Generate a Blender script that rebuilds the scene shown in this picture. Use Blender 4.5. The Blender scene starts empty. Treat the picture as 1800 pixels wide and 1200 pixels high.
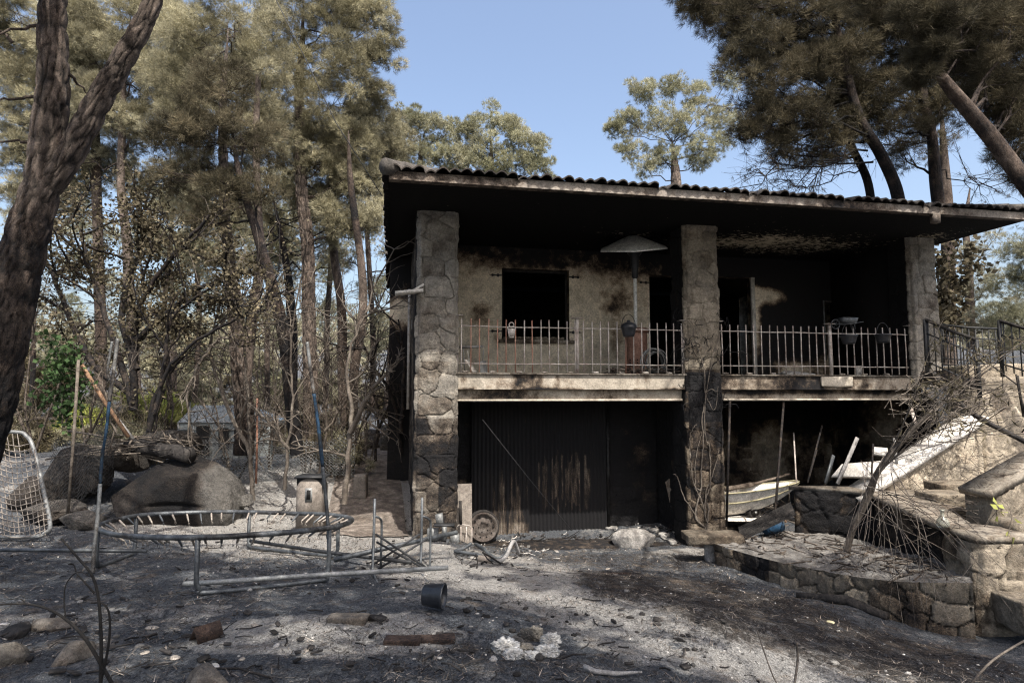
import bpy, math, random
import numpy as np
from math import radians, sin, cos, tan, atan, atan2, pi, sqrt

# ------------------------------------------------------------------ scene, camera, light
S = bpy.context.scene
F = 1100.0                                   # focal length in pixels of an 1800 px wide frame
PITCH = atan(90.0 / F)
cam_d = bpy.data.cameras.new("camera"); cam = bpy.data.objects.new("camera", cam_d)
S.collection.objects.link(cam); S.camera = cam
cam_d.sensor_width = 36.0; cam_d.lens = 36.0 * F / 1800.0
cam_d.clip_start = 0.05; cam_d.clip_end = 3000.0
cam.location = (0, 0, 0); cam.rotation_euler = (pi / 2 + PITCH, 0, 0)
SUN = np.array([-0.24, 0.58, -1.0])          # direction the light travels
SUNN = SUN / np.linalg.norm(SUN)
el = math.asin(-SUNN[2]); toS = -SUNN
az = atan2(toS[0], toS[1])                   # from +Y clockwise
W = bpy.data.worlds.new("World"); S.world = W; W.use_nodes = True
wn = W.node_tree; bg = wn.nodes["Background"]
sky = wn.nodes.new("ShaderNodeTexSky"); sky.sky_type = 'NISHITA'; sky.sun_disc = False
sky.sun_elevation = el; sky.sun_rotation = az; sky.air_density = 1.0; sky.dust_density = 5.0; sky.ozone_density = .35
wn.links.new(sky.outputs[0], bg.inputs[0]); bg.inputs[1].default_value = 0.15
sd = bpy.data.lights.new("sun", 'SUN'); sd.energy = 3.7; sd.angle = radians(0.53); sd.color = (1.0, 0.945, 0.87)
so = bpy.data.objects.new("sun", sd); S.collection.objects.link(so)
so.rotation_euler = (pi / 2 - el, 0, pi - az + 0.0)
import mathutils
so.rotation_euler = mathutils.Vector(tuple(SUNN)).to_track_quat('-Z', 'Y').to_euler()
S.view_settings.view_transform = 'Standard'; S.view_settings.look = 'None'
S.view_settings.gamma = 1.0; S.view_settings.use_curve_mapping = False
S.view_settings.exposure = 1.0
S.render.engine = 'CYCLES'; S.cycles.max_bounces = 6; S.cycles.diffuse_bounces = 3
S.cycles.transparent_max_bounces = 4
S.cycles.use_denoising = True; S.cycles.denoiser = 'OPENIMAGEDENOISE'; S.cycles.denoising_input_passes = 'RGB_ALBEDO_NORMAL'; S.cycles.denoising_prefilter = 'NONE'; S.cycles.filter_width = 1.2; S.cycles.sample_clamp_indirect = 4.0

# ------------------------------------------------------------------ geometry helpers
cT, sT = cos(PITCH), sin(PITCH)
def P(px, py, Y):
    a = (px - 900.0) / F; b = (600.0 - py) / F
    y = cT - b * sT; z = sT + b * cT
    return np.array([a / y * Y, Y, z / y * Y])
def rng(seed): return np.random.default_rng(seed)
def nz(V, seed, freq):
    r = rng(seed); V = np.asarray(V, float); out = np.zeros(len(V))
    for k in range(7):
        d = r.normal(size=3); d /= np.linalg.norm(d)
        out += np.sin(V @ d * freq * r.uniform(.6, 1.7) + r.uniform(0, 6.28) + 1.3 * np.sin(V @ np.roll(d, 1) * freq * .8))
    return out / 3.6
def norm(v): v = np.asarray(v, float); return v / (np.linalg.norm(v) + 1e-9)
def hash01(a, b, s=0):
    v = np.sin(a * 127.1 + b * 311.7 + s * 74.7) * 43758.5453
    return v - np.floor(v)
def vnoise(x, y, s=0):
    xi, yi = np.floor(x), np.floor(y); fx, fy = x - xi, y - yi
    fx = fx * fx * (3 - 2 * fx); fy = fy * fy * (3 - 2 * fy)
    return ((hash01(xi, yi, s) * (1 - fx) + hash01(xi + 1, yi, s) * fx) * (1 - fy)
            + (hash01(xi, yi + 1, s) * (1 - fx) + hash01(xi + 1, yi + 1, s) * fx) * fy)
def fbm(x, y, s=0, o=4):
    r = 0; a = .5
    for k in range(o):
        r = r + a * vnoise(x * 2 ** k, y * 2 ** k, s + k * 7); a *= .5
    return r

class MB:
    def __init__(s): s.V = []; s.F = []; s.T = []; s.S = []; s.n = 0
    def add(s, V, Fc, tint=1.0, soot=0.0):
        V = np.asarray(V, float).reshape(-1, 3); n = len(V)
        for f in (Fc if isinstance(Fc, list) else [np.asarray(Fc, int)]):
            s.F.append(f + s.n)
        s.V.append(V); s.T.append(np.broadcast_to(np.asarray(tint, float), (n,)).copy())
        s.S.append(np.broadcast_to(np.asarray(soot, float), (n,)).copy()); s.n += n
        return s
    def box(s, a, b, tint=1.0, soot=0.0):
        a, b = np.minimum(np.asarray(a, float), b), np.maximum(np.asarray(a, float), b)
        x0, y0, z0 = a; x1, y1, z1 = np.asarray(b, float)
        V = [(x0,y0,z0),(x1,y0,z0),(x1,y1,z0),(x0,y1,z0),(x0,y0,z1),(x1,y0,z1),(x1,y1,z1),(x0,y1,z1)]
        return s.add(V, BOXF, tint, soot)
    def obox(s, c, ax, h, tint=1.0, soot=0.0):
        c = np.asarray(c, float); V = []
        for i in ((-1,-1,-1),(1,-1,-1),(1,1,-1),(-1,1,-1),(-1,-1,1),(1,-1,1),(1,1,1),(-1,1,1)):
            V.append(c + i[0]*h[0]*np.asarray(ax[0]) + i[1]*h[1]*np.asarray(ax[1]) + i[2]*h[2]*np.asarray(ax[2]))
        return s.add(V, BOXF, tint, soot)
    def beam(s, p, q, w, t, up=(0,0,1), tint=1.0, soot=0.0):
        p, q = np.asarray(p, float), np.asarray(q, float); d = norm(q - p); u = np.cross(d, up)
        if np.linalg.norm(u) < 1e-3: u = np.cross(d, (1,0,0))
        u = norm(u); w2 = norm(np.cross(u, d))
        return s.obox((p+q)/2, (d, u, w2), (np.linalg.norm(q-p)/2, w/2, t/2), tint, soot)
    def prism(s, poly, z0, z1, tint=1.0, soot=0.0):
        n = len(poly); V = [(x, y, z0) for x, y in poly] + [(x, y, z1) for x, y in poly]
        Fs = [[i, (i+1) % n, n+(i+1) % n, n+i] for i in range(n)]
        s.add(V, np.array(Fs), tint, soot); b = s.n - 2*n
        s.F.append(np.array([[b+i for i in range(n)][::-1]])); s.F.append(np.array([[b+n+i for i in range(n)]]))
        return s
    def tube(s, pts, r, n=8, tint=1.0, soot=0.0, cap=True, closed=False):
        pts = np.asarray(pts, float); m = len(pts); r = np.broadcast_to(np.asarray(r, float), (m,))
        if closed: tg = np.roll(pts, -1, 0) - np.roll(pts, 1, 0)
        else: tg = np.gradient(pts, axis=0)
        tg /= np.linalg.norm(tg, axis=1)[:, None] + 1e-9
        u = np.cross(tg[0], (0.13, 0.21, 1.0)); u = norm(u if np.linalg.norm(u) > .05 else np.cross(tg[0], (1, 0, 0)))
        rings = []; an = np.arange(n) / n * 2 * pi
        for i in range(m):
            u = norm(u - tg[i] * (u @ tg[i])); w = np.cross(tg[i], u)
            rings.append(pts[i] + r[i] * (np.cos(an)[:, None] * u + np.sin(an)[:, None] * w))
        V = np.concatenate(rings); i = np.arange(n); j = (i + 1) % n; Fs = []
        for k in range(m if closed else m - 1):
            a = k * n; b = ((k + 1) % m) * n
            Fs.append(np.stack([a + i, a + j, b + j, b + i], 1))
        tv = np.repeat(np.broadcast_to(np.asarray(tint, float), (m,)), n)
        sv = np.repeat(np.broadcast_to(np.asarray(soot, float), (m,)), n)
        base = s.n; s.add(V, [np.concatenate(Fs)], tv, sv)
        if cap and not closed:
            s.F.append(np.array([list(base + i[::-1])])); s.F.append(np.array([list(base + (m - 1) * n + i)]))
        return s
    def lathe(s, prof, c=(0,0,0), axis=(0,0,1), n=24, tint=1.0, soot=0.0, ref=(1,0,0)):
        c = np.asarray(c, float); ax = norm(axis); u = np.asarray(ref, float); u = norm(u - ax*(u@ax)); w = np.cross(ax, u)
        an = np.arange(n) / n * 2 * pi; V = []
        for r, h in prof: V.append(c + ax * h + r * (np.cos(an)[:, None] * u + np.sin(an)[:, None] * w))
        i = np.arange(n); j = (i + 1) % n
        Fs = [np.stack([k*n + i, k*n + j, (k+1)*n + j, (k+1)*n + i], 1) for k in range(len(prof) - 1)]
        return s.add(np.concatenate(V), [np.concatenate(Fs)], tint, soot)
    def grid(s, fn, nu, nv, tint=1.0, soot=0.0, skip=None):
        u, v = np.meshgrid(np.linspace(0, 1, nu+1), np.linspace(0, 1, nv+1), indexing='ij')
        V = fn(u.ravel(), v.ravel()); i, j = np.meshgrid(np.arange(nu), np.arange(nv), indexing='ij')
        a = (i*(nv+1) + j).ravel(); Q = np.stack([a, a + nv + 1, a + nv + 2, a + 1], 1)
        if skip is not None: Q = Q[~skip((i.ravel()+.5)/nu, (j.ravel()+.5)/nv)]
        return s.add(V, [Q], tint, soot)
    def cubes(s, c, h, n=4, rad=.03, noise=.01, seed=0, ax=np.eye(3), tint=1.0, soot=0.0, freq=7.0, taper=0.0):
        """rounded, roughened block"""
        Vu, Q = cube_sphere(n); h = np.asarray(h, float); rad = min(rad, h.min() * .9)
        p = Vu * h; inner = np.clip(p, -(h - rad), h - rad); d = p - inner
        L = np.linalg.norm(d, axis=1)[:, None]; p = np.where(L > 1e-9, inner + d / np.maximum(L, 1e-9) * rad, p)
        jit = rng(seed).uniform(-1, 1, 6) * .06
        p = p * (1 + np.stack([jit[0] * p[:, 2] / h[2], jit[1] * p[:, 0] / h[0], jit[2] * p[:, 0] / h[0]], 1))
        if taper: p[:, :2] *= 1 - taper * p[:, 2:3]
        w = p @ np.asarray(ax) + np.asarray(c, float)
        out = norm_rows(p) @ np.asarray(ax)
        w = w + out * (noise * nz(w, seed % 17, freq) + noise * .5 * nz(w, seed % 13 + 3, freq * 3.1))[:, None]
        return s.add(w, [Q], tint, soot)
    def rock(s, c, rad, seed=0, n=10, rough=.16, freq=1.6, tint=1.0, soot=0.0, flat=.0, ax=np.eye(3)):
        Vu, Q = cube_sphere(n); p = norm_rows(Vu)
        r = 1 + rough * nz(p, seed, freq) + rough * .4 * nz(p, seed + 5, freq * 3) + rough * .2 * nz(p, seed + 9, freq * 9) + (rough * .14 * nz(p, seed + 12, freq * 22) if n > 20 else 0)
        R = rng(seed)
        for k in range(13):
            d = norm(R.normal(size=3)); lim = R.uniform(.62, .9); t = p @ d * r
            r = np.where(t > lim, r * (lim + (t - lim) * .08) / np.maximum(t, 1e-6), r)
        p = (p * r[:, None]) * np.asarray(rad, float)
        if flat: p[:, 2] = np.maximum(p[:, 2], -flat * rad[2])
        return s.add(p @ np.asarray(ax) + np.asarray(c, float), [Q], tint, soot)

def stone_cells(x, z, seed, cw, ch):
    """irregular rubble: distance to the joint (0..1) and a random id per stone"""
    row = np.floor(z / ch); F1 = np.full(x.shape, 9.); F2 = F1.copy(); ID = np.zeros(x.shape)
    for dr in (-1, 0, 1):
        r = row + dr; off = hash01(r, 5, seed); col = np.floor(x / cw - off)
        for dc in (-2, -1, 0, 1, 2):
            c = col + dc; sx = (c + off + .15 + .7 * hash01(c, r, seed + 1)) * cw; sz = (r + .22 + .56 * hash01(c, r, seed + 2)) * ch
            wx = .8 + .5 * hash01(c, r, seed + 3); d = np.sqrt(((x - sx) / cw * wx)**2 + ((z - sz) / ch)**2 * 1.1) ; d = np.maximum(np.abs(x - sx) / cw * wx, np.abs(z - sz) / ch) * .85 + d * .15
            new = d < F1; F2 = np.where(new, F1, np.minimum(F2, d)); ID = np.where(new, hash01(c, r, seed + 4), ID); F1 = np.minimum(F1, d)
    return F2 - F1, ID

def stone_skin(mb, path, z0, z1, seed, cw=.36, ch=.30, res=.02, sootf=None, closed=True, batter=0.0, depth=.03, joint=.035, tr=(.65, 1.2), jt=1.15, ztop=None, js=.0, xf=None, wob=.05, edge=True):
    """rubble masonry over a vertical skin that follows path (local xy points)"""
    path = np.asarray(path, float); n = len(path); seg = [(path[i], path[(i+1) % n]) for i in range(n if closed else n-1)]
    cen = path.mean(0); s0 = 0.0; nv = max(2, int((z1 - z0) / res))
    for p, q in seg:
        L = np.linalg.norm(q - p); d = (q - p) / L; nrm = np.array([d[1], -d[0]]); nu = max(1, int(L / res))
        a, b = np.meshgrid(np.linspace(0, 1, nu+1), np.linspace(0, 1, nv+1), indexing='ij'); a = a.ravel(); b = b.ravel()
        x = s0 + a * L; top = z1 if ztop is None else ztop(x); z = z0 + (top - z0) * b
        xx = x + wob * (vnoise(x*5, z*5, seed+11) - .5) * 1.6; zz = z + wob * (vnoise(x*5, z*5, seed+12) - .5) * 1.6
        e, ID = stone_cells(xx, zz, seed, cw, ch); m = np.clip((e - joint * .5) / joint, 0, 1); dome = np.clip(e / .5, 0, 1)
        h = depth * (m * .6 + .3 * np.sqrt(dome) + (ID - .5) * .5 * m) + .012 * (vnoise(x*14, z*14, seed) - .5) + .016 * (vnoise(x*5, z*5, seed + 3) - .5)
        ef = np.minimum(1, np.minimum(a, 1 - a) * L / .03)
        h = (h * ef - .012 * (1 - ef)**2) if edge else h
        P2 = p + np.outer(a, q - p)
        if batter: P2 = cen + (P2 - cen) * (1 + batter * (z1 - z))[:, None]
        if closed and edge: P2 = cen + (P2 - cen) * (1 + min(1, .36/np.abs(path - cen).max()) * (.05*(hash01(np.floor(z/ch + .3*np.sin(z*5)), 7.0, seed) - .5) + .035*(vnoise(z*11, 0*z, seed) - .5)))[:, None]
        V = np.stack([P2[:, 0] + nrm[0] * h, P2[:, 1] + nrm[1] * h, z], 1)
        tint = np.where(m > .5, tr[0] + (tr[1] - tr[0]) * ID, jt)
        if sootf is None: so_ = np.zeros(len(x))
        else:
            base = sootf(V); so_ = np.clip(base + (hash01(ID * 91.7, 3.0, seed) - .5) * .42 * (base > .02), 0, 1.15); so_ = np.where(m > .5, so_, base * (1 - js))
        if xf is not None: V = xf(V)
        i, j = np.meshgrid(np.arange(nu), np.arange(nv), indexing='ij'); k = (i * (nv+1) + j).ravel()
        mb.add(V, np.stack([k, k + nv + 1, k + nv + 2, k + 1], 1), tint, so_); s0 += L
    return mb

BOXF = np.array([[0,3,2,1],[4,5,6,7],[0,1,5,4],[1,2,6,5],[2,3,7,6],[3,0,4,7]])
def norm_rows(p): return p / (np.linalg.norm(p, axis=1)[:, None] + 1e-9)
_cs = {}
def cube_sphere(n):
    if n in _cs: return _cs[n]
    idx = {}; V = []; Q = []
    def vid(t):
        if t not in idx: idx[t] = len(V); V.append([2.0 * x / n - 1 for x in t])
        return idx[t]
    for ax in range(3):
        for side in (0, n):
            for i in range(n):
                for j in range(n):
                    q = []
                    for a, b in ((i, j), (i+1, j), (i+1, j+1), (i, j+1)):
                        t = [0, 0, 0]; t[ax] = side; t[(ax+1) % 3] = a; t[(ax+2) % 3] = b; q.append(vid(tuple(t)))
                    Q.append(q if side else q[::-1])
    _cs[n] = (np.array(V), np.array(Q)); return _cs[n]

COL = S.collection
def tag(o, label=None, cat=None, group=None, kind=None):
    if label: o['label'] = label
    if cat: o['category'] = cat
    if group: o['group'] = group
    if kind: o['kind'] = kind
    return o
def thing(name, label, cat, loc=(0, 0, 0), rotz=0.0, group=None):
    o = bpy.data.objects.new(name, None); COL.objects.link(o); o.location = tuple(loc); o.rotation_euler = (0, 0, rotz)
    o.empty_display_size = .1
    return tag(o, label, cat, group)
def build(mb, name, mat, parent=None, local=False, smooth=False, origin=None, label=None):
    """one mesh object; world-space vertices unless local"""
    V = np.concatenate(mb.V)
    if not local:
        if parent is not None:
            M = parent
            loc = np.zeros(3); rz = 0.0
            chain = []
            while M is not None: chain.append(M); M = M.parent
            for m in reversed(chain):
                l = np.array(m.location); loc = loc + np.array([cos(rz)*l[0]-sin(rz)*l[1], sin(rz)*l[0]+cos(rz)*l[1], l[2]]); rz += m.rotation_euler[2]
            V = V - loc; c, s_ = cos(-rz), sin(-rz)
            V = np.stack([c*V[:,0]-s_*V[:,1], s_*V[:,0]+c*V[:,1], V[:,2]], 1)
        elif origin is not None: V = V - np.asarray(origin)
    me = bpy.data.meshes.new(name)
    me.vertices.add(len(V)); me.vertices.foreach_set('co', V.astype(np.float32).ravel())
    sizes = np.concatenate([np.full(len(f), f.shape[1], int) for f in mb.F]); li = np.concatenate([f.ravel() for f in mb.F])
    me.loops.add(len(li)); me.loops.foreach_set('vertex_index', li.astype(np.int32))
    me.polygons.add(len(sizes)); st = np.concatenate([[0], np.cumsum(sizes)[:-1]])
    me.polygons.foreach_set('loop_start', st.astype(np.int32)); me.polygons.foreach_set('loop_total', sizes.astype(np.int32))
    if smooth: me.polygons.foreach_set('use_smooth', np.ones(len(sizes), bool))
    a = me.attributes.new('tint', 'FLOAT', 'POINT'); a.data.foreach_set('value', np.concatenate(mb.T).astype(np.float32))
    a = me.attributes.new('soot', 'FLOAT', 'POINT'); a.data.foreach_set('value', np.concatenate(mb.S).astype(np.float32))
    me.update(calc_edges=True); me.validate()
    me.materials.append(mat)
    o = bpy.data.objects.new(name, me); COL.objects.link(o)
    if parent is not None: o.parent = parent
    elif origin is not None: o.location = tuple(origin)
    if label: o['label'] = label
    return o
def solo(mb, name, mat, label, cat, group=None, kind=None, smooth=False, origin=None):
    V = np.concatenate(mb.V)
    if origin is None: origin = np.array([V[:,0].mean(), V[:,1].mean(), V[:,2].min()])
    return tag(build(mb, name, mat, origin=origin, smooth=smooth), label, cat, group, kind)

# ------------------------------------------------------------------ materials
class NT:
    def __init__(s, name):
        s.m = bpy.data.materials.new(name); s.m.use_nodes = True; s.t = s.m.node_tree; s.t.nodes.clear()
        s.out = s.t.nodes.new('ShaderNodeOutputMaterial'); s.b = s.t.nodes.new('ShaderNodeBsdfPrincipled')
        s.t.links.new(s.b.outputs[0], s.out.inputs[0]); s.c = s.t.nodes.new('ShaderNodeTexCoord').outputs['Object']
    def set(s, sock, v):
        if isinstance(v, bpy.types.NodeSocket): s.t.links.new(v, sock)
        elif isinstance(v, (tuple, list)): sock.default_value = tuple(v) if len(v) == 4 or sock.type == 'VECTOR' else tuple(v) + (1,)
        else: sock.default_value = v
    def noise(s, scale, detail=5, rough=.6, stretch=None, dist=0.0, off=0.0):
        n = s.t.nodes.new('ShaderNodeTexNoise'); n.inputs['Scale'].default_value = scale; n.inputs['Detail'].default_value = detail
        n.inputs['Roughness'].default_value = rough; n.inputs['Distortion'].default_value = dist
        v = s.c
        if stretch or off:
            mp = s.t.nodes.new('ShaderNodeMapping'); mp.inputs['Scale'].default_value = stretch or (1,1,1); mp.inputs['Location'].default_value = (off, off*.7, off*.3)
            s.t.links.new(v, mp.inputs[0]); v = mp.outputs[0]
        s.t.links.new(v, n.inputs['Vector']); return n.outputs['Fac']
    def vor(s, scale, feature='F1', out='Distance', stretch=None):
        n = s.t.nodes.new('ShaderNodeTexVoronoi'); n.feature = feature; n.inputs['Scale'].default_value = scale; v = s.c
        if stretch:
            mp = s.t.nodes.new('ShaderNodeMapping'); mp.inputs['Scale'].default_value = stretch; s.t.links.new(v, mp.inputs[0]); v = mp.outputs[0]
        s.t.links.new(v, n.inputs['Vector']); return n.outputs[out]
    def ramp(s, f, stops):
        n = s.t.nodes.new('ShaderNodeValToRGB'); e = n.color_ramp.elements
        while len(e) < len(stops): e.new(.5)
        for k, (p, c) in enumerate(stops): e[k].position = p; e[k].color = (tuple(c) + (1,)) if not isinstance(c, (int, float)) else (c, c, c, 1)
        s.t.links.new(f, n.inputs[0]); return n.outputs[0]
    def math(s, op, a, b=0.0, clamp=False):
        n = s.t.nodes.new('ShaderNodeMath'); n.operation = op; n.use_clamp = clamp; s.set(n.inputs[0], a); s.set(n.inputs[1], b); return n.outputs[0]
    def mix(s, f, a, b, mode='MIX'):
        n = s.t.nodes.new('ShaderNodeMix'); n.data_type = 'RGBA'; n.blend_type = mode
        s.set(n.inputs[0], f); s.set(n.inputs[6], a); s.set(n.inputs[7], b); return n.outputs[2]
    def attr(s, nm):
        n = s.t.nodes.new('ShaderNodeAttribute'); n.attribute_name = nm; return n.outputs['Fac']
    def bump(s, h, strength=.4, dist=.02, prev=None):
        n = s.t.nodes.new('ShaderNodeBump'); n.inputs['Strength'].default_value = strength; n.inputs['Distance'].default_value = dist
        s.t.links.new(h, n.inputs['Height'])
        if prev is not None: s.t.links.new(prev, n.inputs['Normal'])
        return n.outputs[0]
    def smooth(s, v, lo, hi):
        n = s.t.nodes.new('ShaderNodeMapRange'); n.interpolation_type = 'SMOOTHSTEP'; s.set(n.inputs[0], v); n.inputs[1].default_value = lo; n.inputs[2].default_value = hi
        return n.outputs[0]
def mat(name, stops, scale=3, detail=6, rough=.85, bump=.3, bdist=.02, bscale=None, metal=0.0, tint=True, soot=True,
        sootcol=(.006, .006, .007), stretch=None, speck=None, spec=.3, sootscale=9, transl=None, sstretch=None):
    t = NT(name); f = t.noise(scale, detail, .62, stretch)
    col = t.ramp(f, stops)
    if tint: col = t.mix(1.0, col, t.attr('tint'), 'MULTIPLY')
    if speck:
        k = t.smooth(t.noise(speck[0], 3, .7), speck[1], speck[1] + .04); col = t.mix(k, col, speck[2])
    if bump:
        gr = t.ramp(t.noise(max(34, scale*9), 6, .85), [(.34, .52), (.5, 1.0), (.66, 1.42)]); col = t.mix(1.0, col, gr, 'MULTIPLY')
        gr2 = t.ramp(t.noise(scale*2.3+1, 8, .8, None, .3, 5.0), [(.38, .62), (.5, 1.0), (.62, 1.22)]); col = t.mix(.8, col, gr2, 'MULTIPLY')
    if soot:
        a = t.attr('soot'); n = t.noise(sootscale, 8, .7, sstretch); fine = t.noise(110, 3, .6)
        v = t.math('ADD', a, t.math('MULTIPLY', t.math('SUBTRACT', n, .5), 1.5)); v = t.math('MULTIPLY', v, t.smooth(a, 0.0, .12))
        k1 = t.smooth(v, .2, .95); k2 = t.smooth(t.math('ADD', v, t.math('MULTIPLY', t.math('SUBTRACT', fine, .5), 2.2)), .5, .66)
        k = t.math('ADD', t.math('MULTIPLY', k1, .63), t.math('MULTIPLY', k2, .365))
        col = t.mix(t.math('MULTIPLY', k1, 1.0), col, (.80,.62,.48), 'MULTIPLY'); col = t.mix(k, col, sootcol)
    t.set(t.b.inputs['Base Color'], col); t.set(t.b.inputs['Roughness'], rough); t.b.inputs['Metallic'].default_value = metal
    t.b.inputs['Specular IOR Level'].default_value = spec
    if bump:
        h = t.noise(bscale or scale * 6, 8, .78, stretch); b2 = t.bump(t.noise((bscale or scale * 6) * .22, 6, .6, stretch), bump * .8, bdist * 3); t.set(t.b.inputs['Normal'], t.bump(h, bump, bdist, b2))
    if transl:
        tr = t.t.nodes.new('ShaderNodeBsdfTranslucent'); t.set(tr.inputs[0], col); mx = t.t.nodes.new('ShaderNodeMixShader'); mx.inputs[0].default_value = transl
        t.t.links.new(t.b.outputs[0], mx.inputs[1]); t.t.links.new(tr.outputs[0], mx.inputs[2]); t.t.links.new(mx.outputs[0], t.out.inputs[0])
    return t.m
M = {}
M['stone'] = mat('burnt_granite', [(.25,(.12,.11,.098)),(.5,(.205,.188,.16)),(.72,(.29,.26,.215))], 4.5, 9, bump=.9, bdist=.02, bscale=38, sootscale=3.2)
M['stone_tan'] = mat('tan_masonry', [(.25,(.15,.13,.105)),(.5,(.27,.23,.175)),(.75,(.39,.34,.265))], 4, 9, bump=.9, bdist=.02, bscale=38, sootscale=3)
M['mortar'] = mat('mortar', [(.3,(.13,.115,.10)),(.7,(.25,.22,.18))], 6, 8, bump=.7, bdist=.015, bscale=30, sootscale=3)
M['plaster'] = mat('rough_cast_plaster', [(.3,(.52,.45,.34)),(.6,(.66,.575,.445)),(.8,(.75,.66,.52))], 2.5, 8, bump=.6, bdist=.012, bscale=48, sootscale=4.5)
M['concrete'] = mat('stained_concrete', [(.25,(.23,.20,.16)),(.5,(.36,.32,.26)),(.8,(.47,.42,.35))], 1.9, 9, bump=.5, bdist=.01, bscale=40, sootscale=6)
M['fascia'] = mat('speckled_fascia', [(.25,(.16,.14,.12)),(.5,(.25,.22,.19)),(.8,(.36,.32,.27))], 3, 9, bump=.5, bdist=.008, bscale=60, sootscale=7)
def flakymat():
    t = NT('sooty_ceiling'); so_ = t.attr('soot'); nf = t.noise(17, 7, .75, (.45, 1, 1), .4); big = t.noise(1.6, 4, .6)
    th = t.math('ADD', t.math('MULTIPLY', t.math('SUBTRACT', 1.0, so_), .30), t.math('MULTIPLY', t.math('SUBTRACT', big, .5), .35))
    k = t.smooth(t.math('ADD', nf, th), .70, .74); t.set(t.b.inputs['Base Color'], t.mix(k, (.006,.006,.006), (.50,.44,.33))); t.b.inputs['Roughness'].default_value = .95; t.b.inputs['Specular IOR Level'].default_value = .1
    t.set(t.b.inputs['Normal'], t.bump(nf, .6, .02)); return t.m
M['flaky'] = flakymat()
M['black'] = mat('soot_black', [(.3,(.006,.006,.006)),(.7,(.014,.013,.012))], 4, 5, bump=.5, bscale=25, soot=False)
M['rooftile'] = mat('burnt_roof_tile', [(.3,(.05,.047,.043)),(.6,(.10,.09,.08)),(.8,(.17,.15,.13))], 3, 8, bump=.5, bscale=30, sootscale=4)
M['rust'] = mat('rusted_bar', [(.25,(.24,.17,.14)),(.5,(.40,.36,.325)),(.75,(.52,.50,.47))], 5, 8, rough=.75, bump=.3, bscale=60, bdist=.004)
M['redrust'] = mat('red_rusted_bar', [(.25,(.18,.08,.055)),(.5,(.32,.17,.12)),(.75,(.45,.33,.27))], 5, 8, rough=.75, bump=.3, bscale=60, bdist=.004)
M['blackiron'] = mat('black_iron', [(.3,(.012,.013,.014)),(.7,(.035,.036,.038))], 8, 6, rough=.55, bump=.3, bscale=50, bdist=.004, soot=False)
M['copper'] = mat('heat_browned_steel', [(.25,(.13,.065,.045)),(.55,(.26,.15,.11)),(.8,(.40,.29,.24))], 2.5, 7, rough=.6, metal=.25, bump=.15, bscale=30, bdist=.004)
M['steel'] = mat('scorched_steel', [(.25,(.03,.033,.036)),(.5,(.085,.092,.098)),(.8,(.18,.19,.19))], 6, 7, rough=.5, metal=.45, bump=.2, bscale=50, bdist=.003)
M['palesteel'] = mat('pale_steel', [(.25,(.12,.125,.125)),(.55,(.23,.235,.23)),(.8,(.36,.36,.34))], 5, 6, rough=.55, metal=.3, bump=.15, bscale=50, bdist=.003)
M['smallstone'] = mat('small_stones', [(.28,(.11,.10,.088)),(.5,(.22,.195,.165)),(.75,(.38,.34,.29))], 16, 9, bump=.9, bdist=.008, bscale=90, sootscale=9)
M['hood'] = mat('grey_hood', [(.3,(.62,.62,.58)),(.7,(.85,.85,.80))], 4, 6, rough=.6, bump=.1)
M['white'] = mat('dirty_white_paint', [(.25,(.30,.28,.25)),(.5,(.55,.52,.47)),(.8,(.72,.70,.65))], 4, 8, bump=.25, bscale=40, bdist=.005, sootscale=9)
M['bark'] = mat('pine_bark', [(.3,(.05,.04,.034)),(.5,(.125,.098,.08)),(.72,(.24,.19,.155))], 9, 9, bump=1.0, bdist=.05, bscale=26, stretch=(1,1,.33), sootscale=3)
M['charwood'] = mat('charred_wood', [(.3,(.012,.011,.011)),(.55,(.03,.027,.025)),(.8,(.09,.08,.07))], 12, 8, bump=.8, bdist=.02, bscale=30, stretch=(1,1,.4), soot=False)
M['branch'] = mat('dead_branch', [(.3,(.06,.05,.042)),(.55,(.13,.11,.09)),(.8,(.26,.23,.19))], 6, 6, bump=.4, bscale=40, soot=True)
M['ashwood'] = mat('ashy_wood', [(.3,(.15,.145,.14)),(.55,(.28,.27,.26)),(.8,(.45,.44,.42))], 10, 8, bump=.5, bscale=40)
M['wood'] = mat('bare_timber', [(.3,(.15,.085,.05)),(.55,(.25,.155,.095)),(.8,(.36,.26,.17))], 6, 8, bump=.3, bscale=30, stretch=(1,1,.2))
M['oldwood'] = mat('weathered_timber', [(.3,(.13,.105,.08)),(.55,(.25,.21,.17)),(.8,(.38,.34,.28))], 6, 8, bump=.4, bscale=30, stretch=(1,1,.2))
M['pine'] = mat('scorched_needles', [(.3,(.165,.152,.092)),(.5,(.29,.268,.175)),(.72,(.43,.405,.29))], .9, 5, bump=0, soot=False, transl=.15, spec=.15)
M['pine_dark'] = mat('brown_shaded_needles', [(.3,(.04,.036,.024)),(.5,(.08,.07,.044)),(.72,(.16,.135,.085))], .9, 5, bump=0, soot=False, transl=.12, spec=.15)  # brown foliage; also holds the shade under the top-right crowns as colour
M['pine_green'] = mat('green_needles', [(.3,(.18,.18,.105)),(.5,(.29,.285,.185)),(.72,(.44,.42,.31))], .5, 5, bump=0, soot=False, transl=.15, spec=.15)
M['leaf'] = mat('scorched_leaves', [(.3,(.05,.045,.025)),(.5,(.12,.10,.06)),(.72,(.27,.23,.15))], 1.6, 5, bump=0, soot=False, transl=.3, spec=.3)
M['ivy'] = mat('ivy_leaves', [(.3,(.02,.035,.013)),(.5,(.035,.07,.022)),(.72,(.11,.15,.06))], 2, 4, bump=0, soot=False, transl=.3)
M['paleleaf'] = mat('dry_pale_leaves', [(.3,(.30,.27,.17)),(.6,(.50,.46,.30))], 5, 4, bump=0, soot=False, transl=.3)
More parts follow.
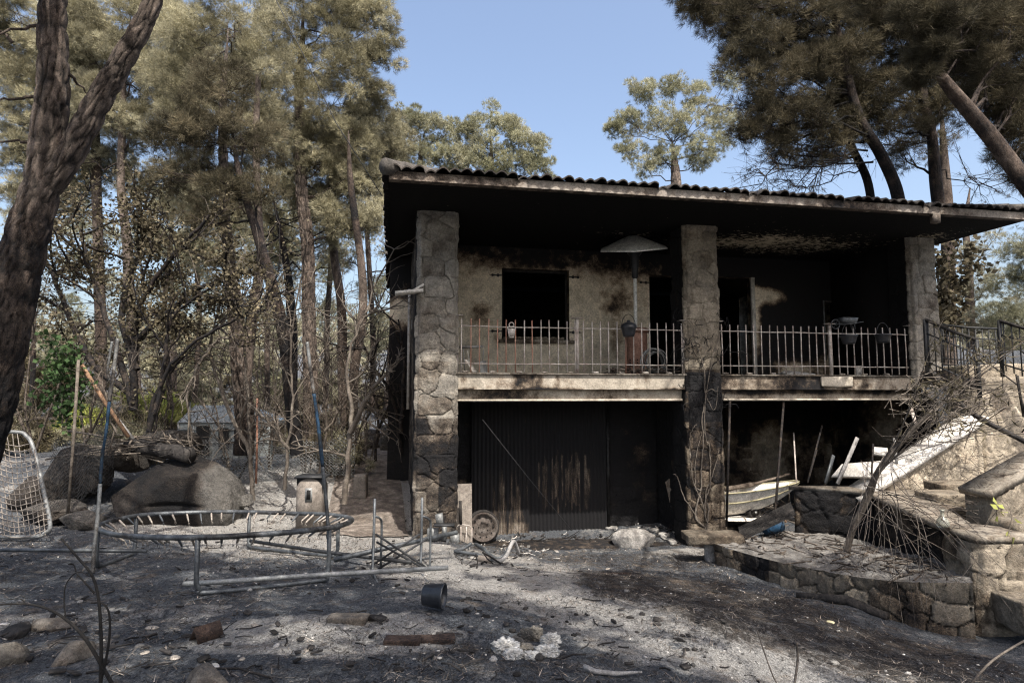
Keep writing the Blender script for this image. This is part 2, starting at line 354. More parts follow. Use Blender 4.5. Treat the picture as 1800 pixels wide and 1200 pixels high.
M['olive'] = mat('pale_olive_leaves', [(.3,(.19,.18,.12)),(.5,(.30,.28,.19)),(.72,(.42,.39,.28))], .5, 5, bump=0, soot=False, transl=.25)
M['yellow'] = mat('yellow_green_leaves', [(.3,(.16,.20,.04)),(.5,(.34,.36,.10)),(.72,(.50,.48,.19))], .8, 5, bump=0, soot=False, transl=.3)
M['boulder'] = mat('granite_boulder', [(.25,(.09,.085,.078)),(.5,(.17,.16,.145)),(.75,(.29,.27,.24))], 1.6, 10, bump=1.0, bdist=.05, bscale=44, sootscale=1.6)
M['door'] = mat('blistered_door_paint', [(.3,(.13,.115,.095)),(.5,(.24,.215,.18)),(.8,(.36,.33,.29))], 6, 8, bump=.4, bscale=50, bdist=.006, sootscale=14, sstretch=(1,1,.16))
M['path'] = mat('dusty_path', [(.3,(.085,.073,.062)),(.5,(.19,.16,.135)),(.7,(.40,.35,.30))], 5, 10, bump=.7, bscale=45, sootscale=3)
M['ash'] = mat('pale_ash', [(.3,(.25,.24,.22)),(.55,(.42,.40,.37)),(.8,(.62,.60,.56))], 6, 8, bump=.8, bscale=35)
M['terracotta'] = mat('fired_clay', [(.3,(.085,.062,.05)),(.6,(.17,.115,.085)),(.8,(.27,.20,.15))], 7, 8, bump=.4, bscale=40)
M['foil'] = mat('crumpled_foil', [(.3,(.30,.29,.27)),(.55,(.52,.51,.48)),(.8,(.72,.71,.68))], 9, 6, rough=.42, metal=.35, bump=.7, bscale=25)
M['plastic'] = mat('black_plastic', [(.3,(.012,.014,.018)),(.7,(.03,.033,.04))], 9, 5, rough=.35, spec=.5, bump=.1, soot=False)
M['blue'] = mat('faded_blue', [(.3,(.008,.022,.045)),(.7,(.018,.065,.13))], 12, 5, rough=.6, bump=.2)
M['glass'] = mat('dusty_panes', [(.3,(.13,.14,.14)),(.55,(.22,.24,.235)),(.8,(.36,.38,.37))], 4, 6, rough=.25, bump=0, spec=.5)
M['zinc'] = mat('beige_enamel', [(.25,(.15,.13,.11)),(.55,(.24,.21,.18)),(.8,(.33,.30,.26))], 4, 7, rough=.6, bump=.15, bscale=40, bdist=.004)
def glassmat():
    t = NT('smoked_glass'); t.b.inputs['Base Color'].default_value = (.5, .5, .42, 1); t.b.inputs['Roughness'].default_value = .25
    t.b.inputs['Transmission Weight'].default_value = .6; return t.m
M['bottle'] = glassmat()

# ------------------------------------------------------------------ terrain
def baseh(Y):
    return np.interp(Y, [-30, 0, 2, 3.4, 11, 13, 15, 18, 25, 35, 50, 80, 200], [1.5, 1.5, 1.5, 1.6, 2.33, 2.0, 1.8, 1.85, 1.7, 0.6, -1.5, -5.5, -15])
_ctl = np.array([  # X, Y, depth below the eye
 (-2,4,1.655),(-4,6,1.855),(-3,8,2.05),(-1,5.5,1.81),(-1.5,8.5,2.1),(-5,9,2.13),(-3,10.5,2.22),(-1.6,10,2.25),(-6,11,2.25),
 (0,3,1.6),(.5,7,2.05),(1,9,2.42),(.5,10.2,2.55),(0,11.3,2.6),(1.5,11.3,2.6),(3,11.3,2.6),(1.5,13,2.6),(4,13,2.6),(7,13,2.6),(3.0,9.6,2.48),(3,11,2.6),
 (3.4,8.0,2.42),(4.58,6.3,2.44),(4.2,5.2,2.25),(2.4,4.4,1.98),(1.5,6,2.02),(2.5,7,2.25),(5,8,2.4),(6,6,2.3),(7,8,2.3),(3,3,1.75),(8,4,2.0),
 (5,10.5,2.55),(7,11,2.4),(-2.3,12.4,1.95),(-3,15,1.7),(-3.6,20,1.75),(-6,14,1.85),(-9,13,1.5),(-8,18,1.8),(-12,20,1.5),
 (12,14,-1.0),(14,20,-1.5),(11,10,0.8),(12,7,1.6),(5,18,.8),(10,26,-1)])
def gh(X, Y):
    X = np.asarray(X, float); Y = np.asarray(Y, float); sh = X.shape; x = X.ravel(); y = Y.ravel()
    d2 = (x[:, None] - _ctl[:, 0])**2 + (y[:, None] - _ctl[:, 1])**2
    w = 1 / (d2 + .35)**1.8; res = _ctl[:, 2] - baseh(_ctl[:, 1])
    far = .0004; r = (w @ res) / (w.sum(1) + far)
    h = baseh(y) + r
    near = np.exp(-np.maximum(0, np.hypot(x, y - 6) - 8) / 6)
    bumps = (fbm(x * 1.3, y * 1.3, 3) - .47) * .07 + (fbm(x * 5, y * 5, 9, 4) - .47) * .045
    return (-(h) + bumps + (fbm(x * .12, y * .12, 5) - .47) * 1.5 * (1 - near)).reshape(sh)
def g1(x, y): return float(gh(np.array([x]), np.array([y]))[0])
def G(px, py):
    Ys = np.linspace(2.0, 40, 1900); a = (px - 900.0) / F; b = (600.0 - py) / F; y = cT - b*sT; z = sT + b*cT
    X = a / y * Ys; Z = z / y * Ys; g = gh(X, Ys); k = np.argmax(Z < g)
    return np.array([X[k], Ys[k], g[k]])
# ------------------------------------------------------------------ ground (one sheet to the horizon)
def axis_pts(a, b, step, far, k=1.18):
    c = list(np.arange(a, b + 1e-6, step)); s = step
    x = b
    while x < far: s *= k; x += s; c.append(x)
    s = step; x = a
    while x > -far: s *= k; x -= s; c.insert(0, x)
    return np.array(c)
def ell(X, Y, cx, cy, rx, ry, rot=0, soft=.35):
    c, s_ = cos(rot), sin(rot); u = (X-cx)*c + (Y-cy)*s_; v = -(X-cx)*s_ + (Y-cy)*c
    d = np.sqrt((u/rx)**2 + (v/ry)**2); return np.clip((1 - d) / soft + .5, 0, 1)
def make_ground():
    xs = axis_pts(-8.5, 8.5, .05, 400); ys = axis_pts(2.2, 13.5, .05, 600)
    X, Y = np.meshgrid(xs, ys, indexing='ij'); Z = np.concatenate([gh(X[i:i+20], Y[i:i+20]) for i in range(0, len(xs), 20)])
    n1 = fbm(X*1.1, Y*1.1, 1, 5); n2 = fbm(X*.5+3, Y*.5, 2, 4)
    # keep the floor of the garage and the ground under the house flat
    V = np.stack([X.ravel(), Y.ravel(), Z.ravel()], 1)
    i, j = np.meshgrid(np.arange(len(xs)-1), np.arange(len(ys)-1), indexing='ij'); a = (i*len(ys)+j).ravel()
    Q = np.stack([a, a+len(ys), a+len(ys)+1, a+1], 1)
    wob = (n1-.5)*.9
    # pale: how ashy / bare; brown: unburnt reddish needles ; char: charcoal needles
    pale = np.maximum.reduce([.05*np.clip((Y-13)/3,0,1), ell(X+wob, Y, -3.8, 12.0, 3.2, 2.8)*1.6, ell(X+wob, Y, -2.6, 9.2, 1.9, 1.3)*1.1,
        ell(X, Y+wob, .6, 6.2, 3.2, .95, -.66)*.85, ell(X, Y+wob, 2.4, 4.3, 2.6, .75, -.5)*.8, ell(X, Y+wob*.6, -.1, 8.2, 1.0, 1.6, .3)*.75, .35*(Y<14) + 0*X,
        ell(X+wob, Y, -1.3, 4.7, 1.1, .55)*.95, ell(X+wob*.5, Y, -3.5, 5.1, 1.5, .35, .25)*.55, ell(X+wob*.4, Y, 2.9, 10.2, .8, .5)*.7,
        ell(X+wob, Y, -.6, 7.0, 1.2, 1.1)*.45, ell(X, Y, 0.9, 3.6, .5, .3)*.4])
    brown = np.maximum.reduce([ell(X+wob, Y+wob*.5, 2.3, 6.6, 1.1, 2.4, .55)*.8, ell(X+wob, Y, 3.4, 5.2, 1.0, 1.0)*.7, ell(X+wob, Y, 1.7, 9.5, 1.5, .8)*.6, ell(X+wob,Y,.2,4.3,.8,.4)*.45])
    me_mb = MB(); me_mb.add(V, Q, pale.ravel(), brown.ravel())
    t = NT('burnt_ground')
    p = t.attr('tint'); br = t.attr('soot')
    n = t.noise(1.7, 9, .68); n2_ = t.noise(13, 9, .78, (1, .55, 1), .6); n3 = t.noise(62, 6, .85, (1, .45, 1), .8); n5 = t.noise(62, 6, .85, (.45, 1, 1), .8, 3.0)
    n3 = t.mix(t.smooth(n2_, .42, .58), n3, n5)
    pv = t.math('ADD', p, t.math('ADD', t.math('MULTIPLY', t.math('SUBTRACT', n, .5), 1.9), t.math('MULTIPLY', t.math('SUBTRACT', n2_, .5), 1.25)))
    charc = t.ramp(n3, [(.36, (.013,.015,.018)), (.48, (.080,.089,.102)), (.59, (.165,.172,.18)), (.70, (.30,.29,.275))])
    ashc = t.ramp(n3, [(.32, (.07,.066,.062)), (.46, (.29,.28,.262)), (.60, (.54,.52,.485))])
    brc = t.ramp(n3, [(.38, (.008,.008,.008)), (.52, (.034,.027,.023)), (.63, (.13,.095,.07)), (.72, (.33,.26,.19))])
    redc = t.ramp(n3, [(.34, (.03,.014,.011)), (.55, (.11,.045,.030)), (.7, (.22,.12,.08))])
    k = t.smooth(pv, .40, .78); col = t.mix(k, charc, ashc)
    kb = t.smooth(t.math('ADD', br, t.math('MULTIPLY', t.math('SUBTRACT', n2_, .5), 2.4)), .3, .9)
    col = t.mix(t.math('MULTIPLY', kb, .9), col, brc)
    kr = t.math('MULTIPLY', t.smooth(t.math('ADD', t.math('MULTIPLY', br, .3), t.noise(1.1, 6, .6, off=9.0)), 0.84, .94), .6); col = t.mix(kr, col, redc)
    tan_ = t.math('MULTIPLY', t.smooth(t.noise(3.1, 8, .7, off=4.0), .53, .68), .6); col = t.mix(tan_, col, t.ramp(n3, [(.35,(.05,.04,.031)),(.6,(.25,.195,.145))]))
    sp = t.vor(52, 'F1', 'Distance'); ks = t.math('MULTIPLY', t.smooth(sp, .17, .10), t.smooth(n2_, .46, .60)); col = t.mix(ks, col, (.52,.50,.46))
    t.set(t.b.inputs['Base Color'], col); t.b.inputs['Roughness'].default_value = .95; t.b.inputs['Specular IOR Level'].default_value = .15
    t.set(t.b.inputs['Normal'], t.bump(n2_, 1.0, .07, t.bump(n3, 1.0, .035)))
    tag(build(me_mb, 'ground', t.m, smooth=True), kind='structure')
make_ground()

# ------------------------------------------------------------------ the house (local axes: u along the front, v to the back)
A0 = np.array([-.918, 10.1, 0.0]); RZ = atan2(.191, .9816)
U = np.array([cos(RZ), sin(RZ), 0.0]); VV = np.array([-sin(RZ), cos(RZ), 0.0])
house = thing('stone_house', 'burnt-out stone house with sooty veranda, open garage and scorched tiled roof', 'house', A0, RZ)
def HP(u, v, z): return A0 + u*U + v*VV + np.array([0, 0, z])
def ray_h(px, py, v):
    """house coordinates of a picture point on the vertical plane v"""
    d = P(px, py, 1.0); t = (A0 @ VV + v) / (d @ VV); p = d * t - A0
    return np.array([p @ U, v, p[2]])
def upx(px, v, py=600): return ray_h(px, py, v)[0]
def zpy(py, px, v): return ray_h(px, py, v)[2]

def masonry(mb, core, axes, org, L, Hh, T, seed, course=(.22,.36), wid=(.28,.6), gap=.012, noise=.012, sootf=None, n=5, batter=0.0, tr=(.7,1.15)):
    """blocks over a length L (axis 0), height Hh, thickness T (axis 1)"""
    R = rng(seed); z = 0.0; org = np.asarray(org, float); a0, a1 = map(np.asarray, axes); k = 0
    while z < Hh - .02:
        h = min(R.uniform(*course), Hh - z)
        if Hh - z - h < course[0]*.5: h = Hh - z
        x = 0.0
        while x < L - .02:
            w = min(R.uniform(*wid), L - x)
            if L - x - w < wid[0]*.6: w = L - x
            sh = batter * (Hh - z - h/2)
            c0 = x + w/2; sc = 1 + 2*sh/L if L > 0 else 1
            cc = (c0 - L/2)*sc + L/2
            c = org + a0*cc + a1*T/2 + np.array([0,0,z + h/2])
            dz = R.uniform(-.02, .02); hz = max(.03, h/2 - gap/2)
            tint = R.uniform(*tr); st = 0.0 if sootf is None else float(np.clip(sootf(c) + R.uniform(-.25, .25), 0, 1))
            if core is not None and st is not None:
                pass
            mb.cubes(c, (w/2*sc - gap/2, T/2 + R.uniform(-.006, .014), hz), n, R.uniform(.025,.055), noise, int(R.integers(1e6)), np.array([a0, a1, (0,0,1)]), tint, st)
            x += w; k += 1
        z += h
    if core is not None:
        sc = 1 + batter*Hh/L
        c = org + a0*L/2 + a1*T/2 + np.array([0,0,Hh/2])
        core.obox(c, (a0, a1, (0,0,1)), (L/2 - .022, T/2 - .018, Hh/2 - .01), 1, 0.35 if sootf else 0)

EX = np.array([1.,0,0]); EY = np.array([0,1.,0])
def G2(u, z, cu, cz, ru, rz): return np.exp(-(((u-cu)/ru)**2 + ((z-cz)/rz)**2))
ZS = .32; ZB = .055; ZC = 2.94; ZF = -2.6        # slab top, slab bottom, ceiling, garage floor
# pillars
def pillar(u0, u1, zb, zt, seed, sootf, batter, label, d=.55, v0=-.045, mt='stone', tr=(.8, 1.15), jt=.78):
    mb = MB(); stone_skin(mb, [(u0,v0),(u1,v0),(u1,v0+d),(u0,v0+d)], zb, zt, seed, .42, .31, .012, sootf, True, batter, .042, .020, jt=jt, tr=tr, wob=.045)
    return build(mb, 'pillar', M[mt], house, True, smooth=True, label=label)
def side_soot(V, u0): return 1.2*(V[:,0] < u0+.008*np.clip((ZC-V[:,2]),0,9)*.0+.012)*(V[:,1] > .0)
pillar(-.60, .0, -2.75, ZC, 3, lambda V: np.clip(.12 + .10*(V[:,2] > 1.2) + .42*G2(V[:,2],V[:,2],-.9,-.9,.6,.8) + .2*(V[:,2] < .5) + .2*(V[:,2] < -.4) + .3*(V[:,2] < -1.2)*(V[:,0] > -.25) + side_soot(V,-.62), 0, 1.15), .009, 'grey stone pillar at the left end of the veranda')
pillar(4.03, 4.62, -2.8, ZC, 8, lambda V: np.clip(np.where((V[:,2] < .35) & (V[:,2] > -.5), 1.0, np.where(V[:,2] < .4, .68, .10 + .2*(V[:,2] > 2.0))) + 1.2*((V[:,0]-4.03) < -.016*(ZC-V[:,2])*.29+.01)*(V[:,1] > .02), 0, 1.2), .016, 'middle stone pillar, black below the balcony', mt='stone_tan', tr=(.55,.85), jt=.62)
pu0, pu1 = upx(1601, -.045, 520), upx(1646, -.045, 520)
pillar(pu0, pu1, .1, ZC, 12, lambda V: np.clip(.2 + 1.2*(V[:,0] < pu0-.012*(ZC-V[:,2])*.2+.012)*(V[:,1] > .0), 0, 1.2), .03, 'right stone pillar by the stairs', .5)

def wall_panel(u0, u1, z0, z1, v, holes, sootfn, step=.07, t=.22, name='wall', mat_='plaster', label=None, parent=house):
    us = sorted(set([u0, u1] + [h[i] for h in holes for i in (0,1) if u0 < h[i] < u1])); zs = sorted(set([z0, z1] + [h[i] for h in holes for i in (2,3) if z0 < h[i] < z1]))
    def fill(a): 
        o = []
        for p, q in zip(a[:-1], a[1:]): o += list(np.linspace(p, q, max(1, int(np.ceil((q-p)/step))) + 1)[:-1])
        return np.array(o + [a[-1]])
    us, zs = fill(us), fill(zs); Ug, Zg = np.meshgrid(us, zs, indexing='ij'); mb = MB()
    i, j = np.meshgrid(np.arange(len(us)-1), np.arange(len(zs)-1), indexing='ij'); a = (i*len(zs)+j).ravel()
    uc = (us[:-1]+us[1:])[i.ravel()]/2; zc = (zs[:-1]+zs[1:])[j.ravel()]/2; keep = np.ones(len(a), bool)
    for h in holes: keep &= ~((uc > h[0]) & (uc < h[1]) & (zc > h[2]) & (zc < h[3]))
    Q = np.stack([a, a+len(zs), a+len(zs)+1, a+1], 1)[keep]
    so_ = sootfn(Ug.ravel(), Zg.ravel())
    mb.add(np.stack([Ug.ravel(), np.full(Ug.size, v), Zg.ravel()], 1), Q, 1, so_)
    mb.add(np.stack([Ug.ravel(), np.full(Ug.size, v+t), Zg.ravel()], 1), Q[:, ::-1], 1, 1)
    for h in holes:   # reveals
        for c in (((h[0],v,h[2]),(h[0],v+t,h[2]),(h[0],v+t,h[3]),(h[0],v,h[3])), ((h[1],v,h[2]),(h[1],v,h[3]),(h[1],v+t,h[3]),(h[1],v+t,h[2])),
                  ((h[0],v,h[3]),(h[0],v+t,h[3]),(h[1],v+t,h[3]),(h[1],v,h[3])), ((h[0],v,h[2]),(h[1],v,h[2]),(h[1],v+t,h[2]),(h[0],v+t,h[2]))):
            mb.add(c, np.array([[0,1,2,3]]), 1, .75)
    return build(mb, name, M[mat_], parent, True, label=label)
VW = 2.2
wu0, wu1 = upx(882, VW), upx(1001, VW); wz0, wz1 = zpy(597, 940, VW), zpy(473, 940, VW)
d1, d1b = upx(1143, VW), upx(1207, VW); dz = zpy(483, 1143, VW)
d2, d2b = upx(1262, VW), upx(1326, VW); dz2 = zpy(487, 1300, VW)
def G2(u, z, cu, cz, ru, rz): return np.exp(-(((u-cu)/ru)**2 + ((z-cz)/rz)**2))
def soot_back(u, z):
    s_ = np.clip((z - 2.2) / .8, 0, 1.3)
    s_ = s_ + .62*G2(u, z, wu0-.42, 1.55, .26, .42) + .55*G2(u, z, wu1+1.0, 1.15, .20, .6) + .35*G2(u,z,wu1+.95,1.9,.5,.3) + .35*G2(u, z, (wu0+wu1)/2, wz1+.12, .9, .2)
    s_ = s_ + .4*np.exp(-((z-wz0)/.1)**2)*(u > wu0-.2)*(u < wu1+.1) + .04
    r = u > 4.6
    s2 = 1.3 - 1.3*G2(u, z, d2b+.28, 2.12, .5, .2) - 1.1*G2(u, z, d2b+.03, 1.5, .16, .8) - .95*G2(u, z, d2b+2.1, .7, .55, .5) - 1.0*G2(u, z, d2b+.9, .5, .6, .25) - .45*G2(u,z,d2b+2.6,1.3,.35,.6)
    s2 = s2 + .8*np.clip((z-2.3)/.2, 0, 1)
    return np.clip(np.where(r, s2, s_ + .25*np.clip((u-3.0)/.5, 0, 1)*(z > 1.7)), 0, 1.3)
du3, du3b = d2b+1.75, d2b+2.75
wall_panel(-.58, 9.6, ZS, ZC, VW, [(wu0,wu1,wz0,wz1),(d1,d1b,ZS+.004,dz),(d2,d2b,ZS+.004,dz2),(du3,du3b,ZS+.5,2.0)], soot_back)
# sill, hinges and frames of the openings
o = MB(); o.box((wu0-.1, VW-.09, wz0-.07), (wu1+.1, VW+.1, wz0-.003), 1, .55)
for k in range(14): o.cubes((wu0+.08+k*.09, VW+.03, wz0+.02+.02*hash01(k, 2)), (.05,.05,.03), 3, .02, .01, k, tint=.8, soot=.5)
win = build(o, 'window_sill', M['concrete'], house, True)
def hinge(u, z, s_):
    o = MB(); o.tube([(u, VW-.012, z), (u+s_*.2, VW-.012, z)], .014, 6)
    o.lathe([(0,-.006),(.03,-.006),(.035,0),(.03,.006),(0,.006)], (u+s_*.08, VW-.014, z), (0,1,0), 8)
    o.lathe([(0,-.006),(.025,-.006),(.03,0),(.025,.006),(0,.006)], (u+s_*.19, VW-.014, z), (0,1,0), 8); o.tube([(u+s_*.19,VW-.012,z),(u+s_*.26,VW-.012,z)], [.012,.002], 6)
    build(o, 'shutter_hinge', M['blackiron'], house, True)
for u_, z_, s_ in ((wu0,zpy(484,882,VW),-1),(wu1,zpy(487,1001,VW),1),(wu0,zpy(582,882,VW),-1),(wu1,zpy(584,1001,VW),1),(d1,zpy(497,1143,VW),-1)): hinge(u_, z_, s_)
o = MB()
for a_, b_ in ((wu0, wu1),): 
    o.box((a_+.001, VW+.12, wz0), (a_+.05, VW+.17, wz1-.051)); o.box((b_-.05, VW+.12, wz0), (b_-.001, VW+.17, wz1-.051)); o.box((a_+.001, VW+.12, wz1-.05), (b_-.001, VW+.17, wz1-.001))
build(o, 'window_frame', M['charwood'], house, True)
o = MB(); o.box((d2b-.045, VW-.03, ZS+.004), (d2b+.035, VW+.05, dz2), 1, .12); build(o, 'door_jamb', M['white'], house, True, label='pale door jamb beside the soot-black doorway')
o = MB(); o.box((du3-.03, VW-.02, ZS+.4), (du3-.005, VW+.03, 2.05), 1, .3); o.box((du3-.005, VW-.02, 2.02), (du3b, VW+.03, 2.05), 1, .75); build(o, 'shutter_frame', M['palesteel'], house, True)
o = MB(); o.grid(lambda a,b: np.stack([du3+.3+a*.5+0*b, VW+.08+0*a, ZS+b*1.45], 1), 10, 30, 1, lambda:0) if False else None
hh = np.linspace(0,1,30)
o = MB(); o.grid(lambda a,b: np.stack([du3+.28+a*.55, VW+.08+0*a, ZS+.01+b*1.6], 1), 12, 30, .8, np.clip(.25+.75*np.repeat([np.linspace(0,1,31)],13,0).ravel()*1.1,0,1)); build(o, 'door_leaf', M['terracotta'], house, True, label='scorched brown door leaf behind the veranda')
# dark rooms, floors, ceilings, side walls
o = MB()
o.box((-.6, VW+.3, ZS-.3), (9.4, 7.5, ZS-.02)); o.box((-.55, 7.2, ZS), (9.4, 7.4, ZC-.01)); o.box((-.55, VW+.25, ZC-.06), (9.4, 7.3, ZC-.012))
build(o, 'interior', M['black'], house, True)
o = MB(); o.box((pu0+.06, .46, ZS), (pu0+.22, VW+.05, ZC-.013), 1, 1.15); build(o, 'veranda_end_wall', M['plaster'], house, True)
o = MB(); o.box((9.45, VW+.01, .1), (9.6, 7.38, ZC-.005), 1, .5); build(o, 'side_wall', M['plaster'], house, True)
# balcony slab and beam
def slab(u0, u1, sfn, nm, z0, z1, v0, v1, mt='concrete'):
    mb = MB(); nu = int((u1-u0)/.07); nz_ = max(2, int((z1-z0)/.04)); a, b = np.meshgrid(np.linspace(0,1,nu+1), np.linspace(0,1,nz_+1), indexing='ij')
    us = u0+(u1-u0)*a.ravel(); zs = z0+(z1-z0)*b.ravel()
    mb.grid(lambda a,b: np.stack([u0+(u1-u0)*a, v0+0*a, z0+(z1-z0)*b], 1), nu, nz_, 1, sfn(us, zs))
    mb.grid(lambda a,b: np.stack([u0+(u1-u0)*a, v0+(v1-v0)*b, z1+0*a], 1), nu, 6, 1, .3)
    mb.grid(lambda a,b: np.stack([u0+(u1-u0)*(1-a), v0+(v1-v0)*b, z0+0*a], 1), nu, 6, 1, .95)
    mb.add([(u0,v0,z0),(u0,v1,z0),(u0,v1,z1),(u0,v0,z1),(u1,v0,z0),(u1,v1,z0),(u1,v1,z1),(u1,v0,z1)], np.array([[0,3,2,1],[4,5,6,7]]), 1, .3)
    return build(mb, nm, M[mt], house, True)
sl = lambda u, z: np.clip(.12+.5*np.clip((fbm(u*7,z*.6,14)-.52)*5,0,1)*np.clip((z-.02)*5,0,1)+.45*np.clip((fbm(u*1.3,z*2,15)-.55)*6,0,1)+.15*np.sin(u*1.7) + .55*np.clip((.10-z)/.05,0,1)*(fbm(u*2,z*3,4)>.5),0,1)
def sr(u, z): return np.clip(.82 - .5*G2(u,z,6.9,.2,.25,.3) + .25*np.sin(u*2.1) , .0, .9) * np.where(u > 7.2, .72, 1)
slab(.0, 4.05, sl, 'balcony_slab', ZB, ZS-.03, 0, 1.15)
slab(4.60, 8.87, sr, 'balcony_slab', ZB, ZS-.03, 0, 1.15)
o = MB()
for a_, b_ in ((.0,4.04),(4.61,8.9)):
    x = a_
    while x < b_-.01: e = min(x+.45, b_); o.box((x+.002, -.035, ZS-.027), (e-.002, 1.15, ZS), .9+.2*hash01(x,1), .35+.3*hash01(x,3)); x = e
build(o, 'balcony_coping', M['stone'], house, True, label='thin stone edging along the balcony')
slab(.0, 4.05, lambda u,z: np.clip(.35+.35*G2(u,z,1.1,0,.6,9)+.2*np.sin(u*3),0,1), 'garage_beam', -.105, ZB-.002, .12, .4)
slab(4.60, 8.87, lambda u,z: np.clip(.85-.4*(z<-.03)+.1*np.sin(u*5),0,1), 'garage_beam', -.105, ZB-.002, .12, .4)
o = MB(); o.box((.0, .075, -.142), (4.04, .4, -.107), 1.25, .06); o.box((4.61, .075, -.142), (8.86, .4, -.107), 1.25, .1); build(o, 'beam_lip', M['concrete'], house, True)
o = MB(); o.cubes((6.95,-.02,.2), (.32,.03,.09), 6, .03, .012, 5, tint=1.1); build(o, 'patched_block', M['concrete'], house, True, label='pale patch on the right balcony slab')
o = MB(); o.box((-.5, 1.16, .0), (9.3, 7.4, ZS-.004), 1, .85); build(o, 'veranda_floor', M['concrete'], house, True)
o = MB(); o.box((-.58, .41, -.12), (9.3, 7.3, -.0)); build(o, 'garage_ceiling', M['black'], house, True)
# garage back: two sliding corrugated doors, black stone wall, side walls
VG = 1.3
def corrug(u0, u1, z0, z1, v, sfn, nm, label):
    nu = int((u1-u0)/.0125); mb = MB(); a, b = np.meshgrid(np.linspace(0,1,nu+1), np.linspace(0,1,41), indexing='ij'); uu = u0+(u1-u0)*a.ravel(); zz = z0+(z1-z0)*b.ravel()
    pr = lambda a: .011*np.clip(np.sin(a*(u1-u0)/.075*2*pi)*2.2, -1, 1)
    mb.grid(lambda a,b: np.stack([u0+(u1-u0)*a, v+pr(a), z0+(z1-z0)*b], 1), nu, 40, 1, sfn(uu, zz))
    return build(mb, nm, M['door'], house, True, label=label)
gu0, gum, gu1 = upx(830, VG), upx(930, VG), upx(1066, VG); gtop = -.16
zb_ = ZF+.03
def sd1(u, z):
    h = z-zb_; st = hash01(np.floor(u/.0375), 3); top = .35+1.25*st*np.clip((u-gu0)/.6,.25,1)
    return np.clip(.50 + .72*np.clip((h-top*.75)/.4,0,1) + .5*np.clip((gu0+.42-u)/.1,0,1)*(h>.25) + .18*(h>.22) + .25*hash01(np.floor(u/.0375),9), 0, 1.1)
def sd2(u, z):
    h = z-zb_; st = hash01(np.floor(u/.0375), 7); band = (h > .35+.3*hash01(np.floor(u/.0375),2)) & (h < .9+.7*st)
    mid = (u > gum+.18) & (u < gu1-.25)
    return np.clip(np.where(band & mid & (st > .35), .76, 1.15), 0, 1.15)
corrug(gu0, gum, zb_, gtop, VG, sd1, 'garage_door', 'corrugated sliding door with peeling white streaks')
corrug(gum+.01, gu1, zb_, gtop, VG+.06, sd2, 'garage_door', 'blackened corrugated sliding door')
o = MB(); o.beam((gu1+.02, VG+.05, zb_), (gu1+.02, VG+.05, gtop), .05, .05, (0,1,0), .6, .6); build(o, 'door_post', M['steel'], house, True)
zgt = -.125
def gwall(path, seed, sf, label=None, res=.035, depth=.035):
    o = MB(); stone_skin(o, path, ZF-.1, zgt, seed, .38, .30, res, sf, False, 0, depth, .06, jt=1.3)
    return build(o, 'garage_wall', M['stone_tan'], house, True, smooth=True, label=label)
gwall([(gu1+.03, VG+.15), (4.1, VG+.15)], 40, lambda V: 1.25-.2*G2(V[:,0],V[:,2],gu1+.9,-1.6,.5,.6), 'black stone wall right of the garage doors')
gwall([(-.05, VG+.15), (gu0+.05, VG+.15)], 41, lambda V: 1.1+0*V[:,0])
gwall([(4.12, 3.3), (4.12, .45)], 42, lambda V: 1.15+0*V[:,0]); gwall([(4.5, .45), (4.5, 3.3)], 46, lambda V: .9+0*V[:,0])
wall_panel_late = 1
gwall([(9.3, 3.25), (9.3, .2)], 47, lambda V: .7+.3*np.sin(V[:,1]*3))
gwall([(4.45, 3.2), (9.35, 3.2)], 43, lambda V: np.clip(.50 + .75*np.clip((V[:,2]+1.25)/.7,0,1)+.25*np.sin(V[:,0]*3.1), 0, 1), 'brown stone wall at the back of the right bay', .03)
o = MB(); stone_skin(o, [(-.585, 7.3), (-.585, .5)], -2.7, ZC-.01, 44, .4, .33, .04, lambda V: .7+0*V[:,0], False); build(o, 'side_wall', M['stone'], house, True, smooth=True)
def swing(u, z): return np.clip(1.1 - 1.2*G2(u, z, -.83, 1.75, .3, .33), 0, 1.1)
wall_panel(-1.06, -.6, -2.3, ZC-.01, 3.6, [], swing, label='sooty wall of the rear wing with a beige patch')
o = MB(); o.box((-.3,.25,ZF-.08),(9.5,3.4,ZF+.004),.6,.85); build(o, 'garage_floor', M['concrete'], house, True)
# roof: soffit, fascia, rafters, corrugated tile edge, hipped planes
RU0, RU1, RV0, RV1 = -1.087, 9.62, -1.5, 8.6
o = MB()
nu = 110; nv = 40
aa, bb = np.meshgrid(np.linspace(0,1,nu+1), np.linspace(0,1,nv+1), indexing='ij'); uu = RU0+(RU1-RU0)*aa.ravel(); vv = RV0+(RV1-RV0)*bb.ravel()
o.grid(lambda a,b: np.stack([RU1-(RU1-RU0)*a, RV0+(RV1-RV0)*b, ZC+0*a], 1), nu, nv, 1, np.clip(1.0 - .85*G2(RU1+RU0-uu, vv, 6.4, .9, 1.9, 1.0) - .5*G2(RU1+RU0-uu, vv, 9.0, .3, .6, 1.4) - .4*G2(RU1+RU0-uu, vv, 3.3, .8, .6, .4), 0, 1.2))
build(o, 'soffit', M['flaky'], house, True)
o = MB(); zf1 = ZC+.115
def fs(u): return np.clip(.34 + .32*np.clip((.9-u)/1.2,0,1) - .35*G2(u,u*0,1.6,0,.6,1) + .40*G2(u,u*0,6.1,0,.9,1) + .12*np.sin(u*3.3) , 0, 1)
uu = np.linspace(RU0, RU1, 161)
o.grid(lambda a,b: np.stack([RU0+(RU1-RU0)*a, RV0-.004+0*a, ZC-.006+(zf1-ZC+.006)*b], 1), 160, 2, 1, np.repeat(fs(uu), 3))
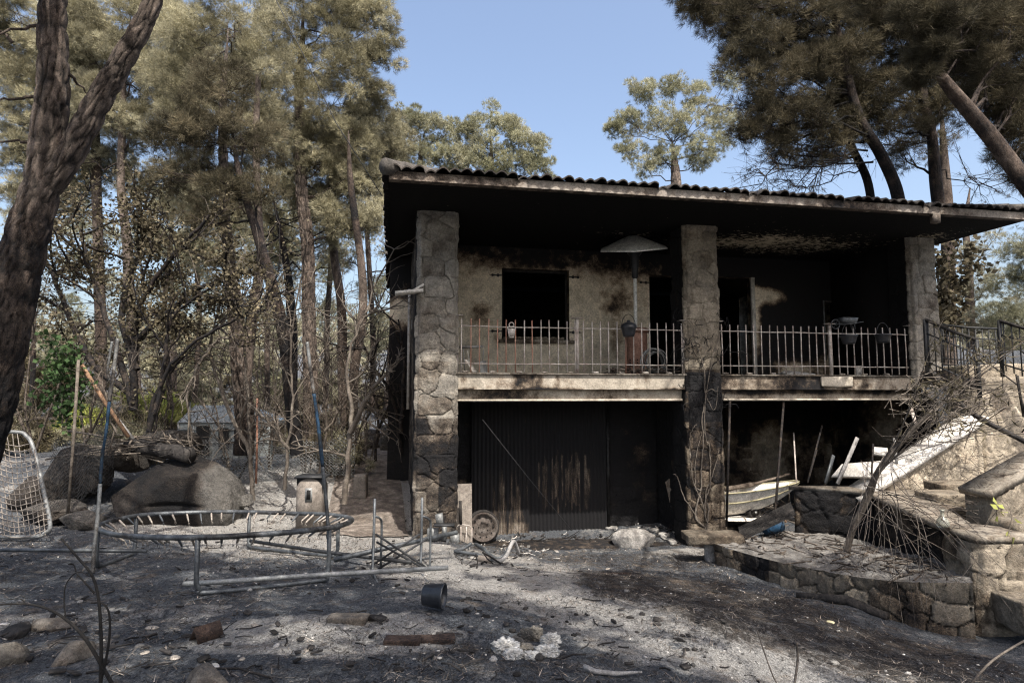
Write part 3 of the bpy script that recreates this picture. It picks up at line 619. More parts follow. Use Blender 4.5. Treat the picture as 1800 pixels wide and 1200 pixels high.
o.add([(RU0,RV0-.004,ZC-.006),(RU0,RV1,ZC-.006),(RU0,RV1,zf1),(RU0,RV0-.004,zf1),(RU1,RV0-.004,ZC-.006),(RU1,RV1,ZC-.006),(RU1,RV1,zf1),(RU1,RV0-.004,zf1)], np.array([[0,3,2,1],[4,5,6,7]]), 1, .8)
o.add([(RU0,RV0-.004,ZC-.006),(RU1,RV0-.004,ZC-.006),(RU1,RV0+.12,ZC-.006),(RU0,RV0+.12,ZC-.006)], np.array([[0,3,2,1]]), 1, .7)
fa = build(o, 'fascia', M['fascia'], house, True)
bu = upx(1646, RV0, 380); o = MB(); o.box((bu-.06, RV0-.02, ZC-.15), (bu+.06, RV0+.07, ZC-.008), .8, .4); build(o, 'fascia_bracket', M['fascia'], house, True)
zt = zf1 + .03; slope = tan(radians(13))
rp = .165; mb = MB(); TO = .085        # tile overhang
def tile_plane(p0, p1, inn, length, seed):
    """corrugated roof plane: eave from p0 to p1, rising along inn"""
    p0, p1, inn = map(lambda q: np.asarray(q, float), (p0, p1, inn)); L = np.linalg.norm(p1-p0); e = (p1-p0)/L
    nu = int(L/rp*7); rows = max(2, int(length/.36))
    for r_ in range(rows):
        s0 = r_*.36; s1 = s0+.40
        def fn(a, b):
            s_ = s0 + (s1-s0)*b; x = a*L; lim = np.minimum(s_, L/2)
            x = np.clip(x, lim, L-lim)
            amp = .052*np.abs(np.sin(x/rp*pi)) - .03; j = np.floor(x/rp); dj = (hash01(j, r_+seed)-.5)*.035 - .05*(hash01(j, r_+seed+9) > .93)
            z = zt + s_*slope + amp + .018*(1-b) + dj*.6
            return p0 + e*x[:,None] + inn*(s_ - TO - dj)[:,None] + np.array([0,0,1.])*(z)[:,None]*1.0 - np.array([0,0,1.])*0
        mb.grid(fn, nu, 1, 1, .45)
        if r_ == 0:
            def edge(a, b):
                t = fn(a, 0*b); t[:,2] -= b*.022; return t
            mb.grid(lambda a,b: edge(a,b)[:, :], nu, 1, .8, .6)
            def under(a, b):
                t = fn(a, b*.3); t[:,2] -= .022; return t
            mb.grid(under, nu, 1, .5, .9)
LU = RU1-RU0; LV = RV1-RV0; half = min(LU, LV)/2
tile_plane((RU0,RV0,0),(RU1,RV0,0),(0,1,0),half,1); tile_plane((RU1,RV0,0),(RU1,RV1,0),(-1,0,0),half,2)
tile_plane((RU1,RV1,0),(RU0,RV1,0),(0,-1,0),half,3); tile_plane((RU0,RV1,0),(RU0,RV0,0),(1,0,0),half,4)
rf = build(mb, 'roof', M['rooftile'], house, True)
mb = MB()
for cx, cy, dx, dy in ((RU0,RV0,1,1),(RU1,RV0,-1,1)):
    for k in range(26):
        s_ = -.08+k*.34; q = np.array([cx+dx*s_*.72, cy+dy*s_*.72, zt+s_*.72*slope+.02]); q2 = q + np.array([dx*.30, dy*.30, .30*slope])
        mb.tube([q+(0,0,.0), (q+q2)/2, q2+(0,0,.015)], [.115, .105, .09], 10, .9+.3*hash01(k, 2), .3)
build(mb, 'hip_tiles', M['rooftile'], rf, True)
mb = MB(); mb.box((RU0+.01, RV0+.02, zf1-.02), (RU1-.01, RV1-.01, zf1+.0)); build(mb, 'roof_deck', M['black'], house, True)
# downpipe and window casing on the narrow left side
o = MB(); o.tube([HPl for HPl in [(-.70,1.5,-.3),(-.70,1.5,.6),(-.70,1.5,1.9)]], .028, 8, .7, .3); build(o, 'downpipe', M['white'], house, True)
o = MB(); o.box((-.60,2.4,.2),(-.575,3.3,1.7),1,.1); build(o, 'side_shutter', M['white'], house, True)
# railings
def railing(u0, u1, seed, n, posts, soots):
    root = bpy.data.objects.new('railing', None); COL.objects.link(root); root.parent = house; root.location = (u0, .03, ZS)
    R = rng(seed); L = u1-u0
    o = MB()
    for z in (.155, .765): o.tube([(u, R.uniform(-.004,.004), z+R.uniform(-.006,.006)) for u in np.linspace(0, L, 12)], .0105, 4, 1, .2)
    build(o, 'rail', M['rust'], root, True)
    for k in range(n):
        u = (k+.5)*L/n + R.uniform(-.006,.006); t = R.uniform(-.008,.008); o = MB(); s_ = soots(k)
        o.tube([(u, 0, .015), (u+t*.4, R.uniform(-.01,.01), .4), (u+t, R.uniform(-.008,.008), .885+R.uniform(-.008,.008))], .0105, 6, R.uniform(.85,1.15), s_)
        build(o, 'baluster', M['redrust' if seed == 5 and k in (1,2,3,4,5,6,8) or R.random() < .08 else 'rust'], root, True)
    for u in posts:
        o = MB(); o.box((u-.024,-.024,0),(u+.024,.024,.93),.9,.3); o.box((u-.085,-.06,.932),(u+.085,.06,.944),.9,.3); build(o, 'post', M['rust'], root, True)
    for k in range(n//3):
        o = MB() if k == 0 else o
        u = (k*3+1)*L/n; o.cubes((u, .05, .02), (.05,.03,.015), 3, .01, .01, k, tint=.8, soot=.5)
    build(o, 'debris', M['ash'], root, True)
railing(.03, 4.03, 5, 27, (.0, 2.03, 3.97), lambda k: .05 if k < 9 else .22)
railing(4.64, 8.72, 6, 26, (.0, 2.24, 3.95), lambda k: .35)
# ------------------------------------------------------------------ things at the house
def pw(px, py, Y): return P(px, py, Y)
# steps of the retaining walls on the right
def wpoly(l): return [tuple(P(px, py, Y)[:2]) for px, py, Y in l]
# patio heater
hb = HP(upx(1118, .95), .95, ZS)
ht = thing('patio_heater', 'tall patio heater with browned tank housing and wide pale hood on veranda', 'patio heater', hb)
o = MB(); o.lathe([(.225,.0),(.225,.03),(.20,.05)], hb); o.lathe([(.205,.05),(.205,.80),(.20,.81)], hb, n=28, tint=1.0, soot=np.tile(0, 1)); 
build(o, 'tank_housing', M['copper'], ht, smooth=False)
o = MB(); o.lathe([(.20,.79),(.255,.80),(.262,.83),(.258,.86),(.20,.885),(.05,.90)], hb); build(o, 'housing_lid', M['copper'], ht)
o = MB()
for r_ in (0, 1, 2):
    for k in range(5): o.obox(hb+np.array([.208*sin((k-2)*.33-.1), -.208*cos((k-2)*.33-.1), .18+r_*.05]), np.eye(3), (.012,.006,.012))
build(o, 'vent_holes', M['black'], ht)
o = MB(); o.tube([hb+(0,0,.85), hb+(0,0,2.12)], .034, 10, 1, .05); build(o, 'pole', M['hood'], ht, smooth=True)
o = MB(); o.lathe([(.03,1.82),(.062,1.86),(.065,2.02),(.08,2.06),(.085,2.25),(.14,2.32),(.14,2.37),(.03,2.4)], hb, n=16); build(o, 'burner', M['blackiron'], ht)
o = MB(); hc = hb+np.array([-.03,-.02,2.44]); n6 = 6; tilt = norm((-.06,-.30,1)); hr = .70; up = tilt; e1 = norm(np.cross((0,1,0), up)); e2 = np.cross(up, e1)
Vt = [hc+up*.24] + [hc + hr*(cos(k*pi/3+.35)*e1 + sin(k*pi/3+.35)*e2) - up*.03 for k in range(6)]
Vb = [v-up*.02 for v in Vt]
o.add(Vt, np.array([[0, 1+k, 1+(k+1) % 6] for k in range(6)])); o.add([Vt[1+k] for k in range(6)]+[Vb[1+k] for k in range(6)], np.array([[k, 6+k, 6+(k+1)%6, (k+1)%6] for k in range(6)]))
hood = build(o, 'hood', M['hood'], ht); o = MB(); o.add([v-up*.004 for v in Vb], np.array([[0, 1+(k+1)%6, 1+k] for k in range(6)]), 1, .3); build(o, 'hood_underside', M['copper'], hood)
# rubbish on the veranda
R = rng(50)
hc_ = HP(upx(1148,.5), .45, ZS+.24); o = MB()
for k in range(7):
    c = hc_ + R.uniform(-.05,.05,3); r_ = .15+.014*k; tl = R.uniform(-.35,.35); an = np.linspace(0, 2*pi, 40)
    o.tube([c + U*r_*cos(a)*1.0 + np.array([0,0,1])*r_*sin(a) + VV*(tl*r_*cos(a)+.02*k) for a in an], .012, 5, .6+.5*R.random(), .1, cap=False)
solo(o, 'hose_coil', M['palesteel'], 'coil of burnt hose behind the balcony railing by the heater', 'hose', smooth=True)
o = MB()
for k in range(26):
    c = HP(upx(1120+R.uniform(-50,65), .35), .3+R.uniform(-.12,.12), ZS+.03+R.random()*.04)
    o.tube([c, c+R.uniform(-.12,.12,3)*(1,1,.3), c+R.uniform(-.2,.2,3)*(1,1,.3)+(0,0,.02)], .012, 5, 1, .5)
solo(o, 'charred_clutter', M['branch'], 'tangle of charred sticks on the balcony floor below the hose coil', 'debris', kind='stuff')
def hang_pot(px, py, v, r, h, label, mt, cat='pot', lid=False, nm='hanging_pot'):
    c = HP(*ray_h(px, py, v)) if False else HP(ray_h(px,py,v)[0], v, ray_h(px,py,v)[2])
    t_ = thing(nm, label, cat, c); o = MB()
    o.lathe([(0,-h),(r*.72,-h),(r*.82,-h*.7),(r,-.02),(r*1.08,-.01),(r*1.08,.008),(r*.98,.01),(r*.9,-.03),(r*.68,-h+.02),(0,-h+.02)], c, n=20); build(o, 'bowl', M[mt], t_, smooth=False)
    if lid: o = MB(); o.lathe([(r*1.1,.01),(r*.95,.05),(r*.4,.085),(.03,.09),(.03,.12),(0,.125)], c, n=20); build(o, 'lid', M[mt], t_)
    o = MB(); o.tube([c+U*(r*1.0*cos(a))+np.array([0,0,.22*sin(a)])+VV*.0 for a in np.linspace(0,pi,14)], .006, 4); build(o, 'handle', M['blackiron'], t_)
    return t_
hang_pot(1105, 575, -.13, .125, .16, 'black lidded pot hung on the left railing before the heater', 'plastic', lid=True)
hang_pot(1552, 588, -.14, .135, .15, 'black wire flower bowl hung near the right end of the railing', 'plastic')
hang_pot(1492, 590, -.13, .14, .15, 'black bucket hung on the right railing under the small wheelbarrow', 'plastic')
# lantern on the left railing
lc = HP(ray_h(899,580,-.06)[0], -.06, ray_h(899,580,-.06)[2]); t_ = thing('hanging_lantern', 'small white-framed rusty lantern hung on the left railing', 'lantern', lc)
o = MB()
for k in range(4):
    a = k*pi/2+pi/4; d = np.array([cos(a), sin(a), 0]); o.tube([lc+d*.09+(0,0,.05), lc+d*.045+(0,0,-.12)], .006, 4); d2_ = np.array([cos(a+pi/2), sin(a+pi/2), 0])
    o.tube([lc+d*.09+(0,0,.05), lc+d2_*.09+(0,0,.05)], .006, 4); o.tube([lc+d*.045+(0,0,-.12), lc+d2_*.045+(0,0,-.12)], .006, 4)
build(o, 'frame', M['white'], t_)
o = MB(); o.lathe([(0,-.10),(.05,-.10),(.065,.0),(.05,.02),(0,.03)], lc, n=12); build(o, 'burner_pot', M['rust'], t_)
o = MB(); an = np.linspace(0,2*pi,16)[:-1]; o.tube([lc+U*.04*cos(a)+np.array([0,0,.085+.04*sin(a)]) for a in an], .011, 5, closed=True); build(o, 'ring', M['rust'], t_)
# small wheelbarrow ornament
wc = HP(ray_h(1490,572,-.03)[0], -.03, 1.25); t_ = thing('miniature_wheelbarrow', 'small metal wheelbarrow planter standing on top of the right railing', 'planter', wc)
o = MB(); wl = wc - U*.25 + (0,0,.0); an = np.linspace(0,2*pi,20)[:-1]; o.tube([wl+U*.085*cos(a)+np.array([0,0,.085*sin(a)]) for a in an], .008, 5, closed=True)
for k in range(3): a = k*pi/3; o.tube([wl+U*.08*cos(a)+np.array([0,0,.08*sin(a)]), wl-U*.08*cos(a)-np.array([0,0,.08*sin(a)])], .004, 4)
build(o, 'wheel', M['steel'], t_)
o = MB(); Q = [wc+U*x+VV*y+np.array([0,0,z]) for x,y,z in ((-.12,-.07,.01),(.13,-.07,.01),(.13,.07,.01),(-.12,.07,.01),(-.17,-.1,.12),(.15,-.1,.12),(.15,.1,.12),(-.17,.1,.12))]; o.add(Q, BOXF); build(o, 'tray', M['steel'], t_)
o = MB()
for s_ in (-1,1): o.tube([wl+VV*.02*s_, wc+VV*.06*s_+(0,0,.0), wc+U*.27+VV*.08*s_+(0,0,.05)], .007, 4); o.tube([wc+U*.1+VV*.05*s_, wc+U*.12+VV*.05*s_-(0,0,.09)], .006, 4)
build(o, 'handles', M['steel'], t_)
# hand tools left of balcony
o = MB(); tc = HP(.28,.16,ZS); o.tube([tc+(-.1,0,.0), tc+(-.13,0,.42)], .008, 5); o.tube([tc+(-.2,0,.43), tc+(.2,0,.44)], .022, 6, 1, .35)
solo(o, 'garden_rake', M['palesteel'], 'short hand rake leaning at the left end of the balcony', 'rake')
o = MB(); a_, b_ = tc+(.0,0,.1), tc+(.16,.02,.0)
o.grid(lambda u,v: (tc+(.03,-.02,.02)) + np.outer(u, (.07,0,0)) + np.outer(v, (-.13,0,.2)) + np.outer(np.sin(u*pi)*.02, (0,1,0)), 5, 5, 1.1, .1); o.tube([tc+(-.03,0,.22), tc+(-.07,.02,.38)], .009, 5)
solo(o, 'small_shovel', M['white'], 'small white-bladed shovel beside the hand rake on the balcony', 'shovel')
o = MB(); o.grid(lambda u,v: (tc+(.14,-.02,.01)) + np.outer(u, (.13,0,.0)) + np.outer(v, (-.02,0,.19)) - np.outer(np.abs(u-.5)*v*.09, (0,1,0)), 4, 4, 1.0, .1); o.tube([tc+(.19,0,.19), tc+(.2,.02,.40)], .008, 5)
solo(o, 'garden_trowel', M['palesteel'], 'broad grey trowel leaning rightmost of the balcony tools', 'trowel')
# debris on the right bay floor of the veranda
for k, (px, py, w, h, mt, nm, lb, ct) in enumerate([(1510,632,.16,.22,'white','leaning_slab','pale broken panel standing behind the right railing','panel'),(1565,635,.42,.30,'terracotta','brick_stack','low stack of pink bricks at the right end of the veranda','bricks'),(1400,645,.5,.1,'ash','ash_heap','bluish white ash heap behind the right railing','ash')]):
    r_ = ray_h(px, py, .9); c = HP(r_[0], .9, ZS+h/2)
    o = MB()
    if nm == 'brick_stack':
        for a in range(3):
            for b in range(3): o.obox(c+U*(a-1)*.15+np.array([0,0,(b-1)*.1]), (U,VV,(0,0,1)), (.07,.06,.045), .9+.4*R.random(), .1*R.random())
    elif nm == 'ash_heap': o.rock(c-(0,0,.05), (.5,.25,.12), 3, 14, .25, 3)
    else: o.obox(c, (norm(U+(0,0,.1)),VV,(0,0,1)), (w/2,.015,h/2), 1, .1)
    solo(o, nm, M[mt], lb, ct)
# white plank sticking out at the left corner
o = MB(); a_ = HP(-.95,-.05,1.60); o.obox(a_+U*.2, (norm(U+(0,0,.12)),VV,norm(np.array([0,0,1])-U*.12)), (.22,.12,.02)); o.obox(a_+U*.32+(0,0,.06), (norm(U+(0,0,.6)),VV,norm(np.array([0,0,1])-U*.6)), (.13,.06,.015))
solo(o, 'broken_sign_board', M['white'], 'small white bent board jutting from the left pillar', 'board')
# garage front: panel, fork, wheel, cable, rubble
def Hf(px, v, z): return HP(upx(px, v, 900), v, z)
o = MB(); pc = Hf(812, .62, ZF+.52); o.grid(lambda a,b: pc + np.outer(a-.5, U*.34) + np.outer(b-.5, (0,0,1.08)) + np.outer((b-.5)*.08, VV), 12, 36, 1.0, .12+.2*(rng(3).random(13*37)>.93)); o.grid(lambda a,b: pc + VV*.02 + np.outer(.5-a, U*.34) + np.outer(b-.5, (0,0,1.08)) + np.outer((b-.5)*.08, VV), 4, 4, 1.0, .4)
solo(o, 'leaning_panel', M['zinc'], 'tall beige scorched panel leaning beside the left pillar', 'panel')
fc = Hf(808, .50, ZF); t_ = thing('garden_fork', 'rusty garden fork with charred handle leaning on the beige panel', 'garden fork', fc)
o = MB(); o.tube([fc+U*.02+(0,0,.42), fc+U*.01+VV*.03+(0,0,.80)], .026, 8); build(o, 'handle', M['charwood'], t_)
o = MB(); o.tube([fc-U*.07+(0,0,.36), fc-U*.0+(0,0,.42), fc+U*.16+(0,0,.40), fc+U*.21+(0,0,.33)], .009, 5)
for k in range(4): x = -.07+k*.092; o.tube([fc+U*x+(0,0,.38-.02*(k==3)), fc+U*x+(0,0,.02)-VV*.04], [.009,.004], 5)
build(o, 'tines', M['rust'], t_)
wc = Hf(849, .95, ZF+.27); t_ = thing('wheel_rim', 'burnt car wheel rim with bare tyre wires leaning on garage door', 'wheel', wc)
ax = norm(-VV+(0,0,.12)); o = MB(); o.lathe([(.20,-.09),(.235,-.09),(.255,-.07),(.235,-.05),(.22,-.02),(.215,.05),(.24,.075),(.25,.09),(.235,.095),(.2,.06),(.17,.03),(.15,.035),(.11,.06),(.07,.055),(.06,.04),(.0,.04)], wc, ax, 32, .35, .55); build(o, 'rim', M['rust'], t_, smooth=True)
o = MB(); o.lathe([(.25,-.08),(.29,-.05),(.285,.05),(.25,.08),(.26,.0),(.25,-.08)], wc, ax, 32); build(o, 'tyre_wires', M['charwood'], t_)
o = MB(); e1 = norm(np.cross(ax,(0,0,1))); e2 = np.cross(ax, e1)
for k in range(5): o.lathe([(.012,.058),(.012,.07),(0,.07)], wc+.085*(cos(k*1.257)*e1+sin(k*1.257)*e2), ax, 6)
for k in range(10): o.lathe([(.016,.048),(.016,.056),(0,.056)], wc+.175*(cos(k*.628)*e1+sin(k*.628)*e2), ax, 6)
build(o, 'wheel_nuts', M['black'], t_)
o = MB(); o.tube([HP(*ray_h(848,737,.2)), HP(*ray_h(930,840,.25))+(0,0,-.01), HP(*ray_h(1005,931,.3))], .0045, 5)
solo(o, 'slanting_cable', M['blackiron'], 'thin dark cable slanting across the open garage', 'cable')
o = MB(); rc = Hf(1112, .35, ZF)
o.rock(rc+(0,0,.02), (.40,.28,.26), 12, 26, .16, 1.5, .62); 
solo(o, 'melted_mound', M['ash'], 'pale rounded mound of melted rubble at the right of the garage', 'mound')
R = rng(77)
for k, (px, py) in enumerate([(1075,925),(1150,930),(1165,938),(1190,936),(1130,945),(1100,950),(1210,945),(1095,957),(1180,950)]):
    o = MB(); g = G(px, py+4); o.cubes(g+(0,0,.02), (R.uniform(.06,.13),R.uniform(.05,.1),R.uniform(.015,.04)), 5, .02, .012, k+3, np.array([[cos(k),sin(k),0],[-sin(k),cos(k),0],[0,0,1]]), R.uniform(.6,1.1), .2)
    solo(o, 'rubble_chunk', M['ash'], 'flat grey rubble chunk, ' + ['right behind the pale mound','just right of the pale mound','second right of the pale mound','third right of the pale mound','in front of the mound, leftmost but one','front leftmost, before the pale mound','right beside the foot of the middle pillar','frontmost below the pale mound','frontmost right, nearer the ribbed can'][k], 'rubble', 'rubble chunks in front of the garage')
o = MB(); bx = HP(upx(1175,.9,870), .9, ZF); o.add([bx-U*.05+(0,0,.95), bx+U*.12+(0,0,1.08), bx+U*.2+(0,0,.1), bx+U*.16+VV*.05+(0,0,.05), bx-U*.05+VV*.02+(0,0,.95), bx+U*.12+VV*.03+(0,0,1.08)], np.array([[0,3,2,1],[4,3,2,5]]), 1, .3)
solo(o, 'burnt_board', M['oldwood'], 'triangular brown board leaning in the dark left of the middle pillar', 'board')
# white blocks and a scrap stool at the left pillar foot
Yb = 9.6
for k, (px, py, w, h, a, nm, lb) in enumerate([(773,912,.10,.16,.15,'white_block','white metal box tilted on top of the pale blocks'),(761,938,.16,.17,0,'white_block','left pale block at the foot of the left pillar'),(781,935,.07,.22,0,'white_block','narrow upright white block beside the left pillar foot'),(800,948,.13,.16,.05,'white_block','rightmost pale block next to the leaning panel')]):
    c = P(px, py, Yb+.1*k); o = MB(); o.obox(c, (norm((cos(a),.1,sin(a))),(0,1,0),norm((-sin(a),0,cos(a)))), (w/2,.06,h/2), .8, .12); solo(o, nm, M['palesteel'], lb, 'block')
o = MB()
for px, py0, py1 in ((781,960,1003),(794,955,1000),(776,915,915)): 
    if py0 != py1: o.tube([P(px,py0,9.3), P(px+1,py1-10,9.3)], .012, 5)
o.obox(P(781,922,9.4), np.eye(3), (.15,.07,.012)); solo(o, 'scrap_stand', M['blackiron'], 'thin black metal stand at the left pillar foot', 'stand')
# scrap frame of bent pipes in front of the garage
def pipeobj(nm, pts, r, mt, lb, ct, n=7, group=None, **k):
    o = MB(); pts = [np.asarray(p, float) for p in pts]; o.tube(pts, r, n, **k); return solo(o, nm, M[mt], lb, ct, group, smooth=True)
def smoothp(pts, n=6):
    pts = np.asarray(pts, float); out = []
    for i in range(len(pts)-1):
        p0, p1, p2, p3 = pts[max(i-1,0)], pts[i], pts[i+1], pts[min(i+2,len(pts)-1)]
        for t in np.linspace(0,1,n,endpoint=False): out.append(.5*((2*p1)+(-p0+p2)*t+(2*p0-5*p1+4*p2-p3)*t*t+(-p0+3*p1-3*p2+p3)*t**3))
    return np.array(out+[pts[-1]])
t_ = thing('scrap_chair_frame', 'collapsed bent pipe chair frame lying before the garage', 'chair frame', G(850,980))
o = MB()
for l in ([(799,968,8.6),(840,975,8.4),(868,984,8.3)], [(836,956,8.9),(852,965,8.6),(864,985,8.3)], [(836,956,8.9),(857,970,8.7),(872,981,8.5),(885,976,8.5),(893,965,8.5),(901,951,8.6)], [(800,968,8.6),(815,963,8.7),(828,955,8.8)]):
    o.tube(smoothp([P(*q) for q in l]), .024, 7)
build(o, 'bent_tubes', M['steel'], t_, smooth=True)
o = MB(); o.tube(smoothp([P(*q) for q in [(868,985,8.3),(880,985,8.3),(890,976,8.35),(898,958,8.5),(903,951,8.6),(907,958,8.7),(912,972,8.8)]]), .026, 7); build(o, 'bent_leg', M['ashwood'], t_, smooth=True)
o = MB(); o.obox(P(852,983,8.3), (norm((1,.2,-.1)),(0,1,0),norm((.1,0,1))), (.09,.02,.05), 1, .2); build(o, 'bracket', M['zinc'], t_)
# ------------------------------------------------------------------ trampoline skeleton
rim_px = [(172,928,7.2),(186,935,6.75),(224,941,6.35),(285,944,6.05),(348,944,5.9),(400,943,5.9),(450,940,5.98),(494,937,6.1),(550,931,6.4),(595,925,6.8),(617,916,7.25),(608,909,7.75),(570,904,8.2),(527,902,8.5),(465,900,8.65),(400,900,8.7),(352,901,8.68),(290,903,8.5),(240,906,8.2),(200,914,7.8),(178,921,7.5)]
rim = np.array([P(*q) for q in rim_px])
def closed_s(p, n=5):
    m = len(p); out = []
    for i in range(m):
        p0, p1, p2, p3 = p[i-1], p[i], p[(i+1) % m], p[(i+2) % m]
        for t in np.linspace(0,1,n,endpoint=False): out.append(.5*((2*p1)+(-p0+p2)*t+(2*p0-5*p1+4*p2-p3)*t*t+(-p0+3*p1-3*p2+p3)*t**3))
    return np.array(out)
rims = closed_s(rim); tc = rims.mean(0)
t_ = thing('trampoline_frame', 'burnt trampoline skeleton with bare springs standing in the ash', 'trampoline', (tc[0], tc[1], g1(tc[0], tc[1])))
o = MB(); q_ = np.arange(len(rims)); o.tube(rims + .006*nz(rims, 4, 3)[:,None], .027, 10, closed=True, tint=.7+.9*vnoise(q_*.35, 0*q_), soot=.7*vnoise(q_*.22+9, 0*q_)); build(o, 'rim', M['steel'], t_, smooth=True)
def gz(p, h=0.0): return np.array([p[0], p[1], g1(p[0], p[1]) + h])
def rim_at(px, front):
    a = rims; pxs = 900 + F*a[:,0]/(a[:,1]*cT + a[:,2]*sT); m = (a[:,1] < tc[1]) if front else (a[:,1] > tc[1]); k = np.where(m)[0]; return a[k[np.argmin(abs(pxs[k]-px))]]
for a_, b_, f1, f2 in ((348,577,True,True),(172,244,True,False),(441,598,False,False)):
    pa, pb = rim_at(a_, f1), rim_at(b_, f2); ga, gb = gz(pa, .03), gz(pb, .03); d = norm(gb-ga)
    o = MB(); o.tube(np.concatenate([[pa, pa*.4+ga*.6+(0,0,.02)], smoothp([ga+(0,0,.10), ga+d*.03+(0,0,.035), ga+d*.12, gb-d*.12, gb-d*.03+(0,0,.035), gb+(0,0,.10)], 4), [pb*.4+gb*.6+(0,0,.02), pb]]), .023, 8); build(o, 'leg', M['steel'], t_, smooth=True)
cen2 = tc; per = np.cumsum(np.r_[0, np.linalg.norm(np.diff(rims, axis=0), axis=1)]); R = rng(9)
ns = 56
for k in range(ns):
    i = int(np.searchsorted(per, per[-1]*k/ns)) % len(rims); p = rims[i]; d = norm(cen2-p); q = p + d*.15 + np.array([0,0,-.085+R.uniform(-.02,.02)]); o = MB()
    st = p + d*.02 - (0,0,.005); o.tube([st, st*.9+q*.1, st*.15+q*.85, q], [.006,.013,.011,.005], 6, .9+.5*R.random())
    hk = [q, q+(R.uniform(-.01,.01),0,-.035), q+(.012,0,-.05), q+(.018,0,-.03), q+(.004,0,-.012)]; o.tube(hk, .0035, 4, .7)
    build(o, 'spring', M['zinc' if k % 3 else 'steel'], t_, smooth=True)
def pole(parts, lb, nm='net_pole'):
    r0 = bpy.data.objects.new(nm, None); COL.objects.link(r0); r0.parent = t_; r0['label'] = lb
    for n_, l, r, m_ in parts:
        o = MB(); pp_ = smoothp([P(*q) for q in l], 8); q_ = np.arange(len(pp_)); o.tube(pp_, r*(1+(.35 if 'foam' in n_ else .0)*(vnoise(q_*.7, 0*q_)-.5)), 8, .7+.5*vnoise(q_*.5, 0*q_), .75*vnoise(q_*.3+r*99, 0*q_)); build(o, n_, M[m_], r0, smooth=True)
pole([('tube',[(163,1008,6.9),(166,960,6.95),(172,905,7.0),(176,850,7.05)],.021,'palesteel'),('foam_sleeve',[(176,850,7.05),(180,800,7.1),(187,755,7.1),(192,706,7.15)],.017,'blue'),('upper_tube',[(192,706,7.15),(200,650,7.2),(207,595,7.2)],.019,'palesteel'),('hook',[(193,668,7.2),(189,655,7.2),(192,632,7.2),(197,600,7.2)],.013,'palesteel')], 'left net pole with dark blue foam on its middle')
pole([('tube',[(579,1003,6.75),(578,960,6.75),(575,900,6.8),(567,820,6.8)],.019,'steel'),('foam_sleeve',[(567,820,6.8),(561,760,6.8),(552,692,6.8)],.020,'blue'),('upper_tube',[(552,692,6.8),(546,650,6.8),(540,601,6.8)],.018,'palesteel')], 'right net pole with bright blue foam on its middle')
# loose pipes and the crossed folding frame
pipeobj('long_pipe', [P(322,1026,6.1), P(400,1021,6.15), P(560,1010,6.3), P(788,997,6.5)], .024, 'palesteel', 'long straight grey pipe lying in front of the trampoline', 'pipe', 9)
pipeobj('long_pipe', [P(588,983,7.1), P(700,958,7.6), P(803,935,8.0)], .028, 'steel', 'dark pipe sloping up towards the left pillar', 'pipe', 9)
pipeobj('long_pipe', [P(440,950,8.4), P(560,968,7.9), P(723,988,7.2)], .022, 'blackiron', 'black pipe lying behind the right side of the trampoline', 'pipe', 9)
pipeobj('long_pipe', [P(-30,966,7.6), P(120,967,7.6), P(258,968,7.6)], .022, 'steel', 'thin dark pipe lying at the left edge beyond the trampoline', 'pipe', 9)
t_ = thing('folding_stand_frame', 'upright crossed black pipe stand between trampoline and left pillar', 'frame', G(705,1015))
for l1, l2 in (([(659,876,7.3),(657,940,7.3),(655,1003,7.2),(664,1026,6.6)], [(659,907,7.3),(668,911,7.35),(671,925,7.4),(669,1000,7.4)]), ([(742,874,7.5),(741,940,7.5),(739,1006,7.4),(753,1026,6.7)], [(743,907,7.5),(754,912,7.55),(757,926,7.6),(755,1012,7.5)])):
    o = MB(); o.tube([P(*q) for q in l1], .016, 7); o.tube(smoothp([P(*q) for q in l2],3), .014, 7); build(o, 'upright', M['steel'], t_, smooth=True)
o = MB()
for a_, b_ in (((660,938,7.3),(748,996,7.2)),((664,1000,7.3),(752,946,7.5)),((662,952,7.35),(748,1000,7.3)),((655,992,7.3),(738,938,7.5))): o.tube([P(*a_), P(*b_)], .013, 6)
build(o, 'crossbars', M['blackiron'], t_, smooth=True)
# ------------------------------------------------------------------ foreground objects
c = P(762,1046,5.35); o = MB(); o.lathe([(0,-.085),(.078,-.085),(.084,-.08),(.10,.075),(.108,.078),(.108,.092),(.098,.092),(.094,.06),(.075,-.075),(0,-.075)], c, norm((1,-.15,-.03)), 12)
solo(o, 'plant_pot', M['plastic'], 'empty black plastic plant pot lying on its side', 'plant pot', origin=c)
def gstone(px, py, r, mt, lb, nm, ct, seed, lift=.4, tint=1.0, soot=.15, grp=None, ang=0.0, blk=False):
    g = G(px, py); o = MB(); ca, sa = cos(ang), sin(ang); ax_ = np.array([[ca,sa,0],[-sa,ca,0],[0,0,1]])
    if blk: o.cubes(g+(0,0,r[2]*lift), r, 8, min(r)*.35, min(r)*.18, seed, ax_, tint, soot, 12)
    else: o.rock(g+(0,0,r[2]*lift), r, seed, 14, .13, 1.8, tint, soot, ax=ax_)
    return solo(o, nm, M[mt], lb, ct, grp, smooth=not blk)
gstone(612,1092,(.15,.07,.035),'smallstone','broken grey concrete piece with a rounded hole end','concrete_piece','concrete',4,.3,.6,.4,None,-.1,True)
gstone(658,1090,(.12,.06,.03),'charwood','charred lump right of the broken concrete piece','charred_lump','charcoal',5,.5,1,.1)
gstone(708,1130,(.13,.06,.026),'terracotta','left of the two flat burnt bricks','flat_brick','brick',6,.4,.7,.6,None,.02,True)
gstone(766,1127,(.14,.055,.026),'terracotta','right of the two flat burnt bricks','flat_brick','brick',7,.4,.7,.65,None,.12,True)
t_ = thing('ridge_tile', 'upturned brown ridge tile open like a small tent in foreground ash', 'tile', G(345,1125)); g = G(345,1128); o = MB()
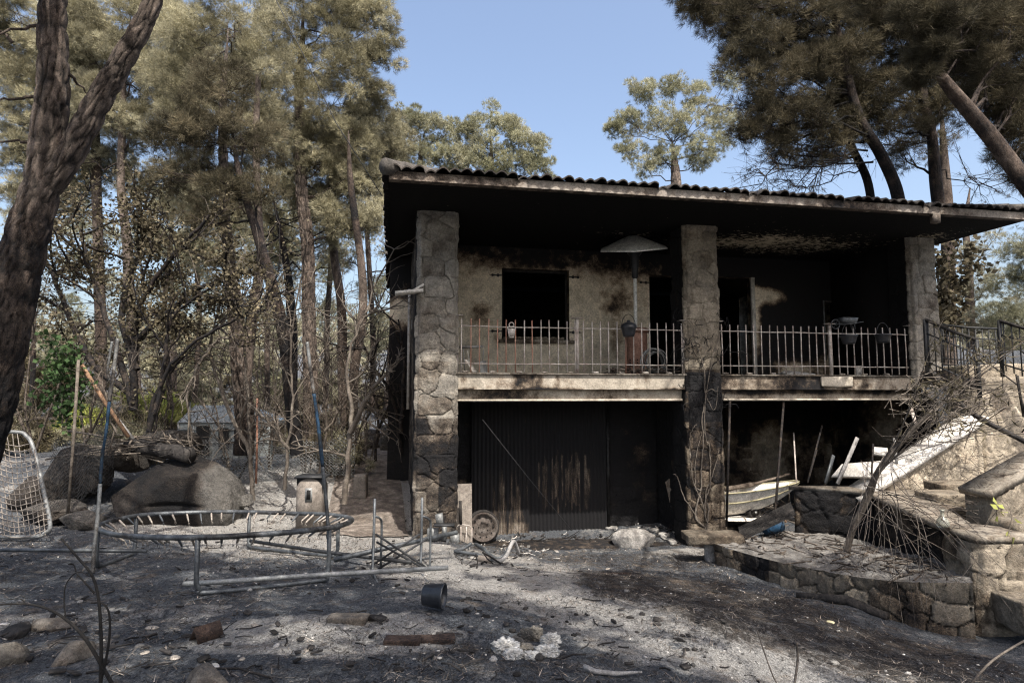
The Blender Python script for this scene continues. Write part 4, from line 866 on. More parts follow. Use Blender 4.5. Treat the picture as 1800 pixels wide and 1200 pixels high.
prof = [(-.10,0),(0,.13),(.10,0),(.08,0),(0,.10),(-.08,0)]; d1_ = norm((.55,.8,0)); s1_ = norm((.8,-.55,0))
V = [g + s1_*a*.62 + np.array([0,0,b*.75]) + d1_*t for t in (-.02,.17) for a, b in prof]
o.add(V, np.array([[i,(i+1)%6,6+(i+1)%6,6+i] for i in range(6)]), .7, .55); o.F.append(np.array([[0,5,4,1],[1,4,3,2],[6,7,10,11],[7,8,9,10]])); build(o, 'shell', M['terracotta'], t_)
stones = [(88,1106,(.20,.13,.07),'smallstone','brown rounded stone half sunk in the ash at far left',.7),(127,1160,(.15,.09,.09),'smallstone','grey wedge-shaped stone beside the burnt sapling',.8),
 (365,1200,(.16,.10,.09),'smallstone','dark cracked rock cut by the bottom picture edge',.7),(10,1165,(.12,.1,.11),'stone','brown rock in the bottom left corner',.8),(30,1112,(.17,.09,.07),'charwood','charred black hummock at the far left',1),
 (268,1106,(.05,.03,.018),'smallstone','small pale tan stone left of the ridge tile',1.5),(162,1143,(.02,.015,.03),'smallstone','small upright whitish stone beside the sapling stem',1.7),(307,1158,(.045,.03,.015),'smallstone','flat cream stone below the ridge tile',1.6),
 (255,1148,(.035,.025,.01),'smallstone','small cream stone right of the sapling',1.5),(378,1172,(.05,.02,.012),'ash','thin white flake of stone above the cut rock',1.3),(8,1098,(.035,.02,.01),'ash','white flake at the left edge of the ash path',1.4),
 (540,1142,(.035,.025,.012),'smallstone','cream stone left of the bricks, nearest the camera',1.5),(448,1100,(.04,.025,.015),'smallstone','flat grey stone between ridge tile and concrete piece',1.1),(425,1160,(.03,.02,.012),'smallstone','small light stone in the lower left foreground grit',1.5),
 (1460,1094,(.04,.03,.012),'paleleaf','pale green fallen leaf on the dark drive',1.0),(1068,1000,(.05,.03,.012),'smallstone','little tan stone on the drive before the garage',1.2),(1300,1010,(.04,.03,.01),'smallstone','light brown curled leaf on the dark needles',1.2)]
for k, (px, py, r, mt, lb, ti) in enumerate(stones):
    leafy = 'leaf' in lb; gstone(px, py, r, mt, lb, 'fallen_leaf' if leafy else 'stone', 'leaf' if leafy else 'stone', 20+k, .45 if max(r) < .08 else .15, ti*(.8 if max(r) > .08 else 1), .4 if ti < 1 else .0, None, k*1.3)
# foil ring
def foil(px, py, r, seed, lb, mt='foil', n=26):
    g = G(px, py); Vu, Q = cube_sphere(n); p = norm_rows(Vu); rr = 1 + .2*nz(p, seed, 3) + .22*np.abs(nz(p, seed+1, 6)) - .3*np.abs(nz(p, seed+2, 10)) + .16*np.abs(nz(p, seed+3, 24))
    o = MB(); o.add(p*rr[:,None]*np.array(r) + g + (0,0,r[2]*.6), [Q]); return solo(o, 'crumpled_foil' if mt == 'foil' else 'charred_stone', M[mt], lb, 'foil' if mt == 'foil' else 'stone')
foil(888,1146,(.085,.06,.05),1,'leftmost crumpled foil lump of the foil ring'); foil(902,1158,(.06,.05,.035),2,'front left crumpled foil lump of the foil ring')
foil(966,1136,(.075,.05,.055),3,'upper right crumpled foil lump of the foil ring'); foil(962,1152,(.08,.05,.04),4,'largest lower right crumpled foil lump of the ring'); foil(934,1158,(.06,.04,.03),5,'greyish foil lump at the front centre of ring')
foil(925,1124,(.045,.04,.05),6,'grey charred stone at the back of the foil ring','boulder'); foil(942,1124,(.045,.04,.055),7,'dark grey stone right at the back of the ring','stone'); foil(922,1146,(.065,.04,.03),8,'dark flat lump in the middle of the foil ring','stone'); foil(906,1132,(.06,.05,.03),9,'tan stone at the back left of the foil ring','boulder')
pipeobj('charred_stick', [G(1027,1180)+(0,0,.03), G(1045,1186)+(0,0,.02), G(1085,1191)+(0,0,.025), G(1128,1188)+(0,0,.02)], [.018,.016,.013,.007], 'ashwood', 'grey ashy stick lying at the bottom middle foreground', 'stick')
pipeobj('charred_stick', [G(478,1196)+(0,0,.01), G(420,1180)+(0,0,.015), G(330,1180)+(0,0,.015)], [.006,.008,.004], 'charwood', 'thin black stick at the bottom left beside the cut rock', 'stick')
pipeobj('charred_stick', [G(1560,1090)+(0,0,.03), G(1490,1062)+(0,0,.04), G(1400,1050)+(0,0,.03)], [.05,.06,.03], 'charwood', 'black charred log below the planter wall', 'log')
# stove-like metal bin behind the trampoline
bc = gz(P(548,900,10.3)); w_ = .20; hh_ = bc[2]; top = P(548,838,10.3)[2]
t_ = thing('garden_incinerator', 'grey metal box with arched front and small dark slot, behind the trampoline', 'incinerator', bc)
o = MB(); H_ = top-hh_; arch = [(-.20,0),(.20,0),(.20,H_-.17)] + [(.20*cos(a), H_-.17+.17*sin(a)) for a in np.linspace(0,pi,14)[1:-1]] + [(-.20,H_-.17)]
n = len(arch); V = [bc+(x,-.17,z) for x,z in arch]+[bc+(x,.17,z) for x,z in arch]; o.add(V, [np.array([[i,(i+1)%n,n+(i+1)%n,n+i] for i in range(n)]), np.array([list(range(n))[::-1]]), np.array([[n+i for i in range(n)]])], .85, .2); build(o, 'body', M['zinc'], t_)
o = MB(); o.box(bc+(-.205,-.15,H_-.3), bc+(-.201,.15,H_)); o.box(bc+(-.23,-.2,H_+.003), bc+(.25,.2,H_+.03)); o.box(bc+(-.2,-.14,H_-.25), bc+(.2,-.10,H_+.002)); build(o, 'top_plate', M['blackiron'], t_)
o = MB(); o.box(bc+(-.055,-.185,H_-.36), bc+(.055,-.1725,H_-.15)); sl_ = build(o, 'slot_frame', M['palesteel'], t_); o = MB(); o.box(bc+(-.032,-.188,H_-.33), bc+(.032,-.1855,H_-.18)); build(o, 'slot', M['black'], sl_)
o = MB(); g = gz(P(634,880,12.2)); o.cubes(g+(0,0,.22), (.12,.12,.24), 6, .02, .01, 3, tint=.8, soot=.2); solo(o, 'small_post_box', M['zinc'], 'small grey weathered box beside the path', 'box')
# ------------------------------------------------------------------ right side: planter, walls, stairs, bench slabs
TAN = 'stone_tan'
def wxy(px, py, Y): return tuple(P(px, py, Y)[:2])
pl = thing('stone_planter', 'low mossy stone retaining bed running from the middle pillar to the right', 'planter', (3.8,7.6,-2.4))
fp = np.array([(2.98,9.35),(3.25,8.6),(3.62,7.7),(4.05,6.9),(4.60,6.42)]); ft = [-2.19,-2.17,-2.1,-2.0,-1.88]
fine = smoothp(np.c_[fp, ft], 10); path = fine[:, :2][::-1]; tops = fine[:, 2][::-1]; arc = np.r_[0, np.cumsum(np.linalg.norm(np.diff(path, axis=0), axis=1))]
path = path[::-1]; tops = tops[::-1]; arc = np.r_[0, np.cumsum(np.linalg.norm(np.diff(path, axis=0), axis=1))]
o = MB(); zt_ = lambda x: np.interp(x, arc, tops)
stone_skin(o, path, -2.75, -1.9, 71, .27, .21, .014, lambda V: np.clip(.45*(V[:,1] > 8.3)+.30+.15*np.sin(V[:,1]*4),0,1), False, 0, .06, .035, ztop=zt_, tr=(.42,.95), jt=.4, edge=False)
build(o, 'front_wall', M[TAN], pl, smooth=True)
back = np.array([(4.45,10.1),(4.75,9.9),(4.95,9.0),(4.9,8.0),(4.9,7.0)])
bf = smoothp(np.c_[back, np.zeros(5)], 10)[:, :2]
o = MB(); m_ = len(path)
idx = np.linspace(0, 1, 41)
def interp(pp, t): s_ = np.linspace(0, 1, len(pp)); return np.stack([np.interp(t, s_, pp[:,0]), np.interp(t, s_, pp[:,1])], 1)
def soil(a, b):
    p0, p1 = interp(path, a), interp(bf, a); xy = p0*(1-b[:,None]) + p1*b[:,None]; z = np.interp(a, np.linspace(0,1,m_), tops) + .02*b - .01
    z = z + .05*(fbm(xy[:,0]*4, xy[:,1]*4, 8)-.47)*np.minimum(1, b*6) + .06*(fbm(xy[:,0]*13, xy[:,1]*13, 4)-.47)*np.minimum(1, b*8); return np.c_[xy, z]
o.grid(soil, 90, 90, .42, .3); build(o, 'ash_fill', M['ash'], pl, smooth=True)
def wallthing(nm, lb, poly, z0, z1, seed, sf=None, mt=TAN, cop=None, cw=.36, ch=.28, tr=(.6,1.15), jt=1.1, res=.024, loc=None, cat='wall'):
    x, y = np.mean(poly, axis=0); t_ = thing(nm, lb, cat, (x, y, z0)); o = MB(); stone_skin(o, poly, z0, z1, seed, cw, ch, res, sf, True, 0, .03, .04, tr=tr, jt=jt); build(o, 'masonry', M[mt], t_, smooth=True)
    return t_
# bent wall with flat coping, ending in a pier
def ccw(p): p = np.array(p); a = np.sum(p[:,0]*np.roll(p[:,1],-1)-np.roll(p[:,0],-1)*p[:,1]); return p if a > 0 else p[::-1]
zc_ = -1.46
cop = ccw([(4.36,10.02),(5.25,9.45),(4.78,7.3),(4.70,6.48),(5.27,6.50),(5.48,6.92),(5.15,7.15),(6.25,10.05)])
core = ccw([(4.42,9.98),(5.36,9.42),(4.88,7.25),(4.80,6.56),(5.19,6.57),(5.36,6.90),(5.08,7.10),(6.15,10.02)])
bw = thing('coping_wall', 'dark stone garden wall with flat ashy coping and tan end pier', 'wall', (5,8,-2.6))
o = MB(); stone_skin(o, core, -2.75, zc_-.05, 81, .36, .30, .024, lambda V: np.clip(1.1*(V[:,1] > 6.75)*(V[:,0] < 5.4) - .25*(V[:,1] < 7.4),0,.9), True, 0, .035, .05, tr=(.6,1.1)); build(o, 'masonry', M[TAN], bw, smooth=True)
o = MB(); o.prism(cop, zc_-.06, zc_, .7, .4)
build(o, 'coping_slab', M['concrete'], bw)
pr = thing('stone_pier', 'square tan stone pier at the near end of the coping wall', 'pier', (5.0,6.6,-2.7))
o = MB(); pp = ccw([(4.72,6.50),(5.22,6.52),(5.2,6.98),(4.74,6.98)]); stone_skin(o, pp, -2.75, zc_-.065, 83, .34, .26, .02, lambda V: .12+.25*(V[:,0]<4.78), True, .06, .055, .035, tr=(.65,1.1), jt=.55); build(o, 'masonry', M[TAN], pr, smooth=True)
# stair block: sunlit rubble wall under a sloping slab, second wall and steps
def quadwall(nm, lb, pts, thick, seed, sf, mt=TAN, res=.028, tr=(.7,1.15), ctop=None, cw=.4, ch=.3, cat='wall'):
    """vertical wall between two ground points with a sloping top: pts = (px0,Y0,ytop0),(px1,Y1,ytop1), zbottom"""
    (px0,Y0,t0),(px1,Y1,t1), zb = pts; a = P(px0,t0,Y0); b = P(px1,t1,Y1); L = np.linalg.norm((b-a)[:2]); o = MB()
    d = (b-a)[:2]/L; nrm = np.array([-d[1], d[0]]); path_ = np.array([a[:2], b[:2]])
    stone_skin(o, path_, zb, a[2], seed, cw, ch, res, sf, False, 0, .035, .05, tr=tr, ztop=lambda x: a[2]+(b[2]-a[2])*x/L)
    q = [np.r_[a[:2], zb], np.r_[b[:2], zb], b, a]; q2 = [p + np.r_[nrm*thick, 0] for p in q]; V = np.array(q+q2) + np.r_[nrm*.02, 0]
    o.add(V, np.array([[4,7,6,5],[3,2,6,7],[1,5,6,2],[0,3,7,4]]), 1, .1)
    t_ = thing(nm, lb, cat, (a[0], a[1], zb)); build(o, 'masonry', M[mt], t_, smooth=False); return t_, a, b, d, nrm
t1_, a, b, d, nrm = quadwall('stair_wall', 'sunlit tan rubble wall below the sloping white slab', ((1560,9.6,850),(1725,9.9,742),-2.6), .5, 91, lambda V: .03+0*V[:,0], tr=(1.2,1.75))
o = MB(); a2, b2 = a-(b-a)*.30+(0,0,.05), b+(b-a)*.02+(0,0,.05); o.obox((a2+b2)/2 + np.r_[nrm*.16,0], (norm(b2-a2), np.r_[nrm,0], np.cross(norm(b2-a2), np.r_[nrm,0])), (np.linalg.norm(b2-a2)/2, .26, .035), 1.15, .1); build(o, 'coping_slab', M['white'], t1_, label='sloping white stone slab')
t2_, a, b, d, nrm = quadwall('stair_wall', 'high tan rubble wall right of the sloping white slab', ((1722,10.1,690),(1960,10.6,640),-2.4), .6, 92, lambda V: .03+.2*(V[:,2]>-.35), tr=(1.0,1.6))
t3_, a, b, d, nrm = quadwall('stair_wall', 'nearer stair wall with a broad needle-strewn sloping slab', ((1752,7.55,872),(1950,7.9,760),-2.2), .4, 93, lambda V: .15+0*V[:,0])
o = MB(); a2, b2 = a-(b-a)*.05+(0,0,.05), b+(b-a)*.3+(0,0,.05); o.obox((a2+b2)/2 + np.r_[nrm*.2,0], (norm(b2-a2), np.r_[nrm,0], np.cross(norm(b2-a2), np.r_[nrm,0])), (np.linalg.norm(b2-a2)/2, .22, .04), .8, .35); build(o, 'coping_slab', M['concrete'], t3_)
st_ = thing('garden_steps', 'short flight of tan stone steps between the two stair walls', 'steps', (6.2,8.6,-2.3))
for k, (px0, px1, py0, py1, Y) in enumerate([(1640,1712,868,892,8.6),(1600,1700,892,915,8.2),(1655,1760,850,866,9.0)]):
    a, b = P(px0,py0,Y), P(px1,py1,Y); o = MB(); o.cubes((a+b)/2+(0,.2,0), (abs(b[0]-a[0])/2,.22,abs(b[2]-a[2])/2), 8, .025, .012, 5+k, tint=.8, soot=.4); build(o, 'step', M[TAN], st_, smooth=True)
for k, (px0, px1, py0, py1, Y, lb) in enumerate([(1772,1850,920,1000,6.9,'brown rounded boulder right of the end pier'),(1768,1860,995,1040,6.6,'pale square stone block low at the right picture edge'),(1775,1860,1050,1110,6.2,'lowest tan stone block at the right picture edge')]):
    a, b = P(px0,py0,Y), P(px1,py1,Y); o = MB(); o.cubes((a+b)/2+(0,.1,0), (abs(b[0]-a[0])/2,.25,abs(b[2]-a[2])/2), 14, .07 if k == 0 else .02, .025, 15+k, tint=.7 if k==0 else .75, soot=.35); solo(o, 'stone_block', M[TAN], lb, 'stone', smooth=True)
o = MB(); g = P(1800,1010,6.0)
bt = P(1657,917,6.95); bt[2] = zc_+.002
t_ = thing('glass_flask', 'round-bellied dusty glass flask standing on the flat coping', 'flask', bt); o = MB(); o.lathe([(0,0),(.045,.0),(.062,.02),(.066,.045),(.055,.08),(.03,.11),(.018,.13),(.016,.17),(.024,.178),(.024,.19),(.0,.19)], bt, n=24); build(o, 'body', M['bottle'], t_, smooth=True)
# railings of the stairs
def iron_rail(nm, lb, pa, pb, h, n, rr=.014, char=False):
    pa, pb = np.asarray(pa), np.asarray(pb); t_ = thing(nm, lb, 'railing', pa)
    o = MB(); o.tube([pa+(0,0,h), (pa+pb)/2+(0,0,h-.02), pb+(0,0,h)], .028 if char else .02, 7); build(o, 'handrail', M['charwood'] if char else M['blackiron'], t_)
    for z in (.12, h*.72): o = MB(); o.tube([pa+(0,0,z), pb+(0,0,z)], .014, 5); build(o, 'rail', M['blackiron'], t_)
    for k in range(n):
        p = pa + (pb-pa)*(k+.5)/n; o = MB(); o.tube([p+(0,0,.02), p+(0,0,h-.02)], .011, 5); build(o, 'baluster', M['blackiron'], t_)
    for p in (pa, pb): o = MB(); o.box(p-(.022,.022,.1), p+(.022,.022,h)); build(o, 'post', M['blackiron'], t_)
iron_rail('stair_railing', 'black iron railing dropping to the right beside the right pillar', P(1630,648,10.4), P(1722,690,9.8), .83, 8, char=True)
iron_rail('stair_railing', 'black iron railing with charred handrail behind the stair landing', P(1655,640,12.2), P(1760,650,11.8), .78, 9)
iron_rail('stair_railing', 'dark railing section at the right picture edge by the landing', P(1762,652,10.5), P(1850,680,9.9), .85, 6, char=True)
o = MB(); a = P(1640,665,10.9); o.obox(P(1665,668,10.6), (norm((1,0,-.2)),(0,1,0),norm((.2,0,1))), (.30,.25,.1), .9, .75); solo(o, 'landing_slab', M['concrete'], 'dark sloping landing slab at the foot of the right pillar', 'slab')
stl = thing('stone_landing', 'pale stepped stone landing between the stair railings', 'steps', P(1740,690,11))
for k, (px0,px1,py0,py1,Y) in enumerate([(1690,1800,640,665,11.6),(1712,1850,662,690,10.9),(1740,1900,688,712,10.3)]):
    a, b = P(px0,py0,Y), P(px1,py1,Y); o = MB(); o.cubes((a+b)/2+(0,.3,-.1), (abs(b[0]-a[0])/2,.4,abs(b[2]-a[2])/2+.1), 8, .03, .015, 35+k, tint=.95, soot=.12); build(o, 'step', M[TAN], stl, smooth=True)
# can-like bollard and threshold at the middle pillar
g = G(1249,985); cp = thing('ribbed_can', 'upright grey ribbed can at the left end of the planter', 'can', g); o = MB()
prof = [(0,0),(.085,0)]; 
for k in range(12): prof += [(.085,.01+k*.026),(.091,.02+k*.026)]
prof += [(.085,.335),(.09,.345),(.08,.35),(.0,.34)]; o.lathe(prof, g, n=22, tint=1.0, soot=.1); build(o, 'body', M['ashwood'], cp)
o = MB(); o.cubes(P(1252,944,9.55), (.42,.22,.07), 10, .03, .02, 6, tint=.55, soot=.45); solo(o, 'threshold_stone', M[TAN], 'dark flat stone at the foot of the middle pillar', 'stone', smooth=True)
# ------------------------------------------------------------------ right bay: boat, board, drum, planks
bo = HP(upx(1330,1.2,880),1.2,-2.3); t_ = thing('small_boat', 'white scorched boat hull with pale green stripe under the right balcony', 'boat', bo)
tipx = HP(*ray_h(1405,845,.5)); st0 = HP(*ray_h(1205,850,1.15))
def hull(a, b, z0f, z1f):
    # a along the boat from the stern to the bow; b from keel to gunwale on the near side
    cl = st0 + np.outer(a, tipx-st0); half = .42*np.sqrt(np.clip(1-a**2.6,0,1)); 
    z = z0f(a) + (z1f(a)-z0f(a))*b; sd = norm(np.cross(tipx-st0,(0,0,1)))
    return cl[:, :2] + (sd[:2][None]*(half*(.35+.65*b**.7))[:,None]), z
zb0 = lambda a: tipx[2]-.66+.62*a**3.2; zt0 = lambda a: tipx[2]-.22+.22*a**2; zmid = lambda a: zb0(a)+(zt0(a)-zb0(a))*.55
def side(s_, zf0, zf1, b0, b1, nm, mt, off=0.0, soot=.06, tint=1.25):
    def fn(a, b):
        bb = b0+(b1-b0)*b; cl = st0 + np.outer(a, tipx-st0); half = (.42+off)*np.sqrt(np.clip(1-a**2.4,0,1)); z = zb0(a)+(zt0(a)-zb0(a))*bb; sd = norm(np.cross(tipx-st0,(0,0,1)))*s_
        w = half*(.25+.75*bb**.65); return np.c_[cl[:,0]+sd[0]*w, cl[:,1]+sd[1]*w, z]
    o = MB(); o.grid(fn, 50, 10, tint, soot); return o
o = side(1,0,0,0,1,'','',0); o2 = side(-1,0,0,0,1,'','',0); o.V += o2.V; o.T += o2.T; o.S += o2.S; o.F += [f+o.n for f in o2.F]; o.n += o2.n
build(o, 'hull', M['white'], t_, smooth=True)
for s_ in (1,-1):
    for bb, nm, mt in ((.55,'rubbing_strake','paleleaf'),(1.0,'gunwale','paleleaf')):
        a = np.linspace(0,.995,40); cl = st0 + np.outer(a, tipx-st0); half = .428*np.sqrt(np.clip(1-a**2.4,0,1)); z = zb0(a)+(zt0(a)-zb0(a))*bb; sd = norm(np.cross(tipx-st0,(0,0,1)))*s_; w = half*(.25+.75*bb**.65)
        o = MB(); o.tube(np.c_[cl[:,0]+sd[0]*w, cl[:,1]+sd[1]*w, z], .014, 5); build(o, nm, M[mt], t_)
o = MB(); q = smoothp([HP(*ray_h(1275,872,1.0))+(0,0,.13), HP(*ray_h(1330,862,1.0))+(0,0,.14), HP(*ray_h(1388,838,1.0))+(0,0,.06)]); o.tube(q, [.05]*6+[.03]*7, 6, .8, .5); build(o, 'torn_deck_edge', M['oldwood'], t_)
c = HP(*ray_h(1318,905,.75)); c[2] = HP(0,0,ray_h(1318,911,.75)[2])[2]; o = MB(); Vu, Q = cube_sphere(14); p = norm_rows(Vu)*np.array([.62,.22,.035]); o.add(p@np.array([U, VV, (0,0,1)])+c, [Q], 1, .1); solo(o, 'surfboard', M['white'], 'white narrow board lying below the boat hull', 'board', smooth=True)
c = HP(*ray_h(1324,899,.7)); t_ = thing('burnt_motor', 'round charred motor with shiny hub resting on the white board', 'motor', c); ax = norm(-VV+U*.1)
o = MB(); o.lathe([(.05,-.07),(.125,-.07),(.14,-.04),(.14,.04),(.125,.06),(.10,.065),(.095,.03),(.05,.03),(.045,.07),(.0,.075)], c, ax, 20)
for k in range(14): a = k*.449; o.obox(c+np.array(U)*.14*cos(a)+np.array([0,0,.14*sin(a)]), (norm(U*cos(a)+np.array([0,0,sin(a)])), VV, norm(np.array([0,0,cos(a)])-U*sin(a))), (.018,.05,.012))
build(o, 'housing', M['charwood'], t_)
o = MB(); o.lathe([(.022,.07),(.02,.085),(0,.09)], c, ax, 10); build(o, 'hub', M['palesteel'], t_)
c = HP(*ray_h(1358,926,.35)); t_ = thing('blue_drum', 'melted blue plastic drum lying by the coping wall', 'drum', c); o = MB(); o.lathe([(0,-.2),(.10,-.2),(.115,-.17),(.105,-.15),(.12,-.02),(.105,.0),(.12,.03),(.11,.17),(.115,.19),(.10,.2),(0,.19)], c, norm(U+VV*.3), 18, soot=.3); build(o, 'body', M['blue'], t_)
planks = [((1507,769,9.9),(1472,850,9.7),.055,'ashwood','pale upright plank leaning behind the coping wall'),((1465,800,10.2),(1451,849,10.0),.05,'steel','ribbed grey bar leaning left of the pale plank'),((1378,700,11.4),(1362,910,10.2),.05,'oldwood','tall brown plank standing behind the boat bow'),
 ((1436,790,11),(1420,848,10.6),.03,'oldwood','dark stick behind the left end of the coping'),((1368,895,10.1),(1382,918,10.0),.03,'wood','short pale stick leaning on the tall brown plank'),((1535,780,9.8),(1532,835,9.6),.035,'oldwood','thin upright slat before the white slab'),((1572,770,9.8),(1576,815,9.6),.04,'ashwood','short upright slat beside the white slab'),
 ((1599,710,10.6),(1612,752,10.3),.055,'rust','pinkish strip hanging under the right end of the balcony'),((1395,760,12),(1400,848,11.2),.025,'rust','thin rusty rod in the dark right bay'),((1445,748,11.8),(1420,845,11),.04,'oldwood','grey plank leaning in the dark back of right bay'),((1283,705,10.7),(1277,925,10.7),.05,'oldwood','dark vertical plank beside the middle pillar')]
for p0, p1, w, mt, lb in planks:
    o = MB(); o.beam(P(*p0), P(*p1), w*(.7 if mt == 'oldwood' else 1), w*.4, (0,1,0), .6 if mt == 'oldwood' else .9, .8 if mt == 'oldwood' else .2); solo(o, 'plank' if mt != 'steel' and mt != 'rust' else 'metal_bar', M[mt], lb, 'plank' if mt not in ('steel','rust') else 'bar')
for q, lb in (([(1462,836,9.9),(1480,815,9.9),(1590,806,9.7),(1592,838,9.6)], 'broken white sheet lying behind the coping wall'), ([(1536,785,10.0),(1560,787,10.0),(1562,800,9.9),(1536,797,9.9)], 'small torn white piece on the dark slope')):
    pts = [P(*x) for x in q]; o = MB(); o.add(pts+[p+np.array([0,.02,-.03]) for p in pts], BOXF, 1, .1); solo(o, 'broken_sheet', M['white'], lb, 'sheet')
o = MB(); a, b = P(1300,938,10.1), P(1394,893,9.7)
o.grid(lambda u,v: a + np.outer(u, b-a) + np.outer(v-.5, (.12,.45,.12)) + np.outer(.018*np.sin(v*50), (0,0,1)), 10, 60, .8, .45); solo(o, 'corrugated_sheet', M['charwood'], 'charred corrugated sheet sloping up beside the blue drum', 'sheet')
R = rng(5); o = MB()
for k in range(60):
    c = HP(upx(R.uniform(1290,1500), 1.2, 900), R.uniform(.5,2.6), ZF+.02+R.random()*.5); d = R.normal(size=3)*(.25,.2,.12); o.tube([c-d, c+R.normal(size=3)*.03, c+d], R.uniform(.006,.02), 4, R.uniform(.5,1.4), .4*R.random())
solo(o, 'charred_debris', M['branch'], 'jumble of charred sticks and rods on the floor of the right bay', 'debris', kind='stuff')

def litter(nm, lb, boxes, n, seed, mt, r0=.004, r1=.014, L0=.05, L1=.3, flat=.25, cat='debris'):
    R = rng(seed); o = MB()
    for k in range(n):
        x0, x1, y0, y1 = boxes[k % len(boxes)]; g = G(R.uniform(x0, x1), R.uniform(y0, y1)); 
        if R.random() < .6:
            d = norm(R.normal(size=3)*(1,1,flat))*R.uniform(L0, L1)/2; c = g + (0,0,abs(d[2])+.01); o.tube(np.array([c-d, c+R.normal(size=3)*.012, c+d]), R.uniform(r0, r1), 5, R.uniform(.4,1.8), .5*R.random())
        else:
            a = R.uniform(0, 6.28); h = np.array([R.uniform(.012,.045), R.uniform(.008,.03), R.uniform(.003,.012)]); t_ = R.normal(size=3)*.25; ax_ = np.array([norm((cos(a),sin(a),t_[0])), (0,0,0), (0,0,0)]); ax_[2] = norm(np.array([t_[1],t_[2],1.])-ax_[0]*(np.array([t_[1],t_[2],1.])@ax_[0])); ax_[1] = np.cross(ax_[2], ax_[0]); o.cubes(g+(0,0,.02), h, 3, .008, .006, k, ax_, R.uniform(.3,1.5), .6*R.random())
    return solo(o, nm, M[mt], lb, cat, kind='stuff')
litter('charred_rubble', 'charred sticks and flakes strewn in front of the garage doors', [(800,930,940,1000),(1060,1230,915,965),(900,1060,940,960)], 190, 11, 'charwood')
litter('pale_rubble', 'pale plaster flakes and slate bits before the garage', [(870,1000,940,985),(1080,1230,920,960),(820,930,950,990)], 120, 12, 'ash', .003, .008, .03, .12)
litter('yard_debris', 'loose charred sticks scattered across the ash yard', [(0,450,1040,1190),(350,850,1070,1190),(800,1300,1000,1180),(300,760,960,1050)], 190, 13, 'charwood', .003, .008, .04, .2, .08)
R = rng(14); o = MB()
for k in range(150):
    a_, b_ = R.uniform(.02,.95), R.uniform(.05,.9); c = soil(np.array([a_]), np.array([b_]))[0] + (0,0,.012); d = norm(R.normal(size=3)*(1,1,.12))*R.uniform(.03,.22); o.tube(smoothp([c-d, c+R.normal(size=3)*.02*(1,1,.3), c+d], 3), R.uniform(.003,.011), 4, R.uniform(.3,1.3), .5, cap=False)
solo(o, 'planter_debris', M['branch'], 'charred twigs lying over the ash in the stone planter', 'twigs', kind='stuff')
R = rng(15); o = MB(); SKIP = 1
for px0, px1, py0, py1, Yy in ((1690,1800,790,860,7.7),(1600,1720,870,930,6.9),(1560,1720,750,830,9.7)):
    for k in range(90):
        c = P(R.uniform(px0, px1), R.uniform(py0, py1), Yy); d = norm(R.normal(size=3)*(1,1,.35))*R.uniform(.02,.10); o.tube(np.array([c-d, c, c+d]), R.uniform(.002,.004), 3, R.uniform(.4,1.4), .4, cap=False)
solo(o, 'slab_litter', M['branch'], 'fine burnt twigs caught on the sloping slabs and coping', 'twigs', kind='stuff')
# ------------------------------------------------------------------ vegetation
def tufts(mb, pos, ax, n, L, Wd, spread, tint, R, droop=0.0):
    N = len(pos); ax = norm_rows(ax); d = ax[:, None, :] + R.normal(size=(N, n, 3)) * spread; d /= np.linalg.norm(d, axis=2)[..., None]
    base = pos[:, None, :] + R.normal(size=(N, n, 3)) * (L * .12); Ls = L * R.uniform(.6, 1.15, (N, n, 1)); tip = base + d * Ls; tip[..., 2] -= droop * Ls[..., 0]
    w = np.cross(d, R.normal(size=(N, n, 3))); w /= np.linalg.norm(w, axis=2)[..., None] + 1e-9; w *= Wd * .5
    V = np.stack([base - w, base + w, tip], 2).reshape(-1, 3); k = np.arange(N * n) * 3
    mb.add(V, np.stack([k, k+1, k+2], 1), np.repeat(tint, n * 3))
def leaves(mb, pos, L, Wd, tint, R, n=1):
    N = len(pos); d = norm_rows(R.normal(size=(N, 3)) + (0, 0, -.2)); w = norm_rows(np.cross(d, R.normal(size=(N, 3)))) ; Ls = L * R.uniform(.6, 1.2, (N, 1))
    up = np.cross(d, w) * Ls * .12
    V = np.stack([pos, pos + d*Ls*.5 + w*Wd*.5 + up, pos + d*Ls, pos + d*Ls*.5 - w*Wd*.5 + up], 1).reshape(-1, 3); k = np.arange(N) * 4
    mb.add(V, np.stack([k, k+1, k+2, k+3], 1), np.repeat(tint, 4))
def pxr(Y): return Y / F
def lobe_tufts(mb, c, r, N, R, L, Wd, n=9, flat=.85, tint=(.75, 1.25), dens=14, spread=.55):
    """a crown lobe made of many small sub-clumps of needle tufts, denser outside, with gaps"""
    m = dens; dirs = norm_rows(R.normal(size=(m, 3)) + (0, 0, .25)); rad = r * R.uniform(.35, 1.12, m)[:, None]; sc = dirs * rad; sc[:, 2] *= flat; sc += c
    sr = r * R.uniform(.13, .36, m); w = sr**2 / np.sum(sr**2); st = R.uniform(tint[0], tint[1], m)
    for k in range(m):
        q = max(4, int(N * w[k])); d = norm_rows(R.normal(size=(q, 3)) + (0, 0, .35)); p = sc[k] + d * (sr[k] * R.uniform(.4, 1.0, q)**.6)[:, None] * (1, 1, .75)
        a = d + norm(sc[k]-c) * .5 + (0, 0, .35); tufts(mb, p, a, n, L, Wd, spread, st[k] * R.uniform(.8, 1.2, q), R)
    return sc
